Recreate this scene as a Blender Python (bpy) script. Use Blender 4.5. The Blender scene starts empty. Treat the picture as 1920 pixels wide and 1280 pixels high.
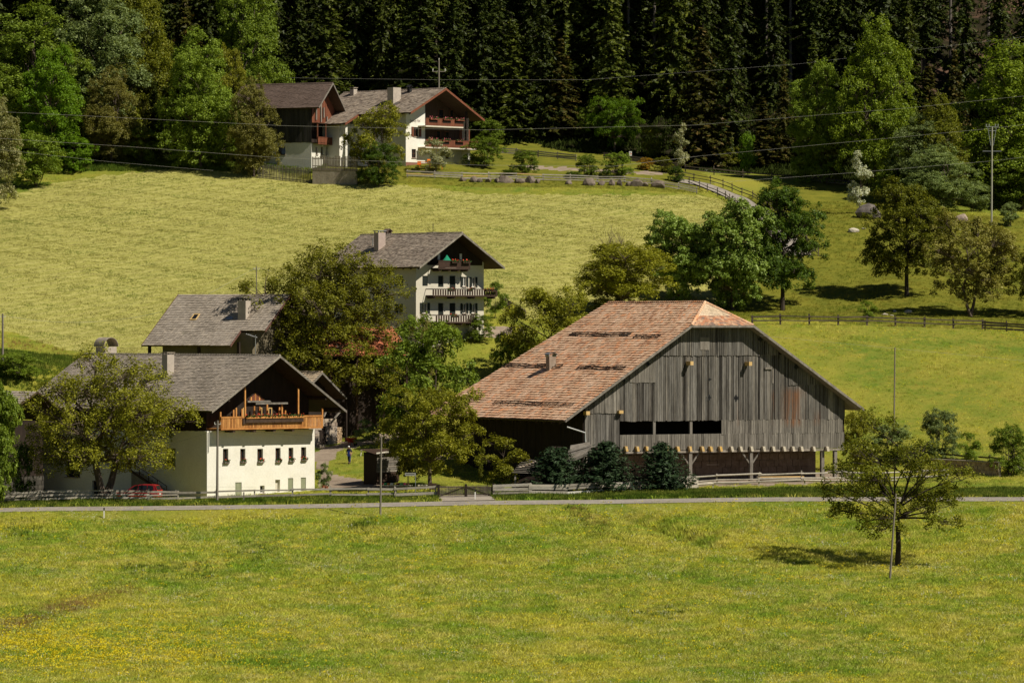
import bpy, math, random
import numpy as np
from mathutils import Vector, Matrix, noise as mnoise

R = math.radians
SC = bpy.context.scene
COL = SC.collection
rnd = random.Random(7)

# ------------------------------------------------------------------ camera
F_PX, HOR = 9000.0, 600.0          # focal length in photo pixels, horizon row of the level view
cam_d = bpy.data.cameras.new('camera')
cam = bpy.data.objects.new('camera', cam_d); COL.objects.link(cam)
cam_d.sensor_width = 36.0
cam_d.lens = F_PX / 1920.0 * 36.0
cam_d.clip_start = 1.0
cam_d.clip_end = 6000.0
cam.location = (0, 0, 0)
cam.rotation_euler = (R(90) - math.atan(40.0 / F_PX), 0, 0)
SC.camera = cam

# ------------------------------------------------------------------ light
SUN_AZ, SUN_EL = 120.0, 48.0       # azimuth clockwise from +Y (the view direction)
world = bpy.data.worlds.new('World'); SC.world = world; world.use_nodes = True
wn = world.node_tree
for n in list(wn.nodes): wn.nodes.remove(n)
sky = wn.nodes.new('ShaderNodeTexSky'); sky.sky_type = 'NISHITA'; sky.sun_disc = False
sky.sun_elevation = R(SUN_EL); sky.sun_rotation = R(SUN_AZ); sky.altitude = 2200; sky.air_density = 0.6; sky.dust_density = 0.2; sky.ozone_density = 1.0
bg = wn.nodes.new('ShaderNodeBackground'); bg.inputs['Strength'].default_value = 0.05
wo = wn.nodes.new('ShaderNodeOutputWorld')
wn.links.new(sky.outputs[0], bg.inputs[0]); wn.links.new(bg.outputs[0], wo.inputs[0])
sl = bpy.data.lights.new('sun', 'SUN'); sl.energy = 5.0; sl.angle = R(0.5); sl.color = (1.0, 0.93, 0.80)
sun = bpy.data.objects.new('sun', sl); COL.objects.link(sun)
sd = Vector((math.sin(R(SUN_AZ)) * math.cos(R(SUN_EL)), math.cos(R(SUN_AZ)) * math.cos(R(SUN_EL)), math.sin(R(SUN_EL))))
sun.rotation_euler = sd.to_track_quat('Z', 'Y').to_euler()
sun.location = sd * 300
SC.view_settings.view_transform = 'Standard'; SC.view_settings.look = 'None'
SC.view_settings.exposure = 0.15; SC.view_settings.gamma = 1.0
SC.view_settings.use_curve_mapping = False
try:
    SC.cycles.max_bounces = 5; SC.cycles.transparent_max_bounces = 6
    SC.cycles.diffuse_bounces = 3; SC.cycles.glossy_bounces = 2; SC.cycles.transmission_bounces = 2
except Exception: pass

# ------------------------------------------------------------------ materials
def nd(nt, t, **kw):
    n = nt.nodes.new(t)
    for k, v in kw.items(): setattr(n, k, v)
    return n

def col4(c): return (c[0], c[1], c[2], 1.0)

def mixc(nt, fac, a, b, mode='MIX'):
    m = nd(nt, 'ShaderNodeMix', data_type='RGBA', blend_type=mode)
    for sock, v in ((m.inputs[0], fac), (m.inputs[6], a), (m.inputs[7], b)):
        if hasattr(v, 'is_linked') or isinstance(v, bpy.types.NodeSocket): nt.links.new(v, sock)
        elif isinstance(v, (int, float)): sock.default_value = v
        else: sock.default_value = col4(v)
    return m.outputs[2]

def math_(nt, op, a, b=0.0, clamp=False):
    m = nd(nt, 'ShaderNodeMath', operation=op, use_clamp=clamp)
    for sock, v in ((m.inputs[0], a), (m.inputs[1], b)):
        if isinstance(v, bpy.types.NodeSocket): nt.links.new(v, sock)
        else: sock.default_value = v
    return m.outputs[0]

def maprange(nt, v, a, b, c=0.0, d=1.0):
    m = nd(nt, 'ShaderNodeMapRange'); nt.links.new(v, m.inputs[0])
    for i, q in enumerate((a, b, c, d)): m.inputs[i + 1].default_value = q
    return m.outputs[0]

def noise_(nt, vec, scale, detail=3.0, rough=0.6, stretch=None):
    if stretch:
        mp = nd(nt, 'ShaderNodeMapping'); mp.inputs['Scale'].default_value = stretch
        nt.links.new(vec, mp.inputs[0]); vec = mp.outputs[0]
    n = nd(nt, 'ShaderNodeTexNoise'); n.inputs['Scale'].default_value = scale
    n.inputs['Detail'].default_value = detail; n.inputs['Roughness'].default_value = rough
    nt.links.new(vec, n.inputs['Vector'])
    return n.outputs[0]

def new_mat(name):
    m = bpy.data.materials.new(name); m.use_nodes = True
    nt = m.node_tree
    for n in list(nt.nodes): nt.nodes.remove(n)
    out = nd(nt, 'ShaderNodeOutputMaterial')
    return m, nt, out

def M(name, c1, c2=None, scale=2.0, stretch=None, rough=0.85, spec=0.25, rand=None, island=None,
      bump=0.0, bscale=None, metal=0.0, c3=None, c3amt=(0.55, 0.7), c3scale=0.7, fine=0.0):
    """noise between c1 and c2; rand = colour list picked per object, island = colour list picked per loose piece"""
    m, nt, out = new_mat(name)
    tc = nd(nt, 'ShaderNodeTexCoord'); vec = tc.outputs['Object']
    b = nd(nt, 'ShaderNodeBsdfPrincipled'); b.inputs['Roughness'].default_value = rough
    b.inputs['Specular IOR Level'].default_value = spec; b.inputs['Metallic'].default_value = metal
    c2 = c2 or c1
    n1 = noise_(nt, vec, scale, 4.0, 0.65, stretch)
    f = maprange(nt, n1, 0.35, 0.65)
    c = mixc(nt, f, c1, c2)
    for lst, src in ((rand, 'obj'), (island, 'isl')):
        if not lst: continue
        if src == 'obj': r = nd(nt, 'ShaderNodeObjectInfo').outputs['Random']
        else: r = nd(nt, 'ShaderNodeNewGeometry').outputs['Random Per Island']
        cr = nd(nt, 'ShaderNodeValToRGB'); nt.links.new(r, cr.inputs[0])
        cr.color_ramp.interpolation = 'LINEAR'
        els = cr.color_ramp.elements
        while len(els) < len(lst): els.new(0.5)
        for i, q in enumerate(lst):
            els[i].position = i / max(1, len(lst) - 1); els[i].color = col4(q)
        c = mixc(nt, 1.0, c, cr.outputs[0], 'MULTIPLY')
    if c3:
        n3 = noise_(nt, vec, c3scale, 5.0, 0.7)
        c = mixc(nt, maprange(nt, n3, *c3amt), c, c3)
    if fine:
        nf = noise_(nt, vec, scale * 9, 2.0, 0.6, stretch)
        g = maprange(nt, nf, 0.3, 0.7, 1 - fine, 1 + fine)
        mv = nd(nt, 'ShaderNodeVectorMath', operation='SCALE'); nt.links.new(c, mv.inputs[0]); nt.links.new(g, mv.inputs['Scale'])
        c = mv.outputs[0]
    nt.links.new(c, b.inputs['Base Color'])
    if bump:
        bn = nd(nt, 'ShaderNodeBump'); bn.inputs['Strength'].default_value = bump; bn.inputs['Distance'].default_value = 0.03
        nb = noise_(nt, vec, bscale or scale * 3, 3.0, 0.6, stretch)
        nt.links.new(nb, bn.inputs['Height']); nt.links.new(bn.outputs[0], b.inputs['Normal'])
    nt.links.new(b.outputs[0], out.inputs[0])
    return m

def leafmat(name, c1, c2, c3=None, trans=0.35, wscale=0.35, tw=0.0):
    m, nt, out = new_mat(name)
    geo = nd(nt, 'ShaderNodeNewGeometry')
    r = geo.outputs['Random Per Island']
    n1 = noise_(nt, geo.outputs['Position'], wscale, 3.0, 0.6)
    f = math_(nt, 'ADD', math_(nt, 'MULTIPLY', r, 0.6), math_(nt, 'MULTIPLY', maprange(nt, n1, 0.3, 0.7), 0.5), True)
    c = mixc(nt, f, c1, c2)
    if c3: c = mixc(nt, maprange(nt, r, 0.82, 0.9), c, c3)
    orr = nd(nt, 'ShaderNodeObjectInfo').outputs['Random']; mv = nd(nt, 'ShaderNodeVectorMath', operation='SCALE'); nt.links.new(c, mv.inputs[0]); nt.links.new(maprange(nt, orr, 0, 1, 0.82, 1.2), mv.inputs['Scale']); c = mv.outputs[0]
    b = nd(nt, 'ShaderNodeBsdfPrincipled'); b.inputs['Roughness'].default_value = 0.5
    b.inputs['Specular IOR Level'].default_value = 0.16
    t = nd(nt, 'ShaderNodeBsdfTranslucent')
    nt.links.new(c, b.inputs['Base Color'])
    ct = mixc(nt, 1.0, c, (1.15, 1.1, 0.6), 'MULTIPLY'); nt.links.new(ct, t.inputs[0])
    mx = nd(nt, 'ShaderNodeMixShader'); mx.inputs[0].default_value = trans
    nt.links.new(b.outputs[0], mx.inputs[1]); nt.links.new(t.outputs[0], mx.inputs[2])
    nt.links.new(mx.outputs[0], out.inputs[0])
    return m

# ------------------------------------------------------------------ mesh helpers
def quads_mesh(name, V, Fq, mat=None):
    """V (n,3), Fq (m,4) numpy arrays"""
    me = bpy.data.meshes.new(name)
    V = np.asarray(V, dtype=np.float32); Fq = np.asarray(Fq, dtype=np.int32)
    me.vertices.add(len(V)); me.vertices.foreach_set('co', V.ravel())
    me.loops.add(Fq.size); me.loops.foreach_set('vertex_index', Fq.ravel())
    me.polygons.add(len(Fq))
    me.polygons.foreach_set('loop_start', np.arange(0, Fq.size, Fq.shape[1], dtype=np.int32))
    me.polygons.foreach_set('loop_total', np.full(len(Fq), Fq.shape[1], dtype=np.int32))
    me.update(calc_edges=True)
    me.polygons.foreach_set('use_smooth', np.zeros(len(Fq), bool))
    if mat: me.materials.append(mat)
    return me

def link(name, me, parent=None, loc=(0, 0, 0), rot=(0, 0, 0), scale=(1, 1, 1)):
    o = bpy.data.objects.new(name, me); COL.objects.link(o)
    if parent is not None: o.parent = parent
    o.location = loc; o.rotation_euler = rot; o.scale = scale
    return o

def tag(o, label=None, cat=None, group=None, kind=None):
    if label: o['label'] = label
    if cat: o['category'] = cat
    if group: o['group'] = group
    if kind: o['kind'] = kind
    return o

def empty(name, loc, rz=0.0, label=None, cat=None, group=None):
    o = bpy.data.objects.new(name, None); COL.objects.link(o)
    o.location = loc; o.rotation_euler = (0, 0, rz); o.empty_display_size = 0.5
    return tag(o, label, cat, group)

def copy_tree(o, parent=None):
    c = o.copy(); COL.objects.link(c); c.parent = parent
    for ch in o.children: copy_tree(ch, c)
    return c

class MB:
    def __init__(s): s.v = []; s.f = []
    def poly(s, pts):
        i = len(s.v); s.v += [tuple(p) for p in pts]; s.f.append(tuple(range(i, i + len(pts)))); return s
    def hexa(s, b, t):
        """b, t: 4 bottom and 4 top points, counter-clockwise seen from above"""
        i = len(s.v); s.v += [tuple(p) for p in b] + [tuple(p) for p in t]
        s.f += [(i+3, i+2, i+1, i), (i+4, i+5, i+6, i+7), (i, i+1, i+5, i+4), (i+1, i+2, i+6, i+5), (i+2, i+3, i+7, i+6), (i+3, i, i+4, i+7)]
        return s
    def box(s, x0, x1, y0, y1, z0, z1):
        return s.hexa([(x0, y0, z0), (x1, y0, z0), (x1, y1, z0), (x0, y1, z0)], [(x0, y0, z1), (x1, y0, z1), (x1, y1, z1), (x0, y1, z1)])
    def beam(s, a, b, w, h, up=(0, 0, 1)):
        a = Vector(a); b = Vector(b); d = (b - a).normalized(); up = Vector(up)
        sx = d.cross(up)
        if sx.length < 1e-4: sx = d.cross(Vector((1, 0, 0)))
        sx.normalize(); u = sx.cross(d).normalized()
        q = lambda p, i, j: p + sx * (i * w / 2) + u * (j * h / 2)
        return s.hexa([q(a, -1, -1), q(a, 1, -1), q(b, 1, -1), q(b, -1, -1)], [q(a, -1, 1), q(a, 1, 1), q(b, 1, 1), q(b, -1, 1)])
    def tube(s, pts, rad, n=6, cap=True):
        pts = [Vector(p) for p in pts]
        if not hasattr(rad, '__len__'): rad = [rad] * len(pts)
        base = len(s.v)
        for k, p in enumerate(pts):
            d = (pts[min(k + 1, len(pts) - 1)] - pts[max(k - 1, 0)]).normalized()
            a = Vector((0, 0, 1)) if abs(d.z) < 0.9 else Vector((1, 0, 0))
            x = d.cross(a).normalized(); y = d.cross(x).normalized()
            for i in range(n):
                t = 2 * math.pi * i / n
                s.v.append(tuple(p + x * (math.cos(t) * rad[k]) + y * (math.sin(t) * rad[k])))
        for k in range(len(pts) - 1):
            for i in range(n):
                j = (i + 1) % n
                s.f.append((base + k*n + i, base + k*n + j, base + (k+1)*n + j, base + (k+1)*n + i))
        if cap:
            s.f.append(tuple(base + i for i in range(n))[::-1]); e = base + (len(pts) - 1) * n
            s.f.append(tuple(e + i for i in range(n)))
        return s
    def slab(s, p0, p1, p2, p3, t):
        p = [Vector(q) for q in (p0, p1, p2, p3)]
        n = (p[1] - p[0]).cross(p[3] - p[0]).normalized()
        if n.z < 0: n = -n
        b = [q - n * t for q in p]
        return s.hexa(b, p)
    def panel(s, o, u, n, W, H, holes, depth, z=(0, 0, 1)):
        """wall face from o along u, height along z, outward normal n; holes (a0,a1,b0,b1) get reveals"""
        o = Vector(o); u = Vector(u); n = Vector(n); z = Vector(z)
        xs = sorted(set([0, W] + [q for h in holes for q in h[:2]])); zs = sorted(set([0, H] + [q for h in holes for q in h[2:]]))
        P = lambda a, b, d=0: o + u * a + z * b - n * d
        flip = u.cross(z).dot(n) < 0
        def add(q): s.poly(q[::-1] if flip else q)
        for i in range(len(xs) - 1):
            for j in range(len(zs) - 1):
                cx = (xs[i] + xs[i+1]) / 2; cz = (zs[j] + zs[j+1]) / 2
                if any(h[0] < cx < h[1] and h[2] < cz < h[3] for h in holes): continue
                add([P(xs[i], zs[j]), P(xs[i+1], zs[j]), P(xs[i+1], zs[j+1]), P(xs[i], zs[j+1])])
        for a0, a1, b0, b1 in holes:
            add([P(a0, b0), P(a0, b0, depth), P(a0, b1, depth), P(a0, b1)][::-1]); add([P(a1, b0), P(a1, b0, depth), P(a1, b1, depth), P(a1, b1)])
            add([P(a0, b0), P(a1, b0), P(a1, b0, depth), P(a0, b0, depth)][::-1]); add([P(a0, b1), P(a1, b1), P(a1, b1, depth), P(a0, b1, depth)])
        return s
    def build(s, name, mat, parent=None, kind=None, smooth=False, label=None):
        me = bpy.data.meshes.new(name); me.from_pydata(s.v, [], s.f); me.update()
        if mat: me.materials.append(mat)
        if smooth:
            me.polygons.foreach_set('use_smooth', [True] * len(me.polygons))
        o = link(name, me, parent)
        if kind: o['kind'] = kind
        if label: o['label'] = label
        return o

def unp(px, py, Y): return Vector(((px - 960) / F_PX * Y, Y, (HOR - py) / F_PX * Y))
# ------------------------------------------------------------------ terrain
CP = [  # photo column, photo row, distance
 (-300,1290,345),(0,1290,348),(480,1290,350),(960,1290,350),(1440,1290,350),(1920,1290,350),(2300,1290,350),
 (0,1130,396),(500,1120,396),(960,1110,398),(1400,1090,402),(1683,1062,415),(1900,1060,413),
 (-300,978,443),(0,974,443),(320,968,443),(640,962,443),(1000,955,443),(1400,951,443),(1920,950,443),(2300,950,443),
 (-300,945,456),(60,938,456),(388,934,457),(640,930,457),(870,924,457),(1160,920,459),(1300,913,461),(1585,908,463),(1920,900,468),(2300,890,468),
 (300,925,480),(100,925,480),(-200,900,480),
 (655,868,485),(720,880,482),(840,895,475),(900,880,482),(690,835,494),(720,790,508),(700,758,517),(560,820,505),(1000,880,482),(1400,885,484),(1585,868,492),(1750,850,492),(1920,820,500),
 (1680,722,520),(1920,700,522),(1450,608,543),(1700,617,543),(1920,622,543),(2300,620,543),(1250,640,535),(1050,640,530),
 (1700,552,570),(1900,562,570),(1467,584,566),(1600,408,616),(1850,412,616),(1920,420,616),(1390,385,634),(1480,350,650),(1590,345,655),(1750,370,650),(1920,390,645),(2300,395,645),
 (-300,690,500),(0,700,500),(0,655,522),(60,690,505),(120,658,530),(330,680,520),(450,690,512),(783,655,520),(640,710,515),(900,655,522),(940,602,534),(980,580,545),
 (-300,500,570),(0,500,570),(0,380,618),(-300,380,618),(120,335,636),(240,312,643),(400,318,642),(500,318,641),(590,338,636),(500,500,575),(500,430,600),(900,450,592),(900,520,565),(900,362,627),(1250,368,627),(1100,480,583),(1280,450,597),
 (600,310,645),(670,312,646),(770,308,641),(880,306,650),(700,335,634),(1000,345,633),(1250,350,635),(1000,318,650),(1200,320,652),(950,285,672),(1180,300,670),
 (500,290,665),(200,270,668),(0,270,660),(-300,280,655),(700,262,690),(930,262,690),(1180,290,684),(1300,318,675),(1400,322,672),(1600,315,672),(1920,350,668),(2300,350,668),
]
def _cp_world():
    P = [unp(*c) for c in CP]
    A = [(p.x, p.y, p.z) for p in P]
    for x in (-130, -70, -20, 30, 80, 130):          # the wooded mountainside
        z0 = 27.0 if x < 60 else 22.0
        for y, dz in ((705, 10), (740, 35), (800, 78), (900, 150), (1100, 290)):
            A.append((x * (y / 700), y, z0 + dz))
    for x in (-60, 0, 60):                            # down to the stream and up to the viewpoint
        A += [(x, 300, -32), (x, 240, -38), (x, 180, -38), (x, 120, -30), (x, 60, -17), (x, 20, -6.5), (x, -20, 0.5), (x, -60, 12)]
    for sx in (-1, 1):
        A += [(sx*250, 350, -30), (sx*250, 450, -18), (sx*250, 550, 0), (sx*250, 640, 16), (sx*260, 740, 60), (sx*300, 1100, 300), (sx*200, 200, -38), (sx*200, 20, -8),
              (sx*700, 0, 0), (sx*700, 350, -25), (sx*700, 700, 40), (sx*700, 1100, 280)]
    return np.array(A)
_A = _cp_world()
def _phi(r2): return 0.5 * r2 * np.log(np.maximum(r2, 1e-9))
def _fit():
    P = _A[:, :2] / 100.0; n = len(P)
    d2 = ((P[:, None] - P[None]) ** 2).sum(-1)
    K = _phi(d2) + np.eye(n) * 0.0015
    Q = np.hstack([np.ones((n, 1)), P])
    L = np.vstack([np.hstack([K, Q]), np.hstack([Q.T, np.zeros((3, 3))])])
    return P, np.linalg.solve(L, np.concatenate([_A[:, 2], np.zeros(3)]))
_P, _W = _fit()

ROAD = [(-400, 446.5), (-120, 446.5), (0, 446.5), (60, 447), (120, 448), (400, 450)]   # X, Y of the centre line
def road_y(x): return np.interp(x, [p[0] for p in ROAD], [p[1] for p in ROAD])
def _tps(x, y):
    q = np.stack([x, y], -1) / 100.0; out = np.empty(len(q)); n = len(_P)
    for i in range(0, len(q), 20000):
        b = q[i:i+20000]
        d2 = ((b[:, None] - _P[None]) ** 2).sum(-1)
        out[i:i+20000] = _phi(d2) @ _W[:n] + _W[n] + b @ _W[n+1:]
    return out
def road_z(x): return _tps(x, road_y(x) + 3.5) - 0.10
def hgt(x, y):
    x = np.atleast_1d(np.asarray(x, float)); y = np.atleast_1d(np.asarray(y, float))
    x, y = np.broadcast_arrays(x, y); sh = x.shape; x = x.ravel().copy(); y = y.ravel().copy()
    z = _tps(x, y)
    z += 0.10 * np.sin(x * 0.31 + 1.3 * np.sin(y * 0.17)) * np.sin(y * 0.27 + x * 0.05) + 0.05 * np.sin(x * 0.9 + y * 0.4) * np.sin(y * 1.1 - x * 0.3)
    z += np.clip((y - 690) / 40, 0, 1) * 1.2 * np.sin(x * 0.12 + 0.5) * np.sin(y * 0.09 + x * 0.03)
    d = y - road_y(x)                                   # road bench: a low bank in front, level carriageway
    m = np.abs(d) < 8
    if m.any():
        rz = road_z(x[m]); dm = d[m]
        prof = rz + 0.055 * dm
        w = np.clip(1 - (np.abs(dm) - 2.4) / 1.6, 0, 1); w = w * w * (3 - 2 * w)
        z[m] = z[m] * (1 - w) + prof * w
    # the small gully that drains the lane apron
    gx, gy = x - 10.5 - (440 - y) * 0.42, y
    g = np.exp(-(gx / 1.6) ** 2) * np.clip((444 - gy) / 3, 0, 1) * np.clip((gy - 418) / 10, 0, 1)
    z -= 1.3 * g
    return z.reshape(sh)
def H1(x, y): return float(hgt(x, y)[0])
_Ys = np.concatenate([np.arange(300, 820, 0.5)])
def G(px, py):
    """ground point seen at a photo pixel"""
    xs = (px - 960) / F_PX * _Ys; zs = (HOR - py) / F_PX * _Ys
    h = hgt(xs, _Ys); k = np.nonzero(h > zs)[0]
    k = k[0] if len(k) else len(_Ys) - 1
    if k > 0:
        a = h[k-1] - zs[k-1]; b = h[k] - zs[k]; t = -a / (b - a) if b != a else 0
        Y = _Ys[k-1] + t * 0.5
    else: Y = _Ys[0]
    return Vector(((px - 960) / F_PX * Y, Y, (HOR - py) / F_PX * Y))
def gat(px, Y, dz=0.0):
    x = (px - 960) / F_PX * Y
    return Vector((x, Y, H1(x, Y) + dz))
def proj(x, y, z): return 960 + F_PX * x / y, HOR - F_PX * z / y
def inpoly(px, py, poly):
    c = np.zeros(px.shape, bool); n = len(poly)
    for i in range(n):
        x1, y1 = poly[i]; x2, y2 = poly[(i + 1) % n]
        cond = ((y1 > py) != (y2 > py)) & (px < (x2 - x1) * (py - y1) / ((y2 - y1) or 1e-9) + x1)
        c ^= cond
    return c
# outlines of the ground cover, converted to ground coordinates through the terrain
Z_MOWN = [(-500,372),(0,374),(60,352),(150,335),(240,325),(330,314),(400,322),(500,316),(590,338),(690,343),(780,350),(900,364),(1300,366),(1345,372),(1420,410),(1500,500),(1300,600),(1000,600),(935,578),(860,612),(780,640),(450,668),(300,690),(240,680),(200,668),(120,655),(70,638),(20,622),(-500,600)]
Z_DIRT = [[(586,852),(600,839),(640,831),(700,816),(750,806),(760,822),(700,834),(655,840),(630,851),(613,866),(618,884),(640,893),(700,903),(770,916),(596,919),(598,890)],
          [(640,780),(655,771),(700,768),(800,768),(800,804),(735,799),(690,787)],
          [(905,612),(985,612),(985,630),(905,632)],
          [(980,310),(1080,315),(1245,323),(1245,329),(1080,321),(960,316)],
          [(1162,921),(1162,905),(1600,880),(1600,905),(1300,912)]]
Z_ORCH = [(1395,372),(1440,350),(1500,343),(1590,345),(1700,372),(1800,402),(1920,410),(2400,420),(2400,612),(1920,618),(1700,612),(1440,598),(1350,600),(1430,480)]
Z_GARD = [(480,262),(930,262),(1300,308),(1340,345),(1310,362),(900,358),(780,346),(600,345),(480,312)]
def zone_masks(x, y, z):
    px, py = proj(x, y, z)
    wob = 2.2 * np.sin(x * 1.7 + y * 0.6) + 1.6 * np.sin(x * 3.9 - y * 1.3)
    py = py + wob * 0.6; pxw = px + wob
    mown = inpoly(pxw, py, Z_MOWN) & (y > 515) & (y < 650)
    dirt = np.zeros(x.shape, bool)
    rngs = [(461, 507), (499, 516), (520, 560), (630, 680), (455, 500)]
    for zp, (a, b) in zip(Z_DIRT, rngs): dirt |= inpoly(pxw, py, zp) & (y > a) & (y < b)
    dirt &= ~((np.abs(y - road_y(x)) < 3))
    orch = inpoly(pxw, py, Z_ORCH) & (y > 540) & (y < 665)
    orch |= inpoly(pxw, py, Z_GARD) & (y > 630) & (y < 700)
    # edge of the wood
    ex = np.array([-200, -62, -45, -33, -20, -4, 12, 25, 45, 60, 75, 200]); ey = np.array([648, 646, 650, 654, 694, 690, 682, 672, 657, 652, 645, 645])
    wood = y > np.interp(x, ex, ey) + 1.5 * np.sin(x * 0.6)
    return mown, dirt, orch, wood

def axis(lo, hi, step, far_lo, far_hi, grow=1.35):
    a = list(np.arange(lo, hi + 1e-6, step)); s = step; v = hi
    while v < far_hi: s *= grow; v += s; a.append(v)
    s = step; v = lo; b = []
    while v > far_lo: s *= grow; v -= s; b.append(v)
    return np.array(b[::-1] + a)
GX = axis(-84, 84, 0.62, -1600, 1600); GY = axis(336, 706, 0.62, -250, 2600)
XX, YY = np.meshgrid(GX, GY)
ZZ = hgt(XX, np.minimum(YY, 1100)); ZZ = np.where(YY > 1100, ZZ + (YY - 1100) * 0.1, ZZ)
def terrain():
    ny, nx = XX.shape
    V = np.stack([XX, YY, ZZ], -1).reshape(-1, 3)
    i = (np.arange(ny - 1)[:, None] * nx + np.arange(nx - 1)[None]).ravel()
    Fq = np.stack([i, i + 1, i + nx + 1, i + nx], -1)
    mt, nt, out = new_mat('ground')
    geo = nd(nt, 'ShaderNodeNewGeometry'); pos = geo.outputs['Position']
    at = nd(nt, 'ShaderNodeAttribute', attribute_name='zone'); sep = nd(nt, 'ShaderNodeSeparateColor'); nt.links.new(at.outputs['Color'], sep.inputs[0])
    n_big = noise_(nt, pos, 0.07, 4, 0.6); n_mid = noise_(nt, pos, 0.45, 4, 0.65); n_fine = noise_(nt, pos, 3.0, 3, 0.7)
    lush = mixc(nt, maprange(nt, n_big, 0.38, 0.62), (0.12, 0.17, 0.020), (0.26, 0.245, 0.034))
    lush = mixc(nt, maprange(nt, n_mid, 0.4, 0.72), lush, (0.25, 0.23, 0.035))
    n_str = noise_(nt, pos, 1.2, 4, 0.7, (0.7, 1.6, 1.0))
    mown = mixc(nt, maprange(nt, n_str, 0.35, 0.65), (0.24, 0.235, 0.05), (0.40, 0.375, 0.105))
    mown = mixc(nt, maprange(nt, n_big, 0.4, 0.7), mown, (0.32, 0.305, 0.08))
    wv = nd(nt, 'ShaderNodeTexWave'); wv.inputs['Scale'].default_value = 0.16; wv.inputs['Distortion'].default_value = 5.0; wv.inputs['Detail'].default_value = 3.0; wv.inputs['Detail Scale'].default_value = .6
    mp = nd(nt, 'ShaderNodeMapping'); mp.inputs['Rotation'].default_value = (0, 0, 0.9); nt.links.new(pos, mp.inputs[0]); nt.links.new(mp.outputs[0], wv.inputs['Vector'])
    mown = mixc(nt, maprange(nt, wv.outputs[0], .2, .9, 0, .4), mown, (0.44, 0.40, 0.14))
    dirt = mixc(nt, maprange(nt, n_mid, 0.35, 0.65), (0.23, 0.175, 0.13), (0.34, 0.27, 0.20))
    dirt = mixc(nt, maprange(nt, n_fine, 0.6, 0.75), dirt, (0.42, 0.36, 0.29))
    orch = mixc(nt, maprange(nt, n_mid, 0.35, 0.65), (0.12, 0.13, 0.015), (0.19, 0.18, 0.022))
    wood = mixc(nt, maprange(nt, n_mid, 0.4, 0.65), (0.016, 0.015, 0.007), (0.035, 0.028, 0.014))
    wx = nd(nt, 'ShaderNodeSeparateXYZ'); nt.links.new(pos, wx.inputs[0])
    scree = math_(nt, 'MULTIPLY', maprange(nt, wx.outputs[0], 52, 62), maprange(nt, wx.outputs[1], 690, 704))
    wood = mixc(nt, math_(nt, 'MULTIPLY', scree, maprange(nt, noise_(nt, pos, .25, 5, .7, (.35, 1.4, 1.0)), .48, .62)), wood, (0.12, 0.072, 0.048))
    def msk(s): return maprange(nt, math_(nt, 'ADD', s, math_(nt, 'MULTIPLY', math_(nt, 'SUBTRACT', n_fine, 0.5), 0.5)), 0.42, 0.58)
    c = mixc(nt, msk(sep.outputs[0]), lush, mown)
    at2 = nd(nt, 'ShaderNodeAttribute', attribute_name='zone2'); sep2 = nd(nt, 'ShaderNodeSeparateColor'); nt.links.new(at2.outputs['Color'], sep2.inputs[0])
    c = mixc(nt, msk(sep2.outputs[0]), c, orch)
    c = mixc(nt, msk(sep.outputs[1]), c, dirt)
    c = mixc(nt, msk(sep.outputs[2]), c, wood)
    b = nd(nt, 'ShaderNodeBsdfPrincipled'); b.inputs['Roughness'].default_value = 0.95; b.inputs['Specular IOR Level'].default_value = 0.1
    nt.links.new(c, b.inputs['Base Color'])
    bn = nd(nt, 'ShaderNodeBump'); bn.inputs['Strength'].default_value = 0.7; bn.inputs['Distance'].default_value = 0.15
    nt.links.new(n_fine, bn.inputs['Height']); nt.links.new(bn.outputs[0], b.inputs['Normal'])
    nt.links.new(b.outputs[0], out.inputs[0])
    me = quads_mesh('ground', V, Fq, mt)
    me.polygons.foreach_set('use_smooth', np.ones(len(Fq), bool))
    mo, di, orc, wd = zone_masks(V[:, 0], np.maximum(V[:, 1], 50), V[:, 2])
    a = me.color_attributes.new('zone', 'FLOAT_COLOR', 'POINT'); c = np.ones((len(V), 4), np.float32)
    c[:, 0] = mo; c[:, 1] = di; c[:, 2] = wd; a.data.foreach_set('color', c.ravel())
    a = me.color_attributes.new('zone2', 'FLOAT_COLOR', 'POINT'); c = np.zeros((len(V), 4), np.float32); c[:, 0] = orc; c[:, 3] = 1
    a.data.foreach_set('color', c.ravel())
    tag(link('ground', me), kind='structure')
terrain()

M_ROAD = M('asphalt', (0.24, 0.21, 0.175), (0.32, 0.285, 0.24), 0.5, rough=0.9, fine=0.25)
def road_strip(name, pts, width, lift=0.045, step=0.7, mat=M_ROAD, tilt=True):
    pts = [Vector((p[0], p[1])) for p in pts]; dense = []
    for a, b in zip(pts[:-1], pts[1:]):
        k = max(1, int((b - a).length / step))
        dense += [a + (b - a) * (i / k) for i in range(k)]
    dense.append(pts[-1]); vs = []; fs = []
    for i, p in enumerate(dense):
        d = (dense[min(i+1, len(dense)-1)] - dense[max(i-1, 0)]).normalized(); n = Vector((-d.y, d.x))
        for s in np.linspace(-1, 1, 5): vs.append((p.x + n.x*s*width/2, p.y + n.y*s*width/2, 0.0))
        if i:
            for j in range(4): fs.append((5*(i-1)+j, 5*(i-1)+j+1, 5*i+j+1, 5*i+j))
    v = np.array(vs); v[:, 2] = hgt(v[:, 0], v[:, 1]) + lift
    me = quads_mesh(name, v, np.array(fs), mat)
    o = link(name, me); return tag(o, kind='structure')
road_strip('road', [(x, float(road_y(x))) for x in np.arange(-150, 151, 3.0)], 4.1)
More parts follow.
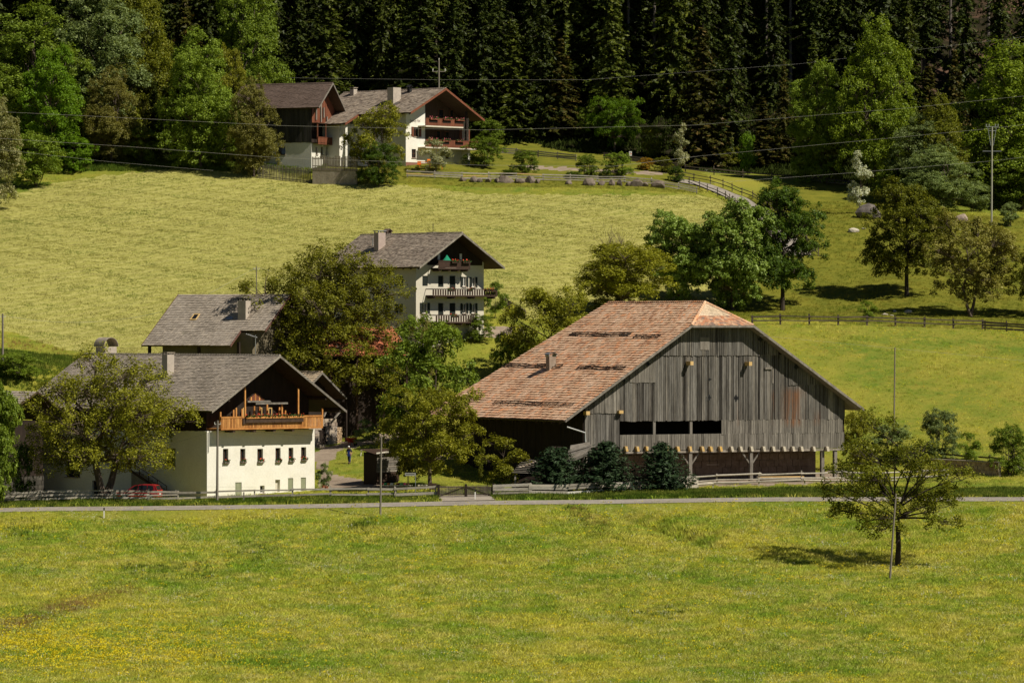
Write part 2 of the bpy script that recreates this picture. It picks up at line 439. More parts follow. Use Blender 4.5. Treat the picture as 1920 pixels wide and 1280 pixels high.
def curve_pts(pxy, n=8):
    P = [G(*q) for q in pxy]; out = []
    for i in range(len(P) - 1):
        p0 = P[max(i-1, 0)]; p1 = P[i]; p2 = P[i+1]; p3 = P[min(i+2, len(P)-1)]
        for k in range(n):
            t = k / n
            out.append(0.5 * ((2*p1) + (-p0+p2)*t + (2*p0-5*p1+4*p2-p3)*t*t + (-p0+3*p1-3*p2+p3)*t*t*t))
    out.append(P[-1]); return out
LANE = curve_pts([(1262, 338), (1318, 348), (1355, 362), (1400, 386), (1450, 425), (1500, 480)])
road_strip('lane', [(p.x, p.y) for p in LANE], 3.0, 0.12)
AP = [(gat(868, 455).x, 455), (gat(880, 449.5).x, 449.2)]
road_strip('gate_apron', AP, 5.0, 0.05, mat=M('gravel', (0.28, 0.24, 0.19), (0.36, 0.31, 0.25), 1.5, fine=0.3))
RL = [gat(1930, 478), gat(2100, 470)]
road_strip('side_road', [(gat(1885, 484).x, 484), (gat(1960, 476).x, 476), (gat(2200, 462).x, 462)], 3.0, 0.1)
# ------------------------------------------------------------------ building kit
class Frame:
    def __init__(s, name, px, py, Y, phi, label, cat, group=None):
        s.o = unp(px, py, Y); s.phi = R(phi); s.c = math.cos(s.phi); s.s = math.sin(s.phi)
        s.e = empty(name, s.o, s.phi, label, cat, group)
    def loc(s, w):
        d = w - s.o; return Vector((d.x * s.c + d.y * s.s, -d.x * s.s + d.y * s.c, d.z))
    def world(s, x, y, z): return s.o + Vector((x * s.c - y * s.s, x * s.s + y * s.c, z))
    def _ray(s, px, py): return s.loc(Vector((0, 0, 0))), s.loc(unp(px, py, 100)) - s.loc(Vector((0, 0, 0)))
    def front(s, px, py, y0=0.0):
        a, d = s._ray(px, py); t = (y0 - a.y) / d.y; p = a + d * t; return p.x, p.z
    def side(s, px, py, x0=0.0):
        a, d = s._ray(px, py); t = (x0 - a.x) / d.x; p = a + d * t; return p.y, p.z
    def plane(s, px, py, p0, n):
        a, d = s._ray(px, py); t = (Vector(p0) - a).dot(Vector(n)) / d.dot(Vector(n)); return a + d * t

WOOD_D = M('dark_brown_timber', (0.045, 0.026, 0.016), (0.075, 0.045, 0.028), 3, (1, 1, 0.2), 0.8, fine=0.3)
WOOD_V = M('black_aged_shaded_timber', (0.020, 0.013, 0.009), (0.035, 0.023, 0.016), 3, (1, 1, 0.2), 0.85)  # aged timber, darkened further to carry the loggia's deep shade
WOOD_G = M('weathered_grey_timber', (0.16, 0.14, 0.115), (0.27, 0.245, 0.21), 2.5, (1, 1, 0.25), 0.9, rand=[(0.75, 0.75, 0.75), (1.15, 1.12, 1.08)], fine=0.2)
WOOD_H = M('honey_timber', (0.42, 0.18, 0.05), (0.60, 0.30, 0.09), 2.5, (1, 1, 0.2), 0.6, rand=[(0.7, 0.62, 0.55), (1.0, 0.95, 0.9), (1.15, 1.15, 1.2)], fine=0.2)
WOOD_R = M('red_brown_timber', (0.15, 0.052, 0.028), (0.21, 0.075, 0.04), 2.5, (1, 1, 0.2), 0.6, rand=[(0.85, 0.85, 0.85), (1.1, 1.1, 1.1)])
WOOD_N = M('new_yellow_timber', (0.55, 0.36, 0.13), (0.65, 0.45, 0.2), 2, (1, 1, 0.2), 0.7)
WHITE = M('white_render', (0.80, 0.77, 0.68), (0.73, 0.70, 0.60), 0.6, rough=0.9, spec=0.1, fine=0.06, c3=(0.62, 0.58, 0.48), c3amt=(.60, .78), c3scale=.8)
CREAM = M('cream_render', (0.62, 0.57, 0.46), (0.56, 0.52, 0.42), 0.5, rough=0.9, spec=0.1, fine=0.06)
GLASS = M('window_glass', (0.012, 0.014, 0.016), None, rough=0.12, spec=0.6)
FRAME_W = M('white_window_frame', (0.7, 0.68, 0.62)); FRAME_B = M('brown_window_frame', (0.10, 0.045, 0.022))
SHUT = M('dark_green_shutter', (0.015, 0.019, 0.016), (0.022, 0.028, 0.022), 3)
SHUT_P = M('pale_green_shutter', (0.22, 0.24, 0.15), (0.30, 0.31, 0.2), 3, (1, 1, 0.2))
CONC = M('rough_concrete', (0.36, 0.31, 0.24), (0.24, 0.20, 0.15), 1.2, (1, 1, 0.5), 0.95, fine=0.25)
CHIM = M('chimney_render', (0.46, 0.40, 0.33), (0.36, 0.31, 0.26), 2.0, fine=0.15)
METAL = M('grey_sheet_metal', (0.30, 0.31, 0.32), (0.42, 0.43, 0.44), 1.0, rough=0.4, metal=0.6)
DARKM = M('dark_metal', (0.03, 0.03, 0.03), rough=0.5, metal=0.3)
STONE = M('field_stone', (0.30, 0.25, 0.20), (0.42, 0.36, 0.30), 2.0, rough=0.95, rand=[(0.7, 0.62, 0.58), (1.0, 0.95, 0.9), (1.15, 1.1, 1.0), (0.85, 0.85, 0.9)], fine=0.25, bump=0.5)
TILE_G = M('grey_roof_tile', (0.31, 0.265, 0.215), (0.39, 0.335, 0.275), 0.5, island=[(0.80, 0.78, 0.76), (1.0, 1.0, 1.0), (1.2, 1.18, 1.14)], rough=0.85, fine=0.1, c3=(0.22, 0.19, 0.14), c3amt=(0.6, 0.75), c3scale=0.5)
TILE_M = M('mottled_slate_tile', (0.27, 0.22, 0.175), (0.36, 0.30, 0.24), 0.6, island=[(0.55, 0.52, 0.5), (0.95, 0.93, 0.92), (1.1, 1.1, 1.08), (1.3, 1.25, 1.2)], rough=0.85, fine=0.15)
TILE_B = M('brown_roof_tile', (0.12, 0.085, 0.068), (0.145, 0.105, 0.086), 0.5, island=[(0.85, 0.85, 0.85), (1.12, 1.1, 1.08)], rough=0.7)
TILE_O = M('terracotta_tile', (0.68, 0.41, 0.245), (0.78, 0.53, 0.35), 0.45, island=[(0.62, 0.5, 0.46), (0.92, 0.9, 0.88), (1.0, 1.0, 1.0), (1.05, 1.08, 1.15), (1.12, 0.8, 0.6)], rough=0.85, fine=0.15, c3=(0.52, 0.37, 0.26), c3amt=(0.58, 0.74), c3scale=0.32)
TILE_P = M('pale_patched_tile', (0.52, 0.40, 0.27), (0.58, 0.46, 0.33), 0.5, island=[(0.8, 0.8, 0.8), (1.0, 1.0, 1.0), (1.1, 1.1, 1.1)], rough=0.85)
TILE_X = M('mixed_patch_tile', (0.5, 0.3, 0.18), (0.5, 0.3, 0.18), 0.5, island=[(0.35, 0.42, 0.55), (0.55, 0.6, 0.75), (.85, 0.6, 0.5), (1.05, 1.15, 1.2), (.8, 0.52, 0.42), (.95, .95, 1.0), (0.45, 0.5, 0.55)], rough=0.85)
TILE_R = M('red_roof_tile', (0.42, 0.13, 0.065), (0.50, 0.19, 0.10), 0.5, island=[(0.6, 0.55, 0.55), (1, 1, 1), (1.15, 1.15, 1.1)], rough=0.85)
FLOWER_R = M('red_geranium', (0.65, 0.05, 0.02), (0.8, 0.12, 0.06), 5); LEAF_S = M('geranium_leaf', (0.03, 0.07, 0.015), (0.05, 0.10, 0.02), 5)

def tile_field(parent, name, mat, p0, p1, p2, p3, tw=0.30, ex=0.30, th=0.065, jit=0.018, sag=0.0, seed=1, skip=None, wave=0.0, label=None):
    """p0 eave start, p1 eave end, p2 ridge end, p3 ridge start"""
    rg = np.random.RandomState(seed)
    p0, p1, p2, p3 = [np.array(p, float) for p in (p0, p1, p2, p3)]
    n = np.cross(p1 - p0, p3 - p0); n /= np.linalg.norm(n)
    if n[2] < 0: n = -n
    Ls = (np.linalg.norm(p3 - p0) + np.linalg.norm(p2 - p1)) / 2
    rows = max(1, int(round(np.linalg.norm(np.cross((p1 - p0) / np.linalg.norm(p1 - p0), p3 - p0)) / ex)))
    V = []
    for r in range(rows):
        a, b = r / rows, min(1.0, (r + 1.25) / rows)
        L0, R0 = p0 + (p3 - p0) * a, p1 + (p2 - p1) * a
        L1, R1 = p0 + (p3 - p0) * b, p1 + (p2 - p1) * b
        W = np.linalg.norm(R0 - L0); m = max(1, int(round(W / tw)))
        u = (p1 - p0) / np.linalg.norm(p1 - p0); k = np.arange(m)
        t0 = (k + 0.02) / m; t1 = (k + 0.98) / m
        W1 = np.linalg.norm(R1 - L1)
        jz = rg.uniform(-jit, jit, m); jy = rg.uniform(-0.02, 0.02, m)
        low = th + jz + wave * np.sin(t0 * W * 1.1 + r * 0.3) + sag * np.sin(t0 * 9 + 1) * 1.0
        up = (p3 - p0) / np.linalg.norm(p3 - p0)
        def P(A, B, t, off): return A + (B - A) * t[:, None] + n * off[:, None]
        bot = P(L0, R0, t0, np.zeros(m) - 0.01 + sag * np.sin(t0 * 9 + 1)) ; bot2 = P(L0, R0, t1, np.zeros(m) - 0.01 + sag * np.sin(t0 * 9 + 1))
        q0 = P(L0, R0, t0, low) + up * jy[:, None]; q1 = P(L0, R0, t1, low) + up * jy[:, None]
        q2 = P(L1, R1, t1, np.full(m, 0.012) + sag * np.sin(t0 * 9 + 1)); q3 = P(L1, R1, t0, np.full(m, 0.012) + sag * np.sin(t0 * 9 + 1))
        blk = np.stack([bot, bot2, q0, q1, q2, q3], 1)
        if skip is not None:
            cen = (q0 + q2) / 2; keep = np.array([not skip(c) for c in cen]); blk = blk[keep]
        V.append(blk)
    V = np.concatenate(V); N = len(V)
    fq = np.array([[2, 3, 4, 5], [0, 1, 3, 2], [0, 2, 5, 5], [1, 4, 3, 3]])
    fq = np.array([[2, 3, 4, 5], [0, 1, 3, 2]])
    Fq = (np.arange(N)[:, None, None] * 6 + fq[None]).reshape(-1, 4)
    me = quads_mesh(name, V.reshape(-1, 3), Fq, mat)
    o = link(name, me, parent); o['kind'] = 'stuff'
    if label: o['label'] = label
    return o

def window(P, o, u, n, a0, a1, b0, b1, depth=0.22, fmat=None, nx=2, nz=1, fw=0.07, pane=GLASS, sill=True, shutters=None, name='window', curtain=False):
    """glazed window seated in its reveal; o wall origin, u along, n outward"""
    o = Vector(o); u = Vector(u); n = Vector(n); z = Vector((0, 0, 1)); fmat = fmat or FRAME_W
    def bx(mb, x0, x1, z0, z1, d0, d1):
        c = [o + u*x0 - n*d0, o + u*x1 - n*d0, o + u*x1 - n*d1, o + u*x0 - n*d1]
        mb.hexa([q + z*z0 for q in c], [q + z*z1 for q in c])
    m = MB(); e = 0.004; d0 = depth - 0.09; d1 = depth - 0.02
    bx(m, a0+e, a0+fw, b0+e, b1-e, d0, d1); bx(m, a1-fw, a1-e, b0+e, b1-e, d0, d1)
    bx(m, a0+fw, a1-fw, b0+e, b0+fw, d0, d1); bx(m, a0+fw, a1-fw, b1-fw, b1-e, d0, d1)
    for i in range(1, nx):
        x = a0 + (a1-a0)*i/nx; bx(m, x-fw/2, x+fw/2, b0+fw, b1-fw, d0-0.005, d1)
    for i in range(1, nz):
        y = b0 + (b1-b0)*i/nz; bx(m, a0+fw, a1-fw, y-fw/3, y+fw/3, d0+0.006, d1)
    w = m.build(name, fmat, P)
    m = MB(); bx(m, a0+0.02, a1-0.02, b0+0.02, b1-0.02, d1-0.03, d1+0.01); m.build('pane', pane, w)
    if sill:
        m = MB(); bx(m, a0-0.06, a1+0.06, b0-0.08, b0-0.004, -0.10, 0.0); m.build('sill', STONE, w)
    if shutters:
        sw = (a1 - a0) / 2
        for x0, x1 in ((a0-sw-0.02, a0-0.03), (a1+0.03, a1+sw+0.02)):
            m = MB(); bx(m, x0, x1, b0-0.03, b1+0.03, -0.06, -0.015)
            for k in range(6):
                zz = b0 + (b1-b0)*(k+0.5)/6; bx(m, x0+0.06, x1-0.06, zz-0.05, zz+0.03, -0.075, -0.06)
            m.build('shutter', shutters, w)
    return w

def flowerbox(P, o, u, n, a0, a1, z0, off, mat=None, seed=3, dens=1.0, fl=FLOWER_R):
    o = Vector(o); u = Vector(u); n = Vector(n); z = Vector((0, 0, 1)); rg = random.Random(seed)
    m = MB(); c = [o + u*a0 + n*(off), o + u*a1 + n*(off), o + u*a1 + n*(off+0.22), o + u*a0 + n*(off+0.22)]
    m.hexa([q + z*z0 for q in c], [q + z*(z0+0.18) for q in c]); fb = m.build('flower_box', mat or WOOD_G, P)
    for nm, mt, k, sz, hi in (('foliage', LEAF_S, int(60*dens*(a1-a0)), 0.09, 0.20), ('blossom', fl, int(16*dens*(a1-a0)), 0.08, 0.32)):
        m = MB()
        for _ in range(k):
            p = o + u*rg.uniform(a0, a1) + n*(off + rg.uniform(0.0, 0.30)) + z*(z0 + 0.14 + rg.uniform(-0.08, 1) * hi)
            d = Vector([rg.uniform(-1, 1) for _ in range(3)]).normalized()*sz; e = Vector([rg.uniform(-1, 1) for _ in range(3)]).normalized()*sz*0.8
            m.poly([p-d, p-e, p+d, p+e])
        m.build(nm, mt, fb, kind='stuff')
    return fb

def chimney(P, name, x, y, w, d, z0, z1, mat=CHIM, cap='slab', capmat=None):
    m = MB().box(x-w/2, x+w/2, y-d/2, y+d/2, z0, z1); c = m.build(name, mat, P)
    cm = capmat or CONC
    if cap == 'slab':
        m = MB().box(x-w/2-.08, x+w/2+.08, y-d/2-.08, y+d/2+.08, z1+0.16, z1+0.24)
        for sx in (-1, 1):
            for sy in (-1, 1): m.box(x+sx*(w/2-.07)-.05, x+sx*(w/2-.07)+.05, y+sy*(d/2-.07)-.05, y+sy*(d/2-.07)+.05, z1+0.002, z1+0.16)
        m.build('chimney_cap', cm, c)
    elif cap == 'gable':
        m = MB()
        for s in (-1, 1):
            m.slab((x, y-d/2-.1, z1+.55), (x, y+d/2+.1, z1+.55), (x+s*(w/2+.15), y+d/2+.1, z1+.22), (x+s*(w/2+.15), y-d/2-.1, z1+.22), .04)
        for sx in (-1, 1): m.box(x+sx*(w/2-.05)-.04, x+sx*(w/2-.05)+.04, y-d/2, y+d/2, z1+.002, z1+.24)
        m.build('chimney_cap', cm, c)
    elif cap == 'hood':
        m = MB(); r = w*0.62; n = 12
        for i in range(n):
            a, b = math.pi*i/n, math.pi*(i+1)/n
            q = lambda t, rr, yy: (x + rr*math.cos(t), yy, z1 + 0.02 + rr*math.sin(t))
            m.hexa([q(a, r-.05, y-d/2-.1), q(b, r-.05, y-d/2-.1), q(b, r-.05, y+d/2+.1), q(a, r-.05, y+d/2+.1)], [q(a, r, y-d/2-.1), q(b, r, y-d/2-.1), q(b, r, y+d/2+.1), q(a, r, y+d/2+.1)])
        m.build('chimney_hood', cm, c)
    return c

def planks_front(P, x0, x1, y, top, bot, w=0.29, mat=None, th=0.035, seed=1, axis='x', gap=0.03, skipf=None, name='plank', kind=None, into=None):
    """vertical boards, one object each; top/bot functions of position (or constants)"""
    rg = random.Random(seed); x = x0; out = []; g0 = gap
    mb = into or (MB() if kind else None)
    while x < x1 - 0.05:
        ww = w * rg.uniform(0.72, 1.25); gap = g0 * rg.choice((.4, .5, .8, 2.0)) if g0 > .04 else g0; xe = min(x + ww, x1)
        if not (skipf and skipf((x + xe) / 2)):
            dy = rg.uniform(-0.022, 0.022); b = (bot((x+xe)/2) if callable(bot) else bot) + rg.uniform(-0.05, 0.05)
            t0 = top(x) if callable(top) else top; t1 = top(xe) if callable(top) else top
            a, c = x + gap/2, xe - gap/2
            if min(t0, t1) - b > 0.05:
                m = mb or MB()
                if axis == 'x': m.hexa([(a, y-th+dy, b), (c, y-th+dy, b), (c, y+dy, b), (a, y+dy, b)], [(a, y-th+dy, t0), (c, y-th+dy, t1), (c, y+dy, t1), (a, y+dy, t0)])
                else: m.hexa([(y+dy, a, b), (y-th+dy, a, b), (y-th+dy, c, b), (y+dy, c, b)], [(y+dy, a, t0), (y-th+dy, a, t0), (y-th+dy, c, t1), (y+dy, c, t1)])
                if not mb: out.append(m.build(name, mat, P))
        x = xe
    if kind: out.append(mb.build(name + 's', mat, P, kind='stuff'))
    return out

def gable_roof(F, xl, zl, xr, zr, xa, za, y0, y1, tile, t=0.16, deck=WOOD_D, verge=WOOD_G, tw=0.3, ex=0.3, seed=1, rafters=0, wave=0.0, sag=0.0, vh=0.24, right=True, ridge=True, left=True):
    P = F.e
    m = MB()
    if left: m.slab((xl, y1, zl), (xl, y0, zl), (xa, y0, za), (xa, y1, za), t)
    m.slab((xr, y0, zr), (xr, y1, zr), (xa, y1, za), (xa, y0, za), t)
    roof = m.build('roof', deck, P)
    if left: tile_field(roof, 'roof_tiles', tile, (xl, y1, zl), (xl, y0, zl), (xa, y0, za), (xa, y1, za), tw, ex, seed=seed, wave=wave, sag=sag)
    if right: tile_field(roof, 'roof_tiles', tile, (xr, y0, zr), (xr, y1, zr), (xa, y1, za), (xa, y0, za), tw*1.6, ex*1.6, seed=seed+1)
    if ridge:
        m = MB(); n = int((y1-y0)/0.4)
        for i in range(n):
            a = y0 + (y1-y0)*i/n; b = a + (y1-y0)/n*1.08
            r0, r1 = 0.115, 0.095
            m.hexa([(xa-r0, a, za+.02), (xa+r0, a, za+.02), (xa+r1, b, za+.02), (xa-r1, b, za+.02)], [(xa-r0*.4, a, za+.15), (xa+r0*.4, a, za+.15), (xa+r1*.4, b, za+.13), (xa-r1*.4, b, za+.13)])
        m.build('ridge_tiles', tile, roof, kind='stuff')
    for (xe, ze) in (((xl, zl),) if left else ()) + ((xr, zr),):
        m = MB(); s = -1 if xe < xa else 1
        a = Vector((xe, y0-0.035, ze - vh/2 + 0.06)); b = Vector((xa + s*0.0, y0-0.035, za - vh/2 + 0.06))
        m.hexa([(a.x, a.y-.03, a.z-vh/2), (b.x, b.y-.03, b.z-vh/2), (b.x, b.y+.03, b.z-vh/2), (a.x, a.y+.03, a.z-vh/2)][::(1 if s < 0 else 1)],
               [(a.x, a.y-.03, a.z+vh/2), (b.x, b.y-.03, b.z+vh/2), (b.x, b.y+.03, b.z+vh/2), (a.x, a.y+.03, a.z+vh/2)])
        m.build('verge_board', verge, roof)
    if rafters:
        for i in range(rafters):
            y = y0 + 0.4 + (y1-y0-0.8)*i/(rafters-1)
            sl = (za-zl)/(xa-xl); m = MB()
            m.beam((xl+0.1, y, zl-t-0.09+0.1*sl), (xl+1.6, y, zl-t-0.09+1.6*sl), 0.12, 0.16, (0, 0, 1)); m.build('rafter', deck, roof)
    return roof

def gable_tri(mb, x0, x1, xa, z0f, za, y, W0, n=1):
    pass
# ------------------------------------------------------------------ white farmhouse, front left
def white_farmhouse():
    F = Frame('farmhouse', 388, 939, 458, 42, 'large white farmhouse with grey tiled roof and long honey-coloured balcony, at the front left', 'farmhouse')
    P = F.e; W, L = 13.33, 28.0
    X = lambda px, py=880: F.front(px, py)[0]
    Z = lambda px, py: F.front(px, py)[1]
    he = 7.35
    wt = F.front(388, 808)[1]                       # top of the masonry
    wins = [(418, 428), (450.5, 460), (482.5, 493), (516.5, 526), (541, 550), (564.5, 574)]
    tops = [841, 841, 841, 839.5, 839, 838]; bots = [868, 867, 867, 866, 865, 863]
    holes = [(X(a), X(b), Z(a, c), Z(a, d)) for (a, b), t_, d, c in zip(wins, tops, tops, bots)]
    low = [(441, 453, 904, 934), (487.5, 496, 910, 924), (540, 549.5, 896, 921), (564, 573.5, 895, 920)]
    holes2 = [(X(a), X(b), Z(a, d), Z(a, c)) for a, b, c, d in low]
    arch = (X(516), X(525), Z(516, 922), Z(516, 899))
    m = MB(); m.panel((0, 0, -2), (1, 0, 0), (0, -1, 0), W, wt + 2, [(a, b, c+2, d+2) for a, b, c, d in holes + holes2 + [arch]], 0.35)
    lw = [F.side(310, 873), F.side(329, 840)]
    lh = [(min(lw[0][0], lw[1][0]), max(lw[0][0], lw[1][0]), lw[0][1], lw[1][1])]
    a = F.side(173, 925); b = F.side(189, 901); lh.append((b[0], a[0], a[1]-1, b[1]))
    a = F.side(122, 905); b = F.side(150, 860); lh.append((b[0], a[0], a[1]+.6, b[1]+.2))
    m.panel((0, 0, -2), (0, 1, 0), (-1, 0, 0), L, wt + 2, [(p, q, r+2, s+2) for p, q, r, s in lh], 0.35)
    m.box(0.36, W, 0.36, L, -2, wt-0.01); m.poly([(0, 0, wt), (W, 0, wt), (W, L, wt), (0, L, wt)])
    m.poly([(W, 0, -2), (W, L, -2), (W, L, wt), (W, 0, wt)]); m.poly([(W, L, -2), (0, L, -2), (0, L, wt), (W, L, wt)])
    m.build('wall', WHITE, P)
    U, N = (1, 0, 0), (0, -1, 0)
    for i, h in enumerate(holes):
        w = window(P, (0, 0, 0), U, N, *h, depth=0.34, nx=2, fmat=FRAME_B, fw=0.06)
        flowerbox(w, (0, 0, 0), U, N, h[0], h[1], h[2]-0.02, 0.02, seed=i, dens=1.4)
    w = window(P, (0, 0, 0), U, N, *holes2[1], depth=0.30, nx=1)
    for h in (holes2[0], holes2[2], holes2[3]):
        m = MB(); n = 4
        for k in range(n):
            x0 = h[0] + 0.02 + (h[1]-h[0]-.04)*k/n; m.box(x0, x0 + (h[1]-h[0]-.04)/n - .012, 0.06, 0.10, h[2]+.02, h[3]-.02)
        m.box(h[0]+.03, h[1]-.03, 0.10, 0.13, h[2]+.03, h[3]-.03)
        m.build('door' if h is holes2[0] else 'closed_shutter', SHUT_P, P)
    m = MB(); m.box(arch[0]+.02, arch[1]-.02, 0.28, 0.33, arch[2], arch[3]); m.build('arched_door', CREAM, P)
    for h in lh: window(P, (0, 0, 0), (0, 1, 0), (-1, 0, 0), *h, depth=0.3, nx=2, fmat=FRAME_B)
    # drain pipe at the corner
    MB().tube([(0.15, -0.08, wt-0.1), (0.15, -0.08, wt-2.0)], 0.05).build('drain_pipe', FRAME_W, P)
    # dark timber upper storey
    xa, za, xl, zl, xr, zr = 7.35, 13.82, -1.0, 8.60, 15.7, 8.40
    rl = lambda x: (zl + (x-xl)*(za-zl)/(xa-xl) if x < xa else zr + (xr-x)*(za-zr)/(xr-xa)) - 0.22
    m = MB(); y0 = 0.9
    m.poly([(0, y0, wt), (W, y0, wt), (W, y0, rl(W)), (xa, y0, rl(xa)), (0, y0, rl(0))])
    m.poly([(0, y0, wt), (0, y0, rl(0)), (0, L, rl(0)), (0, L, wt)]); m.poly([(W, y0, wt), (W, L, wt), (W, L, rl(W)), (W, y0, rl(W))])
    m.poly([(0, L, wt), (W, L, wt), (W, L, rl(W)), (xa, L, rl(xa)), (0, L, rl(0))][::-1])
    tm = m.build('timber_storey', WOOD_V, P)
    planks_front(tm, 0.05, L-0.05, -0.01, rl(0)-0.05, wt+0.01, w=0.45, mat=WOOD_V, axis='y', seed=5, kind='stuff')
    # small side cheek of honey boards on the balcony's left end
    # the open loggia: inner house front with doors, window frames, small gable of boards
    yb = 0.86
    Xb = lambda px, py: F.front(px, py, yb)
    def fb(px0, px1, py0, py1, y=yb): a = F.front(px0, py0, y); b = F.front(px1, py1, y); return a[0], b[0], b[1], a[1]
    pl = MB()
    x0, x1, z0, z1 = fb(467, 498, 736, 751)
    k = 12
    for i in range(k):
        a = x0 + (x1-x0)*i/k; b = a + (x1-x0)/k - .02; mid = (i+.5)/k; top = z0 + (z1-z0)*(1-abs(mid-.42)/.58)
        MB().box(a, b, yb-.04, yb, z0, max(top, z0+.1)).build('gable_board', WOOD_H if i % 3 == 1 else WOOD_R, tm)
    MB().box(*fb(461, 505, 751.0, 753.5)[:2], yb-.3, yb, *fb(461, 505, 751, 753.5)[2:]).build('lintel', WOOD_G, tm)
    MB().box(*fb(464, 524, 754.5, 757)[:2], yb-1.3, yb-1.15, *fb(464, 524, 754.5, 757)[2:]).build('loggia_rail', WOOD_G, tm)
    for a, b in ((456, 459.5), (486, 490), (503.5, 508.5)):
        x0, x1, z0, z1 = fb(a-1, b+1, 764, 780); m = MB(); f = .09
        m.box(x0, x0+f, yb-.06, yb, z0, z1); m.box(x1-f, x1, yb-.06, yb, z0, z1); m.box(x0+f, x1-f, yb-.06, yb, z1-f, z1)
        w = m.build('window', WOOD_N, P); MB().box(x0+f, x1-f, yb-.02, yb-.01, z0, z1-f).build('pane', GLASS, w)
    for a, t in ((431, 768), (436, 764), (447, 766), (453, 762), (470, 761), (480, 762), (494, 757), (517, 763), (522, 757), (528, 769)):
        x0, x1, z0, z1 = fb(a, a+2.4, t, 782); MB().box(x0, x1, yb-.5, yb-.4, z0, z1).build('post', WOOD_H, tm)
    # balcony
    yf = -1.35
    bx0, bz0 = F.front(414, 806, yf); bx1 = F.front(605, 806, yf)[0]; bz1 = F.front(414, 781, yf)[1]
    m = MB().box(bx0, bx1, yf, 0.9, bz0, bz0+.14); bal = m.build('balcony', WOOD_H, P)
    for px in (440, 479, 516, 551):
        x = F.front(px, 808, yf)[0]; MB().box(x-.14, x+.14, yf+.1, 0.0, bz0-.26, bz0-.003).build('bracket', WOOD_D, bal)
    sb = random.Random(4); n = 68
    for i in range(n):
        x = bx0 + .06 + (bx1-bx0-.12)*(i+.5)/n; w = (bx1-bx0)/n*0.36
        MB().box(x-w, x+w, yf+.01, yf+.04, bz0+.16, bz1-.17).build('baluster', WOOD_H, bal)
    MB().box(bx0, bx1, yf-.03, yf+.09, bz1-.16, bz1).build('handrail', WOOD_H, bal)
    MB().box(bx0, bx1, yf-.02, yf+.08, bz0+.005, bz0+.15).build('bottom_rail', WOOD_H, bal)
    for px, top in ((414, 772), (460, 725), (560, 728), (605, 765)):
        x, zt = F.front(px, top, yf+.12); MB().box(x-.07, x+.07, yf+.12, yf+.26, bz0+.15, min(zt, rl(x))).build('post', WOOD_H, bal)
    x0 = F.front(459, 783, yf)[0]; x1 = F.front(567, 783, yf)[0]
    flowerbox(bal, (0, yf-.03, 0), U, N, x0, x1, bz1-.22, 0.03, mat=WOOD_H, seed=9, dens=1.3)
    m = MB().box(x0-.3, x0-.02, yf-.12, yf-.035, bz1-.75, bz1-.2); m.build('box_bracket', WOOD_D, bal)
    MB().box(x0, x1, yf-.20, yf-.05, bz1-.62, bz1-.24).build('box_shelf', WOOD_D, bal)
    # roof
    roof = gable_roof(F, xl, zl, xr, zr, xa, za, -2.0, L+1.2, TILE_G, ex=0.26, tw=0.32, seed=3, wave=0.014, deck=WOOD_V)  # black deck puts the shade under the eaves into the underside colour
    # rafter beams under the verge
    for x in (1.2, 13.2, 15.0):
        MB().box(x-.1, x+.1, -1.9, 0.9, rl(x)-.26, rl(x)-.02).build('purlin', WOOD_V, roof)
    n = Vector((-(za-zl), 0, xa-xl)).normalized()
    p = F.plane(315, 703, (xl, 0, zl), n)
    chimney(P, 'chimney', p.x, p.y, 0.85, 0.85, p.z-0.8, F.loc(F.world(p.x, p.y, 0)).z + p.z + 2.0, cap='slab', mat=CHIM)
    # big chimney with a round hood beyond the ridge
    q = F.plane(199, 640, (xa+1.2, 0, 0), (1, 0, 0))
    chimney(P, 'chimney', q.x, q.y, 1.5, 1.5, za-1.5, za+0.75, cap='hood', capmat=CONC)
    # tv aerial on the ridge
    q = F.plane(479, 662, (xa, 0, 0), (1, 0, 0))
    m = MB().tube([(xa, q.y, za), (xa, q.y, za+2.0)], .035); m.tube([(xa-.9, q.y+.3, za+2.1), (xa+.2, q.y, za+1.75)], .02)
    for k in range(5): m.tube([(xa-.8+.2*k, q.y-.2, za+2.07-.06*k), (xa-.8+.2*k, q.y+.5, za+2.07-.06*k)], .015, 4)
    m.build('aerial', METAL, P)
    # outside stair rail on the shaded side
    a = F.side(245, 880, -0.9); b = F.side(312, 925, -0.9)
    m = MB(); m.beam((-.9, a[0], a[1]-.1), (-.9, b[0], b[1]-.1), .12, .22)
    m.beam((-.9, a[0], a[1]+.75), (-.9, b[0], b[1]+.75), .05, .06)
    for k in range(5):
        t = k/4; m.box(-.93, -.87, a[0]+(b[0]-a[0])*t-.03, a[0]+(b[0]-a[0])*t+.03, a[1]+(b[1]-a[1])*t, a[1]+(b[1]-a[1])*t+.75)
    m.build('stair_rail', WOOD_D, P)
    m = MB(); steps = 12
    for k in range(steps):
        t0, t1 = k/steps, (k+1)/steps
        y0_, y1_ = a[0]+(b[0]-a[0])*t0, a[0]+(b[0]-a[0])*t1; m.box(-.84, -.01, min(y0_, y1_), max(y0_, y1_), -1.5, a[1]+(b[1]-a[1])*t1-.05)
    m.build('stairs', CONC, P)
    return F
FH = white_farmhouse()

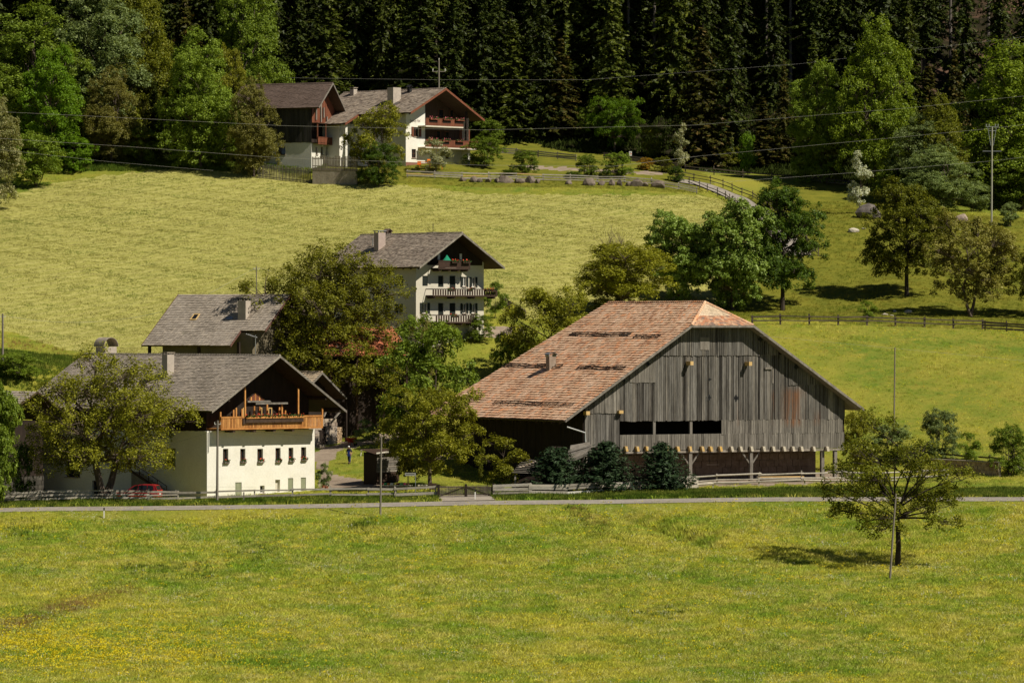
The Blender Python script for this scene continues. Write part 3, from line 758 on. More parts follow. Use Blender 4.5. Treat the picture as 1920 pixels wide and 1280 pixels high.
# ------------------------------------------------------------------ big old barn
def old_barn():
    F = Frame('barn', 1095, 921, 463, 28, 'huge old barn with weathered vertical boards and orange tiled half-hipped roof', 'barn')
    P = F.e; W = 29.6; L = 21.0
    fr = lambda px, py, y=0.0: F.front(px, py, y)
    rise = math.tan(R(33)); xa = 14.8; xl = -2.71; xr = 31.06
    zl = F.loc(F.world(0, 0, 0)).z + fr(1060, 788, -1.2)[1]
    za = zl + (xa-xl)*rise; zr = za - (xr-xa)*rise
    yf, yh, yr = -1.2, 2.2, 21.9; ye = 28.5; yq = ye + (yr-ye)*((xa-3.5-xl)/(xa-xl)); zh = za - 3.5*rise
    roofline = lambda x: (za - abs(x-xa)*rise) - 0.24
    hipline = lambda x: min(roofline(x), zh + 0.9 - 0.25)
    # roof decks
    m = MB(); xh0, xh1 = xa-3.5, xa+3.5; t = .18
    m.slab((xl, ye, zl), (xl, yf, zl), (xh0, yf, zh), (xh0, yq, zh), t); m.slab((xh0, yq, zh), (xh0, yf, zh), (xa, yh, za), (xa, yr, za), t)
    m.slab((xr, yf, zr), (xr, yr, zr), (xh1, yr, zh), (xh1, yf, zh), t); m.slab((xh1, yf, zh), (xh1, yr, zh), (xa, yr, za), (xa, yh, za), t)
    i = len(m.v); m.v += [(xh0, yf, zh), (xh1, yf, zh), (xa, yh, za), (xh0, yf, zh-t), (xh1, yf, zh-t), (xa, yh, za-t)]
    m.f += [(i, i+1, i+2), (i+3, i+5, i+4), (i, i+3, i+4, i+1)]
    roof = m.build('roof', WOOD_G, P)
    g1 = [fr(1068, 630), fr(1168, 637)]
    tile_field(roof, 'roof_tiles', TILE_O, (xl, ye, zl), (xl, yf, zl), (xh0, yf, zh), (xh0, yq, zh), 0.40, 0.42, th=0.075, jit=.022, seed=11, wave=0.02, sag=0.012)
    tile_field(roof, 'roof_tiles', TILE_O, (xh0, yq, zh), (xh0, yf, zh), (xa, yh, za), (xa, yr, za), 0.40, 0.42, th=0.075, jit=.022, seed=12, wave=0.02, sag=0.012)
    tile_field(roof, 'roof_tiles', TILE_O, (xr, yf, zr), (xr, yr, zr), (xh1, yr, zh), (xh1, yf, zh), 0.5, 0.52, th=0.07, seed=13)
    tile_field(roof, 'roof_tiles', TILE_O, (xh1, yf, zh), (xh1, yr, zh), (xa, yr, za), (xa, yh, za), 0.5, 0.52, th=0.07, seed=14)
    A, B, C = np.array((xh0, yf, zh)), np.array((xh1, yf, zh)), np.array((xa, yh, za)); q = .42
    A1, B1 = A + (C-A)*q, B + (C-B)*q
    tile_field(roof, 'roof_tiles', TILE_X, A, B, B1, A1, 0.34, 0.30, th=0.03, seed=15, label='patchwork of grey, red and cream tiles')
    tile_field(roof, 'roof_tiles', TILE_P, A1, B1, C + (B-A)*0.02, C - (B-A)*0.02, 0.34, 0.30, th=0.03, seed=16, label='pale weathered tiles on the hip')
    def ridge(a, b, nm='ridge_tiles'):
        a = Vector(a); b = Vector(b); n = int((b-a).length/.38); m = MB()
        for k in range(n):
            p = a + (b-a)*(k/n); q = a + (b-a)*((k+1.1)/n); m.tube([p + Vector((0, 0, .03)), q + Vector((0, 0, .03))], [.15, .115], 6)
        m.build(nm, TILE_O, roof, kind='stuff')
    ridge((xa, yh, za), (xa, yr, za)); ridge((xh0, yf, zh), (xa, yh, za)); ridge((xh1, yf, zh), (xa, yh, za))
    for s, xe, ze, xh in ((-1, xl, zl, xh0), (1, xr, zr, xh1)):
        m = MB(); h = .26
        for d, o in ((0, 0.0),):
            pts = [(xe, ze), (xh, zh)]
            m.hexa([(pts[0][0], yf-.07, pts[0][1]-h+.06), (pts[1][0], yf-.07, pts[1][1]-h+.06), (pts[1][0], yf-.01, pts[1][1]-h+.06), (pts[0][0], yf-.01, pts[0][1]-h+.06)],
                   [(pts[0][0], yf-.07, pts[0][1]+.07), (pts[1][0], yf-.07, pts[1][1]+.07), (pts[1][0], yf-.01, pts[1][1]+.07), (pts[0][0], yf-.01, pts[0][1]+.07)])
        m.build('verge_board', WOOD_G, roof)
    MB().box(xh0, xh1, yf-.07, yf-.01, zh-.2, zh-.002).build('fascia_board', WOOD_G, roof)
    # snow guards: dark poles held by hooks
    nrm = Vector((-rise, 0, 1)).normalized()
    for (pa, ya, pb, yb_) in ((1068, 630, 1170, 637), (1188, 634, 1229, 638), (940, 688, 1040, 698), (1082, 692, 1160, 700), (925, 757, 1066, 766)):
        a = F.plane(pa, ya, (xl, 0, zl), nrm); b = F.plane(pb, yb_, (xl, 0, zl), nrm); b.x = a.x; b.z = a.z
        m = MB(); up = nrm*.12; sl = Vector((1, 0, rise)).normalized()
        for k in (0.02, .42): m.tube([a+up+sl*k, a+(b-a)*.3+up*1.3+sl*(k+.05), (a+b)/2+up*.8+sl*(k-.08), a+(b-a)*.8+up*1.2+sl*(k+.03), b+up+sl*k], .045, 5)
        n = max(2, int((b-a).length/1.6))
        for k in range(n+1):
            p = a + (b-a)*(k/n); m.beam(p+nrm*.06-sl*.1, p+nrm*.14+sl*.5, .04, .05, nrm)
        m.build('snow_guard', WOOD_V, roof)
    c = F.plane(1033, 690, (xl, 0, zl), nrm)
    ch = chimney(P, 'chimney', c.x, c.y, .75, .75, c.z-.8, c.z+1.15, mat=STONE, cap='none')
    m = MB(); x, y, z = c.x, c.y, c.z+1.15; n = 8
    for i in range(n):
        a, b = math.pi*i/n, math.pi*(i+1)/n; q = lambda t_, r_, yy: (x+r_*math.cos(t_), yy, z+.18+r_*.45*math.sin(t_))
        m.hexa([q(a, .48, y-.5), q(b, .48, y-.5), q(b, .48, y+.5), q(a, .48, y+.5)], [q(a, .52, y-.5), q(b, .52, y-.5), q(b, .52, y+.5), q(a, .52, y+.5)])
    for sx in (-.4, .4): m.box(x+sx-.03, x+sx+.03, y-.4, y+.4, z, z+.2)
    m.build('chimney_hood', METAL, ch)
    # dark backing added behind the boards to block light
    zj = fr(1162, 846)[1]                            # underside of the boarded storeys
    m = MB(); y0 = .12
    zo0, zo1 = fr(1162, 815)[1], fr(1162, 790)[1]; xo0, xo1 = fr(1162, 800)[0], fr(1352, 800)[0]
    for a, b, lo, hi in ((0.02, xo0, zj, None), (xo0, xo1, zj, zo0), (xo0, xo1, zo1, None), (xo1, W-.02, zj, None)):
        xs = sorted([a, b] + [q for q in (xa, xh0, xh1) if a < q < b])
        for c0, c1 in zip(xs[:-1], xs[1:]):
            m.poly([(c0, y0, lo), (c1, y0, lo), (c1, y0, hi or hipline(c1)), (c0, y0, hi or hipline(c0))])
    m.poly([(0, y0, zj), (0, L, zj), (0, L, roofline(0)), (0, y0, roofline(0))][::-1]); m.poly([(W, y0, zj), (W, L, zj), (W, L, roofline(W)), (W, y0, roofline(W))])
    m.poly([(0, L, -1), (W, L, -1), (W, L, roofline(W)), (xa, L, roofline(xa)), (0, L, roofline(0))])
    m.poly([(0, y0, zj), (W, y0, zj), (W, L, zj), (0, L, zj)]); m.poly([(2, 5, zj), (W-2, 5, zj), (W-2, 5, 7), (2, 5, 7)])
    core = m.build('light_block_backing', WOOD_V, P)
    # boards: object-random tints and rust runs
    BM = M('barn_board', (0.080, 0.074, 0.064), (0.20, 0.187, 0.165), 1.6, (1.5, 1.5, 0.10), 0.9, rand=[(0.62, 0.60, 0.58), (0.85, 0.84, 0.82), (1.0, 1.0, 1.0), (1.12, 1.1, 1.07), (1.25, 1.2, 1.12)], island=[(.8, .8, .8), (1.1, 1.1, 1.1)], fine=0.3, bump=.4)
    nt = BM.node_tree; bs = [n for n in nt.nodes if n.type == 'BSDF_PRINCIPLED'][0]; base = bs.inputs['Base Color'].links[0].from_socket
    tc = nd(nt, 'ShaderNodeTexCoord'); sp = nd(nt, 'ShaderNodeSeparateXYZ'); nt.links.new(tc.outputs['Object'], sp.inputs[0])
    rn = noise_(nt, tc.outputs['Object'], 2.2, 4, .7, (1, 1, 0.09))
    fac = None
    for (cx, wd, ztop, zlow, amt) in [(fr(1487, 750)[0], 1.5, fr(1487, 722)[1], fr(1487, 792)[1], 1.0), (fr(1384, 770)[0], .22, fr(1384, 752)[1], fr(1384, 790)[1], .75), (fr(1449, 750)[0], .25, fr(1449, 728)[1], fr(1449, 790)[1], .6), (fr(1530, 770)[0], .5, fr(1530, 765)[1], fr(1530, 790)[1], .5)]:
        dx = math_(nt, 'ABSOLUTE', math_(nt, 'SUBTRACT', sp.outputs[0], cx)); fx = maprange(nt, dx, wd*.2, wd*1.15, 1, 0)
        fz = maprange(nt, sp.outputs[2], ztop, ztop-.8, 0, 1); fz2 = maprange(nt, sp.outputs[2], zlow-.6, zlow, 0, 1)
        q = math_(nt, 'MULTIPLY', math_(nt, 'MULTIPLY', fx, fz), math_(nt, 'MULTIPLY', fz2, amt))
        fac = q if fac is None else math_(nt, 'MAXIMUM', fac, q)
    fac = math_(nt, 'MULTIPLY', fac, maprange(nt, rn, .38, .64))
    nt.links.new(mixc(nt, fac, base, (0.19, 0.080, 0.030)), bs.inputs['Base Color'])
    z2 = fr(1240, 667)[1]; z3 = fr(1240, 789)[1]
    x1 = fr(1162, 700)[0]
    zs = [fr(1095, 775)[1], fr(1162, 720)[1]]
    # lowest row, upper-left tier etc.; each tier laps over the one below
    REST = MB()
    planks_front(P, xo0, W-.1, -.02, zo0, zj, .24, BM, seed=21, into=REST)
    planks_front(P, xo1, W-.3, -.03, zo1+.05, zo0-.06, .24, BM, seed=22, into=REST)
    planks_front(P, 0.1, x1, 0.02, lambda x: min(roofline(x), fr(1120, 773)[1]+.1), fr(1120, 838)[1], .30, BM, seed=23)
    planks_front(P, 0.1, x1-.05, -.06, roofline, lambda x: fr(1120, 775)[1], .30, BM, seed=24, skipf=lambda x: roofline(x) < fr(1120, 775)[1]+.2, into=REST)
    xm = fr(1477, 700)[0]; z4 = fr(1477, 722)[1]
    planks_front(P, x1, xm, -.05, lambda x: min(roofline(x), z2+.1), z3, .20, BM, seed=25, gap=.06)
    planks_front(P, xm, W-.05, -.05, lambda x: min(roofline(x), z4+.1), z3, .20, BM, seed=26, gap=.05)
    planks_front(P, xm, W-1.2, -.13, lambda x: min(roofline(x), z2+.1), z4, .26, BM, seed=27, gap=.05, skipf=lambda x: roofline(x) < z4+.15)
    xt0, xt1 = xa-(za-z2)/rise+1.0, xa+(za-z2)/rise-1.0
    planks_front(P, xt0, xt1, -.13, hipline, z2, .24, BM, seed=28, gap=.05)
    x0, x2 = fr(1180, 718)[0], fr(1228, 718)[0]
    planks_front(P, x0, x2, -.10, roofline, fr(1200, 717)[1], .32, BM, seed=29, skipf=lambda x: roofline(x) < fr(1200, 717)[1]+.3, into=REST)
    REST.build('planks', BM, P, kind='stuff')
    # hatch, diamond air holes, hay beam ends, latch
    def fbx(px0, px1, py0, py1, yy0, yy1, nm, mat, par=P):
        a = fr(px0, py0); b = fr(px1, py1); return MB().box(min(a[0], b[0]), max(a[0], b[0]), yy0, yy1, min(a[1], b[1]), max(a[1], b[1])).build(nm, mat, par)
    fbx(1311, 1328, 632, 656, -.22, -.17, 'hatch', WOOD_G)
    for px, py, r in ((1328, 745, .26), (1379, 746, .28), (1330, 711, .16), (1424, 636, .25), (1491, 688, .24), (1213, 682, .22)):
        x, z = fr(px, py); m = MB(); yy = -.20 if py < 690 else -.10
        for a, b in ((0, 0), (r*.55, 0), (-r*.55, 0), (0, r*.6), (0, -r*.6)):
            m.tube([(x+a, yy-.004, z+b), (x+a, yy+.02, z+b)], r*.55, 8)
        m.build('air_hole', DARKM, P)
    for px, py in ((1297, 681), (1407, 682)):
        x, z = fr(px, py, -.9); MB().box(x-.17, x+.17, -.95, -.05, z-.18, z+.2).build('beam_end', WOOD_N, P)
    fbx(1433, 1446, 688, 692, -.22, -.12, 'latch_board', WOOD_G); fbx(1447, 1449, 692, 718, -.14, -.10, 'latch_post', WOOD_G)
    x, z = fr(1098, 774); MB().box(x-.2, x+.2, -.5, .1, z-.18, z+.18).build('beam_end', WOOD_N, P)
    x, z = fr(1160, 772); MB().box(x-.2, x+.25, -.5, .1, z-.15, z+.15).build('beam_end', WOOD_N, P)
    # row of projecting joist ends under the boards
    LICH = M('lichened_joist', (0.55, 0.32, 0.05), (0.45, 0.36, 0.22), 4, fine=.3); PALE = M('pale_sawn_joist', (0.5, 0.44, 0.33), (0.4, 0.36, 0.28), 4, fine=.2)
    for i, px in enumerate((1176, 1197, 1215, 1236, 1254, 1273, 1296, 1319, 1335, 1353, 1374, 1391, 1411, 1434, 1452, 1472, 1489, 1505, 1528, 1553)):
        x, z = fr(px, 840, -.45); m = MB(); m.hexa([(x-.13, -.50, z-.3), (x+.13, -.50, z-.3), (x+.13, .1, z-.3), (x-.13, .1, z-.3)], [(x-.2, -.42, z+.18), (x+.06, -.42, z+.18), (x+.06, .1, z+.18), (x-.2, .1, z+.18)])
        m.build('joist_end', LICH if i < 10 else PALE, P)
    MB().box(xo0, W-.1, -.12, .15, zj-.22, zj-.03).build('sill_beam', WOOD_G, P)
    # opening row posts
    for px in (1227, 1296): x = fr(px, 800)[0]; MB().box(x-.14, x+.14, .0, .26, zo0-.1, zo1+.1).build('post', WOOD_G, P)
    # undercroft: posts with braces, masonry set back
    gz = lambda x, y: H1(*F.world(x, y, 0).xy) - F.o.z
    for px in (1295, 1409, 1543, 1567):
        x = fr(px, 870)[0]; m = MB().box(x-.17, x+.17, -.02, .32, gz(x, 0)-.5, zj-.23)
        for s in (-1, 1):
            if px < 1500: m.beam((x+s*.16, .15, zj-1.35), (x+s*.95, .15, zj-.32), .14, .16, (0, 1, 0))
        m.build('post', WOOD_G, P)
    st = M('dark_rubble_masonry', (0.13, 0.09, 0.065), (0.2, 0.145, 0.11), 1.4, fine=.3)
    xw = fr(1543, 870)[0]
    wb = [F.front(1325, 870, 3.0), F.front(1346, 858, 3.0)]
    hl = [(wb[0][0]-xo0, wb[1][0]-xo0, wb[0][1]+1.5, wb[1][1]+1.5)]
    m = MB().panel((xo0, 3.0, -1.5), (1, 0, 0), (0, -1, 0), xw-xo0+1, zj+1.5, hl, .4)
    m.poly([(0.2, .5, -1.5), (0.2, L, -1.5), (0.2, L, zj), (0.2, .5, zj)][::-1]); m.poly([(xw+1, 3, -1.5), (xw+1, L, -1.5), (xw+1, L, zj), (xw+1, 3, zj)])
    m.build('masonry', st, P)
    window(P, (xo0, 3.0, -1.5), (1, 0, 0), (0, -1, 0), *hl[0], depth=.35, fmat=FRAME_B)
    # courses of stones in the undercroft wall
    rg = random.Random(8); z = 0.05
    for r in range(5):
        x = xo0 + rg.uniform(0, .3); hh = (zj-.5)/5
        while x < xw - .3:
            w = rg.uniform(.5, 1.0)
            if not (hl[0][0]+xo0-.3 < x+w/2 < hl[0][1]+xo0+.3 and 1.0 < z+hh/2 < 2.2):
                MB().box(x, x+w-.05, 3.0-rg.uniform(.04, .1), 3.05, z, z+hh-.05).build('stone', st, P)
            x += w
        z += hh
    # left side: eave gutter pipe, dark side boards
    planks_front(P, 0.1, L+5, 0.0, roofline(0)-.1, 0.6, .45, WOOD_V, axis='y', seed=31, kind='stuff')
    a = fr(1063, 800, -.3); b = fr(1097, 811, -.3); c_ = fr(1098, 828, -.3)
    MB().tube([(a[0], -.3, a[1]), (b[0], -.3, b[1]), (c_[0], -.3, c_[1])], .07, 6).build('drain_pipe', M('pale_zinc', (.5, .5, .48), rough=.4), P)
    MB().tube([(xl-.08, yf, zl-.03), (xl-.08, ye, zl-.03)], .09, 6).build('gutter', WOOD_D, P)
    for y in np.arange(.2, ye, 1.6):
        MB().beam((xl+.1, y, zl-.3), (1.4, y, zl-.3+(1.4-xl-.1)*rise), .14, .18).build('rafter', WOOD_D, roof)
    return F
BF = old_barn()

# ------------------------------------------------------------------ white house in the middle
def middle_house():
    F = Frame('house', 780, 655, 520, 40, 'three-storey cream house with three dark balconies and green shutters, beyond the walnut tree', 'house')
    P = F.e; W, L = 9.54, 14.6; fr = F.front
    xl, xr, xa = -1.2, 10.76, 4.78
    zl = fr(787, 500.5, -2.1)[1]; za = fr(867, 437, -2.1)[1]; zr = zl
    rl = lambda x: (zl + (x-xl)*(za-zl)/(xa-xl) if x < xa else zr + (xr-x)*(za-zr)/(xr-xa)) - .2
    U, N = (1, 0, 0), (0, -1, 0)
    def h(px0, px1, py0, py1): a = fr(px0, py1); b = fr(px1, py0); return (a[0], b[0], a[1], b[1])
    RA = [h(792, 802, 517, 536), h(821.5, 831.5, 517, 538), h(843, 854, 517, 540), h(867, 874, 519, 537), h(884, 891, 520, 538)]
    RB = [h(792, 801, 568, 587), h(821.5, 831.5, 568, 590), h(843, 854, 568, 590), h(867, 874, 569, 587), h(884, 891, 569, 587)]
    RC = [h(792, 801, 618, 637), h(821.5, 831.5, 618, 640), h(855, 865, 618, 638)]
    holes = RA + RB + RC
    m = MB().panel((0, 0, -3), U, N, W, rl(0)+3, [(a, b, c+3, d+3) for a, b, c, d in holes], .25)
    xs = [0, xa, W]
    m.poly([(0, 0, rl(0)), (W, 0, rl(0)), (W, 0, rl(W)), (xa, 0, rl(xa))])
    a = F.side(756, 537); b = F.side(739, 516); s1 = (a[0], b[0], a[1], b[1])
    a = F.side(756, 587); b = F.side(739, 568); s2 = (a[0], b[0], a[1], b[1])
    m.panel((0, 0, -3), (0, 1, 0), (-1, 0, 0), L, rl(0)+3, [(p, q, r+3, s+3) for p, q, r, s in (s1, s2)], .25)
    m.box(.27, W-.01, .27, L, -3, rl(0)-.3); m.poly([(W, 0, -3), (W, L, -3), (W, L, rl(W)), (W, 0, rl(W))]); m.poly([(0, L, -3), (W, L, -3), (W, L, rl(W)), (xa, L, rl(xa)), (0, L, rl(0))][::-1])
    m.build('wall', CREAM, P)
    # dark boarded gable above the top floor
    zt = fr(810, 497)[1]; m = MB(); xt = 1.55
    m.poly([(xt, -.04, zt), (W-.25, -.04, zt), (W-.25, -.04, rl(W-.25)), (xa, -.04, rl(xa)), (xt, -.04, rl(xt))]); gb = m.build('gable_boarding', WOOD_V, P)
    for i, hh in enumerate(RA):
        if i in (0, 1, 2):
            m = MB().box(hh[0]+.03, hh[1]-.03, .08, .12, hh[2]+.02, hh[3]-.02)
            for k in range(8): zz = hh[2]+(hh[3]-hh[2])*(k+.5)/8; m.box(hh[0]+.08, hh[1]-.08, .06, .08, zz-.05, zz+.04)
            m.build('shutter', SHUT, P)
        else: window(P, (0, 0, 0), U, N, *hh, shutters=SHUT)
    for i, hh in enumerate(RB):
        if i in (1, 2):
            MB().box(hh[0]+.03, hh[1]-.03, .08, .12, hh[2]+.02, hh[3]-.02).build('shutter', SHUT, P)
        else: window(P, (0, 0, 0), U, N, *hh, shutters=SHUT, curtain=True)
    for hh in RC: window(P, (0, 0, 0), U, N, *hh, shutters=SHUT if hh is RC[0] else None)
    for s in (s1, s2): window(P, (0, 0, 0), (0, 1, 0), (-1, 0, 0), *s, depth=.12, pane=SHUT)
    DK = M('dark_balcony_timber', (0.035, 0.020, 0.014), (0.055, 0.03, 0.02), 3)
    def balcony(px0, px1, pyf, pyt, off, nb, slots, boxes):
        x0, z0 = fr(px0, pyf, -off); x1 = fr(px1, pyf, -off)[0]; z1 = fr(px0, pyt, -off)[1]
        b = MB().box(x0, x1, -off, -.002, z0, z0+.16).build('balcony', DK, P)
        MB().box(x0, x1, -off-.03, -off+.07, z1-.1, z1).build('handrail', DK, b)
        for k in range(nb+1):
            x = x0 + .05 + (x1-x0-.1)*k/nb
            if slots: MB().box(x-.10, x+.10, -off, -off+.04, z0+.17, z1-.11).build('baluster', DK, b)
        if not slots: MB().box(x0+.02, x1-.02, -off+.005, -off+.035, z0+.17, z1-.11).build('balcony_board', DK, b)
        for k in range(4):
            x = x0+.3+(x1-x0-.6)*k/3; MB().box(x-.1, x+.1, -off+.1, -.05, z0-.2, z0-.003).build('bracket', DK, b)
        for i, (a, c) in enumerate(boxes): flowerbox(b, (0, -off-.03, 0), U, N, fr(a, pyt, -off)[0], fr(c, pyt, -off)[0], z1-.3, .02, mat=DK, seed=i+px0, dens=1)
        MB().box(x0, x0+.05, -off+.08, -.01, z1-.1, z1).build('handrail', DK, b); MB().box(x1-.05, x1, -off+.08, -.01, z1-.1, z1).build('handrail', DK, b)
        return b
    balcony(822, 882, 505, 488, 1.3, 10, False, [(845, 858), (866, 880)])
    balcony(812, 932, 556, 541, 1.3, 26, True, [(838, 852), (874, 884), (908, 930)])
    balcony(818, 893, 606, 590, 1.3, 16, True, [(844, 856)])
    for px in (822, 863): x, z = fr(px, 481); MB().box(x-.15, x+.15, -.10, -.05, z-.35, z+.3).build('window', FRAME_W, P)
    # folded green sunshade on the top balcony
    x, z = fr(838, 487, -.6); m = MB(); k = 10
    for i in range(k):
        a, b = 2*math.pi*i/k, 2*math.pi*(i+1)/k; m.poly([(x, -.6, z+.55), (x+.55*math.cos(a), -.6+.35*math.sin(a), z-.1), (x+.55*math.cos(b), -.6+.35*math.sin(b), z-.1)])
    g = m.build('parasol', M('green_canvas', (0.01, 0.22, 0.12)), None); g.parent = None; g.location = F.o; g.rotation_euler = (0, 0, F.phi)
    tag(g, 'small green parasol standing on the top balcony of the cream house', 'parasol')
    roof = gable_roof(F, xl, zl, xr, zr, xa, za, -2.1, L+1.2, TILE_M, ex=.28, tw=.3, seed=31, verge=WOOD_G, rafters=14)
    n = Vector((-(za-zl), 0, xa-xl)).normalized()
    p = F.plane(712, 466, (xl, 0, zl), n); chimney(P, 'chimney', p.x, p.y, 1.0, .8, p.z-.6, p.z+1.75, mat=M('pink_chimney', (.42, .34, .29), (.36, .28, .24), 2), cap='slab', capmat=METAL)
    p = F.plane(727, 441, (xa+.8, 0, 0), (1, 0, 0)); chimney(P, 'chimney', p.x, p.y, .6, .7, za-1.2, za+.15, mat=WOOD_G, cap='gable', capmat=TILE_B)
    p = F.plane(812, 436, (xa+.6, 0, 0), (1, 0, 0)); chimney(P, 'chimney', p.x, p.y, .8, .9, za-1.2, za-.05, mat=CHIM, cap='slab')
    m = MB().tube([(p.x, p.y, za), (p.x, p.y, za+1.15)], .03); 
    for k, zz in enumerate((.65, .85, 1.0)): m.tube([(p.x-.35, p.y-.3, za+zz), (p.x+.35, p.y+.3, za+zz)], .015, 4)
    m.build('aerial', DARKM, P)
    p = F.plane(701, 462, (xl, 0, zl), n); m = MB(); 
    for dx in (-.2, .2): m.tube([(p.x, p.y+dx, p.z), (p.x, p.y+dx, p.z+.9)], .06)
    m.build('vent_pipe', METAL, P)
    return F
MF = middle_house()

# ------------------------------------------------------------------ grey roofed house behind the farmhouse
def grey_house():
    F = Frame('house', 470, 700, 500, 58, 'house with grey tiled roof and a small roof window, behind the white farmhouse', 'house')
    P = F.e; W, L = 12, 14.2
    za = 2.72 - F.o.z; zl = -2.66 - F.o.z; xa, xl, xr = 5.6, -1.0, 12.2
    sl = (za-zl)/(xa-xl)
    rl = lambda x: za - abs(x-xa)*sl - .2
    yb = 13.3
    m = MB(); m.poly([(0.9, .4, -8), (W, .4, -8), (W, .4, rl(W)), (xa, .4, rl(xa)), (.9, .4, rl(.9))]); m.poly([(.9, .4, -8), (.9, L-2.2, -8), (.9, L-2.2, rl(.9)), (.9, .4, rl(.9))][::-1])
    m.poly([(.9, L-2.2, -8), (W, L-2.2, -8), (W, L-2.2, rl(W)), (xa, L-2.2, rl(xa)), (.9, L-2.2, rl(.9))]); m.poly([(W, .4, -8), (W, L-2.2, -8), (W, L-2.2, rl(W)), (W, .4, rl(W))])
    m.build('wall', M('ochre_render', (.17, .14, .09), (.13, .11, .07), .8), P)
    for y in (12.9, 6.5, 1.4):
        MB().box(-.3, -.05, y-.14, y+.14, -8, rl(-.3)).build('post', WOOD_V, P)
    x1 = xl + 1.55/sl
    z1 = zl + 1.55
    m = MB()
    m.slab((xl, yb, zl), (xl, 1.9, zl), (x1, 1.9, z1), (x1, yb, z1), .16); m.slab((x1, yb, z1), (x1, -1.2, z1), (xa, -1.2, za), (xa, yb, za), .16)
    m.slab((xr, -1.2, rl(xr)+.2), (xr, yb, rl(xr)+.2), (xa, yb, za), (xa, -1.2, za), .16); roof = m.build('roof', WOOD_D, P)
    tile_field(roof, 'roof_tiles', TILE_G, (xl, yb, zl), (xl, 1.9, zl), (x1, 1.9, z1), (x1, yb, z1), .32, .29, seed=41, wave=.012)
    tile_field(roof, 'roof_tiles', TILE_G, (x1, yb, z1), (x1, -1.2, z1), (xa, -1.2, za), (xa, yb, za), .32, .29, seed=42, wave=.012)
    tile_field(roof, 'roof_tiles', TILE_G, (xr, -1.2, rl(xr)+.2), (xr, yb, rl(xr)+.2), (xa, yb, za), (xa, -1.2, za), .5, .5, seed=43)
    VB = M('red_brown_verge', (.12, .06, .045))
    for y, a, b in ((yb+.03, (xl, zl), (xa, za)), (1.87, (xl, zl), (x1, z1)), (-1.23, (x1, z1), (xa, za)), (-1.23, (xr, rl(xr)+.2), (xa, za))):
        MB().hexa([(a[0], y-.03, a[1]-.18), (b[0], y-.03, b[1]-.18), (b[0], y+.03, b[1]-.18), (a[0], y+.03, a[1]-.18)], [(a[0], y-.03, a[1]+.08), (b[0], y-.03, b[1]+.08), (b[0], y+.03, b[1]+.08), (a[0], y+.03, a[1]+.08)]).build('verge_board', VB, roof)
    n = Vector((-sl, 0, 1)).normalized(); sv = Vector((1, 0, sl)).normalized()
    p = F.plane(366, 595, (xl, 0, zl), n)
    m = MB(); q = p + n*.12
    for a, b in ((-.4, -.3), (.3, .4)): m.slab(q+sv*(-.5)+Vector((0, a, 0)), q+sv*(-.5)+Vector((0, b, 0)), q+sv*.5+Vector((0, b, 0)), q+sv*.5+Vector((0, a, 0)), .1)
    for a, b in ((-.5, -.38), (.38, .5)): m.slab(q+sv*a+Vector((0, -.3, 0)), q+sv*a+Vector((0, .3, 0)), q+sv*b+Vector((0, .3, 0)), q+sv*b+Vector((0, -.3, 0)), .1)
    w = m.build('roof_window', WOOD_N, P); q = p + n*.08
    MB().slab(q+sv*(-.4)+Vector((0, -.32, 0)), q+sv*(-.4)+Vector((0, .32, 0)), q+sv*.4+Vector((0, .32, 0)), q+sv*.4+Vector((0, -.32, 0)), .03).build('pane', GLASS, w)
    p = F.plane(458, 594, (xl, 0, zl), n); chimney(P, 'chimney', p.x, p.y, .9, 1.0, p.z-.8, p.z+1.7, cap='slab', capmat=DARKM)
    p = F.plane(430, 597, (xl, 0, zl), n) + n*.1; MB().slab(p-sv*.25+Vector((0, -.5, 0)), p-sv*.25+Vector((0, .4, 0)), p+sv*.2+Vector((0, .4, 0)), p+sv*.2+Vector((0, -.5, 0)), .06).build('roof_hatch', METAL, P)
    return F
GF = grey_house()

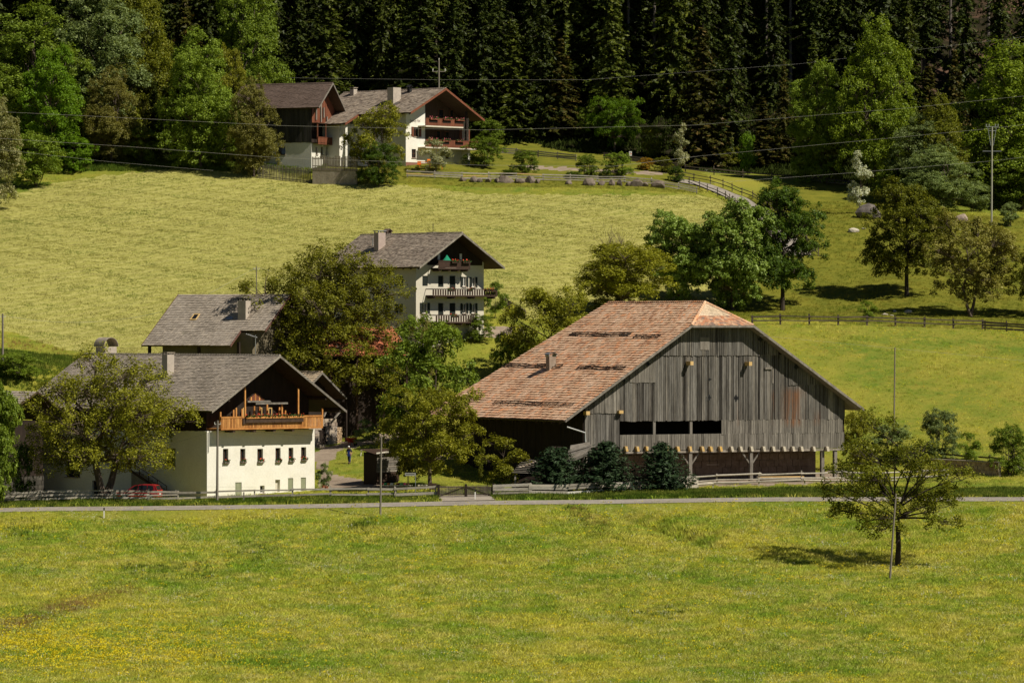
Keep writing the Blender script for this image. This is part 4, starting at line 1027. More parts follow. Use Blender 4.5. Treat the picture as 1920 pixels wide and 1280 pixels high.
# ------------------------------------------------------------------ upper chalet
def chalet():
    F = Frame('chalet', 761, 309, 640, 48, 'white chalet with brown balconies and lettering on its wall, high below the forest', 'chalet')
    P = F.e; W, L = 12.4, 16.0; fr = F.front; U, N = (1, 0, 0), (0, -1, 0)
    xl, xa, xr = -1.2, 5.7, 13.35
    zl = fr(770, 211, -2)[1]; za = fr(834, 166, -2)[1]; zr = fr(908, 225, -2)[1]
    rl = lambda x: (zl + (x-xl)*(za-zl)/(xa-xl) if x < xa else zr + (xr-x)*(za-zr)/(xr-xa)) - .22
    def h(px0, px1, py0, py1, y=0): a = fr(px0, py1, y); b = fr(px1, py0, y); return (a[0], b[0], a[1], b[1])
    xs = fr(797, 250)[0]; zb = fr(797, 273)[1]          # white part left, recessed brown loggias right
    w1 = h(776, 785, 239, 256); w2 = h(772, 780, 280, 296)
    m = MB().panel((0, 0, -1.5), U, N, xs, rl(0)+1.5, [(w1[0], w1[1], w1[2]+1.5, w1[3]+1.5), (w2[0], w2[1], w2[2]+1.5, w2[3]+1.5)], .22)
    m.poly([(0, 0, rl(0)), (xs, 0, rl(0)), (xs, 0, rl(xs))])
    dz = h(848, 852, 283, 303); gr = [h(838, 845, 281, 297)]
    g = gr[0]; m.panel((xs, .25, -1.5), U, N, W-xs, zb+1.5, [(g[0]-xs, g[1]-xs, g[2]+1.5, g[3]+1.5)], .2)
    m.poly([(xs, 0, -1.5), (xs, .25, -1.5), (xs, .25, rl(xs)), (xs, 0, rl(xs))])
    m.poly([(0, 0, -1.5), (0, L, -1.5), (0, L, rl(0)), (0, 0, rl(0))][::-1]); m.poly([(W, 0, -1.5), (W, L, -1.5), (W, L, rl(W)), (W, 0, rl(W))]); m.poly([(0, L, -1.5), (W, L, -1.5), (W, L, rl(W)), (xa, L, rl(xa)), (0, L, rl(0))])
    m.box(.3, W-.3, .5, 1.2, -1.5, zb-.3)
    m.build('wall', WHITE, P)
    MB().box(.01, xs+.9, -.02, -.003, -1.5, .35).build('plinth', M('red_plinth', (.24, .11, .08)), P)
    m = MB(); yb = 1.3
    m.poly([(xs, yb, zb), (W, yb, zb), (W, yb, rl(W)), (xa, yb, rl(xa)), (xs, yb, rl(xs))]); m.poly([(xs, 0.01, zb), (W, 0.01, zb), (W, yb, zb), (xs, yb, zb)])
    lg = m.build('loggia_boarding', WOOD_D, P)
    window(P, (0, 0, 0), U, N, *w1, shutters=WOOD_R, fmat=FRAME_B); window(P, (0, 0, 0), U, N, *w2, fmat=FRAME_B, nz=2); window(P, (0, .25, 0), U, N, *g, fmat=FRAME_B)
    for a in ((862, 881, 243, 268),):
        x0, x1, z0, z1 = h(*a, 1.2); m = MB(); 
        n = 8
        for k in range(n): m.box(x0+(x1-x0)*k/n, x0+(x1-x0)*(k+.93)/n, 1.2, 1.26, z0, z1)
        m.build('side_boards', WOOD_R, lg)
    for px0, px1, py0, py1 in ((818, 826, 245, 268), (834, 842, 247, 268), (822, 832, 205, 222), (843, 850, 206, 224)):
        hh = h(px0, px1, py0, py1, 1.25); w = MB().box(hh[0], hh[1], 1.22, 1.28, hh[2], hh[3]).build('glazed_door', FRAME_B, lg); MB().box(hh[0]+.12, hh[1]-.12, 1.20, 1.215, hh[2]+.1, hh[3]-.12).build('pane', GLASS, w)
    def balcony(px0, px1, pyf, pyt, off, boxes):
        x0, z0 = fr(px0, pyf, -off); x1 = fr(px1, pyf, -off)[0]; z1 = z0 + 1.05
        b = MB().box(x0, x1, -off, 1.29, z0-.12, z0+.05).build('balcony', CREAM, P)
        n = int((x1-x0)/.17)
        for k in range(n): a = x0+(x1-x0)*k/n; MB().box(a+.008, a+(x1-x0)/n-.008, -off, -off+.035, z0+.055, z1-.075).build('balcony_board', WOOD_R, b)
        MB().box(x0-.02, x1+.02, -off-.03, -off+.07, z1-.07, z1).build('handrail', WOOD_R, b)
        for i, (a, c) in enumerate(boxes):
            xa_, xc = fr(a, pyt, -off)[0], fr(c, pyt, -off)[0]
            MB().box(xa_, xc, -off-.05, -off-.004, z1-.55, z1-.25).build('cut_out', WOOD_V, b)
            flowerbox(b, (0, -off-.03, 0), U, N, xa_, xc, z1-.22, .01, mat=WOOD_R, seed=i+px0, dens=1, fl=M('pink_blossom', (.7, .15, .18)))
        return b
    balcony(798, 869, 236, 217, 1.4, [(805, 820), (830, 845), (853, 869)])
    balcony(798, 894, 276, 258, 1.4, [(805, 820), (828, 842), (854, 868), (880, 893)])
    x = fr(875, 290, -1.2)[0]
    MB().box(x-.12, x+.12, -1.25, -1.0, fr(875, 274, -1.2)[1], rl(x)-.1).build('post', WOOD_V, P)
    x = fr(878, 300, -.6)[0]; MB().box(x-.35, x+.05, -.9, .2, -1.5, zb-.15).build('pillar', WHITE, P)
    # lettering on the white wall
    tx = bpy.data.curves.new('lettering', 'FONT'); tx.body = 'Lechner Hof'; tx.size = .62; tx.extrude = .006; tx.materials.append(M('faded_lettering', (.28, .22, .20)))
    x, z = fr(769, 229); tc = bpy.data.objects.new('text_curve', tx); COL.objects.link(tc); bpy.context.view_layer.update(); tm_ = bpy.data.meshes.new_from_object(tc.evaluated_get(bpy.context.evaluated_depsgraph_get())); bpy.data.objects.remove(tc); link('lettering', tm_, P, (x, -.012, z), (R(90), 0, 0), (.62, 1, 1))
    roof = gable_roof(F, xl, zl, xr, zr, xa, za, -2.0, L+1.0, TILE_M, ex=.34, tw=.42, seed=51, verge=WOOD_R, rafters=15, vh=.3, deck=WOOD_D)
    # lower wing towards the barn: the roof runs further down
    sl = (za-zl)/(xa-xl); y0 = 7.6; x2 = xl-2.6; z2 = zl-2.6*sl
    m = MB().slab((x2, L+1, z2), (x2, y0, z2), (xl+.05, y0, zl-.0), (xl+.05, L+1, zl-.0), .16); w = m.build('wing_roof', WOOD_D, roof); 
    tile_field(roof, 'roof_tiles', TILE_M, (x2, L+1, z2+.02), (x2, y0, z2+.02), (xl+.1, y0, zl+.1*sl+.02), (xl+.1, L+1, zl+.1*sl+.02), .42, .34, seed=53)
    MB().hexa([(x2, y0-.06, z2-.25), (xl, y0-.06, zl-.25), (xl, y0, zl-.25), (x2, y0, z2-.25)], [(x2, y0-.06, z2+.07), (xl, y0-.06, zl+.07), (xl, y0, zl+.07), (x2, y0, z2+.07)]).build('verge_board', WOOD_R, roof)
    m = MB().box(x2+1.0, -.02, y0+2.0, L, -1.5, z2+.1); m.box(x2+.7, x2+1.1, y0+.6, y0+1.0, -1.5, z2); m.build('wing_wall', WHITE, P)
    n = Vector((-sl, 0, 1)).normalized()
    p = F.plane(739, 192, (xl, 0, zl), n); chimney(P, 'chimney', p.x, p.y, 1.5, 1.1, p.z-.7, p.z+1.95, cap='none', mat=CHIM)
    p = F.plane(663, 178, (xl, 0, zl), n); chimney(P, 'chimney', p.x, p.y, .7, .7, p.z-.5, p.z+.75, cap='slab')
    p = F.plane(768, 174, (xl, 0, zl), n); chimney(P, 'chimney', p.x, p.y, .45, .45, p.z-.5, p.z+.5, cap='gable', mat=DARKM, capmat=DARKM)
    for px in (716, 744): p = F.plane(px, 195, (xl, 0, zl), n) + n*.1; sv = Vector((1, 0, sl)).normalized(); MB().slab(p-sv*.35+Vector((0, -.4, 0)), p-sv*.35+Vector((0, .4, 0)), p+sv*.35+Vector((0, .4, 0)), p+sv*.35+Vector((0, -.4, 0)), .05).build('roof_window', GLASS, P)
    return F
CF = chalet()

# ------------------------------------------------------------------ small timber barn beside the chalet
def upper_barn():
    F = Frame('barn', 584, 316, 642, 64, 'small steep-roofed timber barn with white base, left of the chalet', 'barn')
    P = F.e; W, L = 7.4, 11.5; fr = F.front; sd_ = F.side
    xa = 3.1; xl, xr = -.9, 8.0
    za = 31.75 - F.o.z; zl = 28.35 - F.o.z; zr = 26.9 - F.o.z
    rl = lambda x: (zl + (x-xl)*(za-zl)/(xa-xl) if x < xa else zr + (xr-x)*(za-zr)/(xr-xa)) - .2
    zb = sd_(584, 267)[1]
    a = sd_(535, 290); b = sd_(516, 274)
    m = MB().panel((0, 0, -2), (0, 1, 0), (-1, 0, 0), L, zb+2, [(a[0], b[0], a[1]+2, b[1]+2)], .3)
    hs = []
    for px in (592, 602, 611): q = fr(px, 290); r = fr(px+4, 276); hs.append((q[0], r[0], q[1], r[1]))
    m.panel((0, 0, -2), (1, 0, 0), (0, -1, 0), W, zb+2, [(p, q, r+2, s+2) for p, q, r, s in hs], .3)
    m.poly([(W, 0, -2), (W, L, -2), (W, L, zb), (W, 0, zb)]); m.box(.35, W-.1, .35, L, -2, zb)
    m.build('wall', WHITE, P)
    window(P, (0, 0, 0), (0, 1, 0), (-1, 0, 0), a[0], b[0], a[1], b[1], depth=.28, fmat=FRAME_B)
    for q in hs: window(P, (0, 0, 0), (1, 0, 0), (0, -1, 0), *q, depth=.28, fmat=FRAME_B, nx=1)
    m = MB(); m.poly([(-.05, -.05, zb), (-.05, L, zb), (-.05, L, rl(0)), (-.05, -.05, rl(0))][::-1]); m.poly([(-.05, .8, zb), (W, .8, zb), (W, .8, rl(W)), (xa, .8, rl(xa)), (-.05, .8, rl(0))])
    m.poly([(W, -.05, zb), (W, L, zb), (W, L, rl(W)), (W, -.05, rl(W))]); m.poly([(-.05, L, zb), (W, L, zb), (W, L, rl(W)), (xa, L, rl(xa)), (-.05, L, rl(0))])
    m.poly([(-.05, -.05, zb), (W, -.05, zb), (W, L, zb), (-.05, L, zb)])
    tb = m.build('timber_storey', WOOD_V, P)
    GB = M('grey_barn_board', (.035, .032, .026), (.06, .055, .045), 2, (1, 1, .2), rand=[(.7, .7, .7), (1.2, 1.2, 1.2)])
    planks_front(tb, 0, L, -.06, rl(0)-.05, zb, .3, GB, axis='y', seed=61)
    zk = fr(590, 231)[1]
    planks_front(tb, 0.0, W-.3, -.05, rl, zk, .3, WOOD_R, seed=62)
    for px, t, bt in ((593, 201, 225), (602, 194, 229), (607, 202, 221), (613, 219, 232)):
        x, z1 = fr(px, t, -.2); z0 = fr(px, bt, -.2)[1]; MB().box(x-.12, x+.12, -.28, -.12, z0, min(z1, rl(x))).build('loose_plank', WOOD_G, P)
    x0, z0 = fr(584, 268, -.6); x1, _ = fr(625, 268, -.6); z1 = fr(584, 256, -.6)[1]
    b = MB().box(0, W-.2, -1.0, 0.79, z0, z0+.12).build('balcony', WOOD_D, P); n = 26
    for k in range(n): a_ = (W-.2)*k/n; MB().box(a_+.01, a_+(W-.2)/n-.01, -1.0, -.96, z0-.15, z1-.07).build('balcony_board', WOOD_R, b)
    MB().box(0, W-.2, -1.03, -.93, z1-.065, z1).build('handrail', WOOD_R, b)
    for x in (.1, 2.4, 4.8, 7.0): MB().box(x-.07, x+.07, -.92, -.78, z1-.5, zk).build('post', WOOD_R, b)
    MB().box(-.05, W, -1.0, -.07, zk-.08, zk+.02).build('canopy', WOOD_D, P)
    gable_roof(F, xl, zl, xr, zr, xa, za, -1.6, L+.8, TILE_B, ex=.27, tw=.25, seed=63, verge=WOOD_G)
    return F
UF = upper_barn()
# ------------------------------------------------------------------ trees
BARK = M('grey_brown_bark', (0.075, 0.055, 0.04), (0.14, 0.105, 0.08), 3, (1, 1, .3), fine=.3)
BARK_D = M('dark_bark', (0.03, 0.022, 0.016), (0.06, 0.045, 0.034), 3, (1, 1, .3), fine=.3)
BARK_P = M('pale_spruce_bark', (0.09, 0.075, 0.062), (0.17, 0.145, 0.125), 3, (1, 1, .3), fine=.3)
LF = {
 'olive':  leafmat('olive_walnut_leaf', (0.128, 0.139, 0.009), (0.262, 0.262, 0.021), (0.390, 0.376, 0.040)),
 'olived': leafmat('dark_olive_leaf', (0.084, 0.100, 0.007), (0.183, 0.197, 0.015), (0.284, 0.284, 0.028)),
 'creamy': leafmat('creamy_blossom', (0.11, 0.13, 0.03), (0.24, 0.235, 0.09), (0.42, 0.39, 0.20)),
 'green':  leafmat('mid_green_leaf', (0.101, 0.155, 0.013), (0.203, 0.277, 0.028), (0.284, 0.365, 0.049)),
 'bright': leafmat('bright_spring_leaf', (0.094, 0.176, 0.007), (0.149, 0.259, 0.012), (0.209, 0.341, 0.020)),
 'light':  leafmat('light_green_leaf', (0.150, 0.227, 0.033), (0.273, 0.377, 0.065), (0.416, 0.520, 0.156)),
 'lime':   leafmat('lime_leaf', (0.115, 0.172, 0.010), (0.216, 0.287, 0.021), (0.316, 0.389, 0.034)),
 'pale':   leafmat('pale_grey_green_leaf', (0.120, 0.167, 0.047), (0.216, 0.271, 0.088), (0.319, 0.383, 0.144)),
 'dark':   leafmat('dark_green_leaf', (0.042, 0.079, 0.008), (0.091, 0.151, 0.015), (0.142, 0.208, 0.023)),
 'cream':  leafmat('cream_blossom', (0.108, 0.144, 0.036), (0.540, 0.528, 0.312), (0.720, 0.696, 0.480)),
 'white':  leafmat('white_blossom', (0.450, 0.480, 0.320), (0.750, 0.760, 0.620), (0.080, 0.130, 0.030)),
 'tan':    leafmat('tan_green_leaf', (0.141, 0.141, 0.025), (0.250, 0.233, 0.049), (0.333, 0.300, 0.081)),
 'needle': leafmat('spruce_needle', (0.020, 0.032, 0.005), (0.050, 0.068, 0.009), (0.080, 0.095, 0.012), trans=.12),  # albedo lowered so the deep spruces look less lit
 'needle2': leafmat('yellow_green_needle', (0.036, 0.052, 0.006), (0.090, 0.112, 0.012), (0.13, 0.145, 0.016), trans=.15),
 'rust':   leafmat('rusty_spruce_needle', (0.038, 0.040, 0.006), (0.080, 0.080, 0.011), (0.150, 0.100, 0.024), trans=.15),
 'yew':    leafmat('blue_green_needle', (0.017, 0.038, 0.014), (0.043, 0.074, 0.029), (0.065, 0.100, 0.043), trans=.15),
 'orange': leafmat('orange_shrub_leaf', (0.290, 0.174, 0.013), (0.435, 0.246, 0.017), (0.174, 0.189, 0.017)),
}
def cards(C, N, sx, sy, rg, mat, name):
    """leaf quads centred at C (n,3), facing roughly N"""
    n = len(C)
    N = N / np.maximum(np.linalg.norm(N, axis=1, keepdims=True), 1e-6)
    t = rg.normal(size=(n, 3)); u = np.cross(N, t); u /= np.maximum(np.linalg.norm(u, axis=1, keepdims=True), 1e-6); v = np.cross(N, u)
    sx = np.broadcast_to(sx, (n,))[:, None]; sy = np.broadcast_to(sy, (n,))[:, None]
    V = np.stack([C - u*sx, C - v*sy*.9 + u*sx*.1, C + u*sx, C + v*sy], 1).reshape(-1, 3)
    return quads_mesh(name, V, np.arange(4*n).reshape(-1, 4), mat)

def limb(mb, a, b, r0, r1, rg, bend=.12, k=4, n=5):
    a = np.array(a, float); b = np.array(b, float); L = np.linalg.norm(b-a); off = rg.normal(size=3)*L*bend; off[2] = abs(off[2])*.4
    pts = [a + (b-a)*t + off*math.sin(math.pi*t) for t in np.linspace(0, 1, k+1)]
    mb.tube(pts, list(np.linspace(r0, r1, k+1)), n, cap=False); return pts

def broadleaf(seed, H, W, th, lobes=16, clusters=420, lpc=38, leaf=.17, cr=.55, tr=.28, bark=None, mat=None, shape='round', twigs=260, stems=1, low=0.0, lean=(0, 0), flat=1.0, forks=1, lobr=(.26, .42)):
    """H height, W crown width, th clear trunk height"""
    rg = np.random.RandomState(seed); ch = (H+th)/2; rz = (H-th)/2; rw = W/2
    Lc = []; tries = 0
    while len(Lc) < lobes and tries < 4000:
        tries += 1
        d = rg.normal(size=3); d /= np.linalg.norm(d); r = rg.uniform(.35, .80) ** .8
        p = d * r
        prof = 1.0
        if shape == 'cone': prof = 1.0 - .55*max(0, p[2]+.2)
        if shape == 'tall': prof = 1.0 - .25*abs(p[2])
        if shape == 'flat' and p[2] < -.5: continue
        q = np.array([p[0]*rw*prof, p[1]*rw*prof*flat, ch + p[2]*rz]); 
        if all(np.linalg.norm((q-l[0])/[rw, rw, rz]) > .26 for l in Lc): Lc.append((q, rg.uniform(*lobr)))
    C = []; Nn = []
    cl = []
    for i in range(clusters):
        l, s = Lc[rg.randint(len(Lc))]
        d = rg.normal(size=3); d /= np.linalg.norm(d); d[2] = d[2] if d[2] > -.35 else -d[2]*.6
        rr = rg.uniform(.55, 1.0) ** .5
        c = l + d * rr * s * np.array([rw, rw*flat, min(rz, rw)*.9])
        cl.append((c, d))
    for c, d in cl:
        k = int(lpc * 1.6 * rg.uniform(.6, 1.4)); s = cr * rg.uniform(.75, 1.2)
        D_ = rg.normal(size=(k, 3)); D_ /= np.linalg.norm(D_, axis=1, keepdims=True); P = c + D_ * (rg.rand(k, 1) ** .45) * s * np.array([.95, .95, .62]); C.append(P)
        Nn.append(d*.5 + np.array([0, 0, .7]) + rg.normal(size=(k, 3))*.50)
    C = np.concatenate(C); Nn = np.concatenate(Nn)
    lo, hi = np.percentile(C, .4, axis=0), np.percentile(C, 99.6, axis=0)
    fx, fy = W/(hi[0]-lo[0]), W*flat/(hi[1]-lo[1]); cx, cy = (hi[0]+lo[0])/2, (hi[1]+lo[1])/2; zl_ = th*.75; fz = (H-zl_)/(hi[2]-lo[2]); zo = lo[2]
    def nrm(p):
        p = np.array(p, float); k = np.clip(p[..., 2]/max(zl_, .3), 0, 1); q = p.copy()
        q[..., 0] = (p[..., 0]-cx)*fx; q[..., 1] = (p[..., 1]-cy)*fy; q[..., 2] = (p[..., 2]-zo)*fz + zl_; return q
    C = nrm(C); Lc = [(nrm(l), s_) for l, s_ in Lc]; cl = [(nrm(c), d) for c, d in cl]
    sz = leaf * .80 * rg.uniform(.65, 1.3, len(C))
    crown = cards(C, Nn, sz, sz*.62, rg, mat or LF['green'], 'crown')
    mb = MB(); fork = []
    for s in range(stems):
        base = np.array([rg.uniform(-.25, .25)*(stems > 1), rg.uniform(-.2, .2)*(stems > 1), -.6]); a = 2*math.pi*s/stems + rg.uniform(0, 1)
        f = np.array([math.cos(a)*.28*W*.35*(stems > 1) + lean[0], math.sin(a)*.28*W*.3*(stems > 1) + lean[1], max(th, .15*H)*1.0 + .08*H*rg.rand()])
        mid = (base+f)/2 + rg.normal(size=3)*[.08, .08, 0]*tr*2
        mb.tube([base, base+(0, 0, .65), mid, f], [tr*1.45, tr*1.1, tr*.92, tr*.78], 8, cap=False); fork.append(f)
        fork.pop()
        for j in range(forks):
            b_ = 2*math.pi*j/forks + .4; top = np.array([f[0]*1.2+lean[0]*.3 + math.cos(b_)*W*.22*(forks > 1), f[1]*1.2 + math.sin(b_)*W*.15*(forks > 1), H*.80*(1-.07*j)])
            fork.append(f); fork.append(limb(mb, f, top, tr*(.75 if forks == 1 else .55), tr*.14, rg, .07, 5, 6))
    mains = [fork[i] for i in range(1, len(fork), 2)]; f0s = [fork[i] for i in range(0, len(fork), 2)]
    ends = []
    for l, s in Lc:
        i = rg.randint(len(mains)); frac = np.clip((l[2]-f0s[i][2])/(H*.8-f0s[i][2]+.1)-.35, 0, .75); k = frac*(len(mains[i])-1)
        a = mains[i][int(k)] + (mains[i][min(int(k)+1, len(mains[i])-1)]-mains[i][int(k)])*(k-int(k))
        pts = limb(mb, a, l, tr*.42*(1-frac*.5), tr*.13, rg, .10, 5, 5); ends.append((pts, l))
    tw = 0
    for c, d in cl:
        if tw >= twigs: break
        j = min(range(len(ends)), key=lambda q: np.linalg.norm(ends[q][1]-c)); pts = ends[j][0]; a = pts[rg.randint(3, len(pts))]
        limb(mb, a, c, tr*.11, tr*.03+.006, rg, .10, 2, 3); tw += 1
    me = bpy.data.meshes.new('trunk'); me.from_pydata(mb.v, [], mb.f); me.materials.append(bark or BARK)
    return me, crown

def conifer(seed, H, Rr, start=.08, mat=None, bark=None, dens=1.0, card=.30, droop=.35, prof=.78):
    rg = np.random.RandomState(seed); C = []; N = []; S = []; mb = MB()
    mb.tube([(0, 0, -1), (0, 0, .1*H), (rg.normal()*.05, rg.normal()*.05, .6*H), (0, 0, H)], [.30*Rr/3.2+.06, .26*Rr/3.2+.04, .14*Rr/3.2+.02, .02], 7, cap=False)
    z = H*start
    while z < H*.985:
        f = (z/H-start)/(1-start); r0 = Rr*(1-f)**prof*(.55+.45*min(1, (f+.02)*9)) + .12; n = max(4, int(9*dens*(.6+.5*(1-f))))
        for i in range(n):
            a = rg.uniform(0, 2*math.pi); r = r0*rg.uniform(.45, 1.25)
            if rg.rand() < .08: continue
            k = max(3, int(r/.20)); t = np.sort(rg.uniform(.12, 1, k)); d = np.array([math.cos(a), math.sin(a), 0]); s = np.array([-d[1], d[0], 0])
            dz = -droop*r*t**1.4 + .16*r*np.maximum(t-.7, 0)*3*(.3)
            P = d*(r*t)[:, None] + np.array([0, 0, z]) + np.array([0, 0, 1])*dz[:, None]
            for side in (-1, 1):
                q = P + s*side*(rg.uniform(.05, .42, k)*(1.1-t))[:, None] + rg.normal(size=(k, 3))*.05; q[:, 2] -= rg.uniform(0, .22, k)
                C.append(q); N.append(np.array([0, 0, 1.0]) + d*.5 + rg.normal(size=(k, 3))*.5); S.append(card*rg.uniform(.6, 1.25, k))
            if i % 3 == 0: mb.tube([(0, 0, z), tuple(d*r*.5+np.array([0, 0, z-droop*r*.35])), tuple(P[-1])], [.05, .03, .01], 3, cap=False)
        z += H*.0135*rg.uniform(.8, 1.2)*(1.3-.5*f)
    if start > .25:
        for _ in range(26):
            zz = rg.uniform(.08*H, start*H); a = rg.uniform(0, 6.28); l = rg.uniform(.5, 1.6); mb.tube([(0, 0, zz), (math.cos(a)*l, math.sin(a)*l, zz-.25*l)], [.03, .01], 3, cap=False)
    C = np.concatenate(C); N = np.concatenate(N); S = np.concatenate(S)
    crown = cards(C, N, S, S*.42, rg, mat or LF['needle'], 'crown')
    me = bpy.data.meshes.new('trunk'); me.from_pydata(mb.v, [], mb.f); me.materials.append(bark or BARK_D)
    return me, crown

def plant(name, meshes, base, dims, label, cat='tree', group=None, rz=0.0, scale=(1, 1, 1), mat=None, tilt=0.0):
    """a tree thing: Empty at its foot, trunk and crown below it"""
    e = empty(name, base, rz, label, cat, group); e.scale = scale; e.rotation_euler = (0, tilt, rz)
    t = link('trunk', meshes[0], e); c = link('crown', meshes[1], e)
    if mat is not None: c.material_slots[0].link = 'OBJECT'; c.material_slots[0].material = mat
    return e
def by_box(name, meshes, H0, W0, x0, x1, yt, yb, Y, label, mat=None, rz=0.0, cat='tree', group=None, cx=None, ground=True, wy=1.0):
    """place so that the tree spans photo columns x0..x1 and rows yt..yb at distance Y"""
    cx = (x0+x1)/2 if cx is None else cx; b = unp(cx, yb, Y)
    if ground: b.z = H1(b.x, b.y) - .05
    h = unp(cx, yt, Y).z - b.z; w = (x1-x0)/F_PX*Y
    return plant(name, meshes, b, None, label, cat, group, rz, (w/W0, w/W0*wy, h/H0), mat)

def near_trees():
    T = []
    # walnut in front of the farmhouse
    b = gat(166, 456.2)
    m = broadleaf(101, 14.2, 16.8, 3.6, forks=2, lobes=32, clusters=1200, lpc=24, leaf=.14, cr=.62, tr=.36, mat=LF['olive'], shape='flat', twigs=620, stems=2, flat=.75)
    plant('walnut_tree', m, b + Vector((1.6, 0, 0)), None, 'sparse olive-green walnut tree with forked trunk, in front of the white farmhouse')
    # great walnut
    m = broadleaf(102, 18.4, 17.0, 4.6, lobes=38, clusters=1500, lpc=34, leaf=.15, cr=.62, tr=.42, mat=LF['olive'], flat=.8, twigs=420)
    b = gat(652, 506); h = unp(625, 463, 506).z - b.z
    plant('walnut_tree', m, b + Vector((-2.2, 0, 0)), None, 'great dark olive walnut tree between the grey roofs and the cream house', scale=(1.03, 1, h/18.4), mat=LF['olive'])
    # elder like bush, light green
    m = broadleaf(103, 10, 10, .8, lobes=20, clusters=520, lpc=26, leaf=.19, cr=.55, tr=.16, mat=LF['green'], twigs=260, stems=3)
    SH = m
    by_box('elder_tree', m, 10, 10, 728, 908, 598, 800, 494, 'tall green elder tree in front of the cream house', cx=800)
    by_box('elder_bush', m, 10, 10, 700, 790, 645, 752, 507, 'green bush under the great walnut, beside the dark woodshed', rz=1.0, cat='bush')
    # olive tree by the gate
    m = broadleaf(104, 9.4, 9.6, 1.9, lobes=22, clusters=620, lpc=34, leaf=.13, cr=.48, tr=.20, mat=LF['olive'], twigs=260, flat=.85)
    OL = m
    by_box('cherry_tree', m, 9.4, 9.6, 728, 918, 728, 912, 463, 'dense round olive-green tree beside the picket gate', cx=806)
    m = broadleaf(105, 5, 4.6, .9, lobes=12, clusters=230, lpc=22, leaf=.13, cr=.36, tr=.07, mat=LF['green'], twigs=200)
    SM = m
    by_box('young_tree', m, 5, 4.6, 876, 972, 818, 930, 459, 'slender young tree between the gate and the barn lean-to', cx=941, mat=LF['olive'])
    by_box('apple_tree', m, 5, 4.6, 664, 716, 786, 850, 495, 'small leaning pale green apple tree beside the farm lane', cx=686, mat=LF['pale'], rz=1)
    by_box('rose_bush', m, 5, 4.6, 592, 622, 868, 915, 470, 'small flowering bush at the right corner of the farmhouse', cat='bush', mat=LF['pale'], rz=2)
    by_box('rose_bush', m, 5, 4.6, 893, 912, 838, 925, 470, 'narrow shrub right beside the gate post', cat='bush', mat=LF['olived'], rz=3)
    by_box('pear_tree', m, 5, 4.6, 720, 790, 800, 905, 468, 'small yellow-green tree leaning left of the round olive tree', cx=765, mat=LF['olive'], rz=3)
    by_box('bush', m, 5, 4.6, 925, 948, 893, 926, 458, 'tiny bright green bush at the foot of the young tree', cat='bush', mat=LF['green'], rz=4)
    # foreground tree, right
    b = G(1683, 1064)
    m = broadleaf(116, 13.2, 13.0, 4.0, forks=3, lobr=(.18, .32), lobes=24, clusters=430, lpc=28, leaf=.14, cr=.50, tr=.24, mat=LF['olived'], bark=BARK_D, shape='flat', twigs=560, stems=1, flat=.8)
    h = (1064-772)/F_PX*b.y
    plant('apple_tree', m, b, None, 'lone spreading fruit tree with dark forked trunk in the flower meadow, beside the leaning pole', scale=(1.0, 1, h/13.2))
    # orchard behind the barn
    m = broadleaf(107, 13, 12, 3.2, lobes=30, clusters=950, lpc=36, leaf=.16, cr=.52, tr=.30, mat=LF['olive'], bark=BARK_D, twigs=300, flat=.85)
    RD = m
    by_box('ash_tree', OL, 9.4, 9.6, 1052, 1292, 458, 640, 545, 'broad olive-green tree directly behind the barn ridge', cx=1165, mat=LF['olive'], rz=1.1)
    by_box('ash_tree', OL, 9.4, 9.6, 950, 1125, 540, 700, 512, 'olive-green tree left of the barn roof', cx=1030, mat=LF['olive'], rz=2.0)
    by_box('maple_tree', m, 13, 12, 1622, 1782, 340, 552, 570, 'dense orchard tree with short trunk and full shadow under it, right slope', cx=1700, mat=LF['olived'], rz=3.0)
    m2 = broadleaf(108, 12, 11, 2.6, lobes=22, clusters=620, lpc=30, leaf=.17, cr=.52, tr=.2, mat=LF['olive'], twigs=480, stems=2, flat=.85)
    by_box('maple_tree', m2, 12, 11, 1738, 1912, 402, 604, 555, 'airy tan-green orchard tree with twin trunks, at the right', cx=1822, mat=LF['tan'])
    by_box('maple_tree', m2, 12, 11, 1888, 2010, 460, 600, 556, 'dark green tree cut by the right edge of the orchard', mat=LF['olived'], rz=1.5)
    m3 = broadleaf(109, 13, 12, .9, lobes=34, clusters=1150, lpc=24, leaf=.26, cr=.60, tr=.26, mat=LF['green'], twigs=260)
    by_box('chestnut_tree', m3, 13, 12, 1213, 1332, 400, 600, 563, 'light green large-leaved tree behind the barn, left of a bigger one', mat=LF['light'], rz=.6)
    by_box('chestnut_tree', m3, 13, 12, 1296, 1452, 380, 606, 562, 'broad light green large-leaved tree above the barn hip', mat=LF['light'], rz=2.2)
    by_box('maple_tree', RD, 13, 12, 1396, 1568, 343, 588, 566, 'big dark green tree with black trunk beside the bend of the lane', cx=1467, mat=LF['dark'], rz=4.2)
    m4 = broadleaf(110, 8, 7, .5, lobes=14, clusters=60, lpc=10, leaf=.10, cr=.5, tr=.14, mat=LF['tan'], twigs=60, stems=4)
    tw = MB(); rg = np.random.RandomState(5)
    for i in range(70):
        a = rg.uniform(0, 6.28); s = rg.uniform(.1, 1); e = np.array([math.cos(a)*s*2.8, math.sin(a)*s*2.2, rg.uniform(5.0, 8.2-1.6*s)]); p = limb(tw, (0, 0, rg.uniform(0, 2)), e, .06, .012, rg, .08, 4, 3)
        for q in range(2): limb(tw, p[3], e + rg.normal(size=3)*[.7, .7, .5], .02, .006, rg, .1, 2, 3)
    me = bpy.data.meshes.new('trunk'); me.from_pydata(tw.v, [], tw.f); me.materials.append(BARK)
    by_box('bare_tree', (me, m4[1]), 8.2, 6, 1110, 1210, 420, 560, 552, 'bare brown twiggy treetop rising behind the olive tree at the barn ridge')
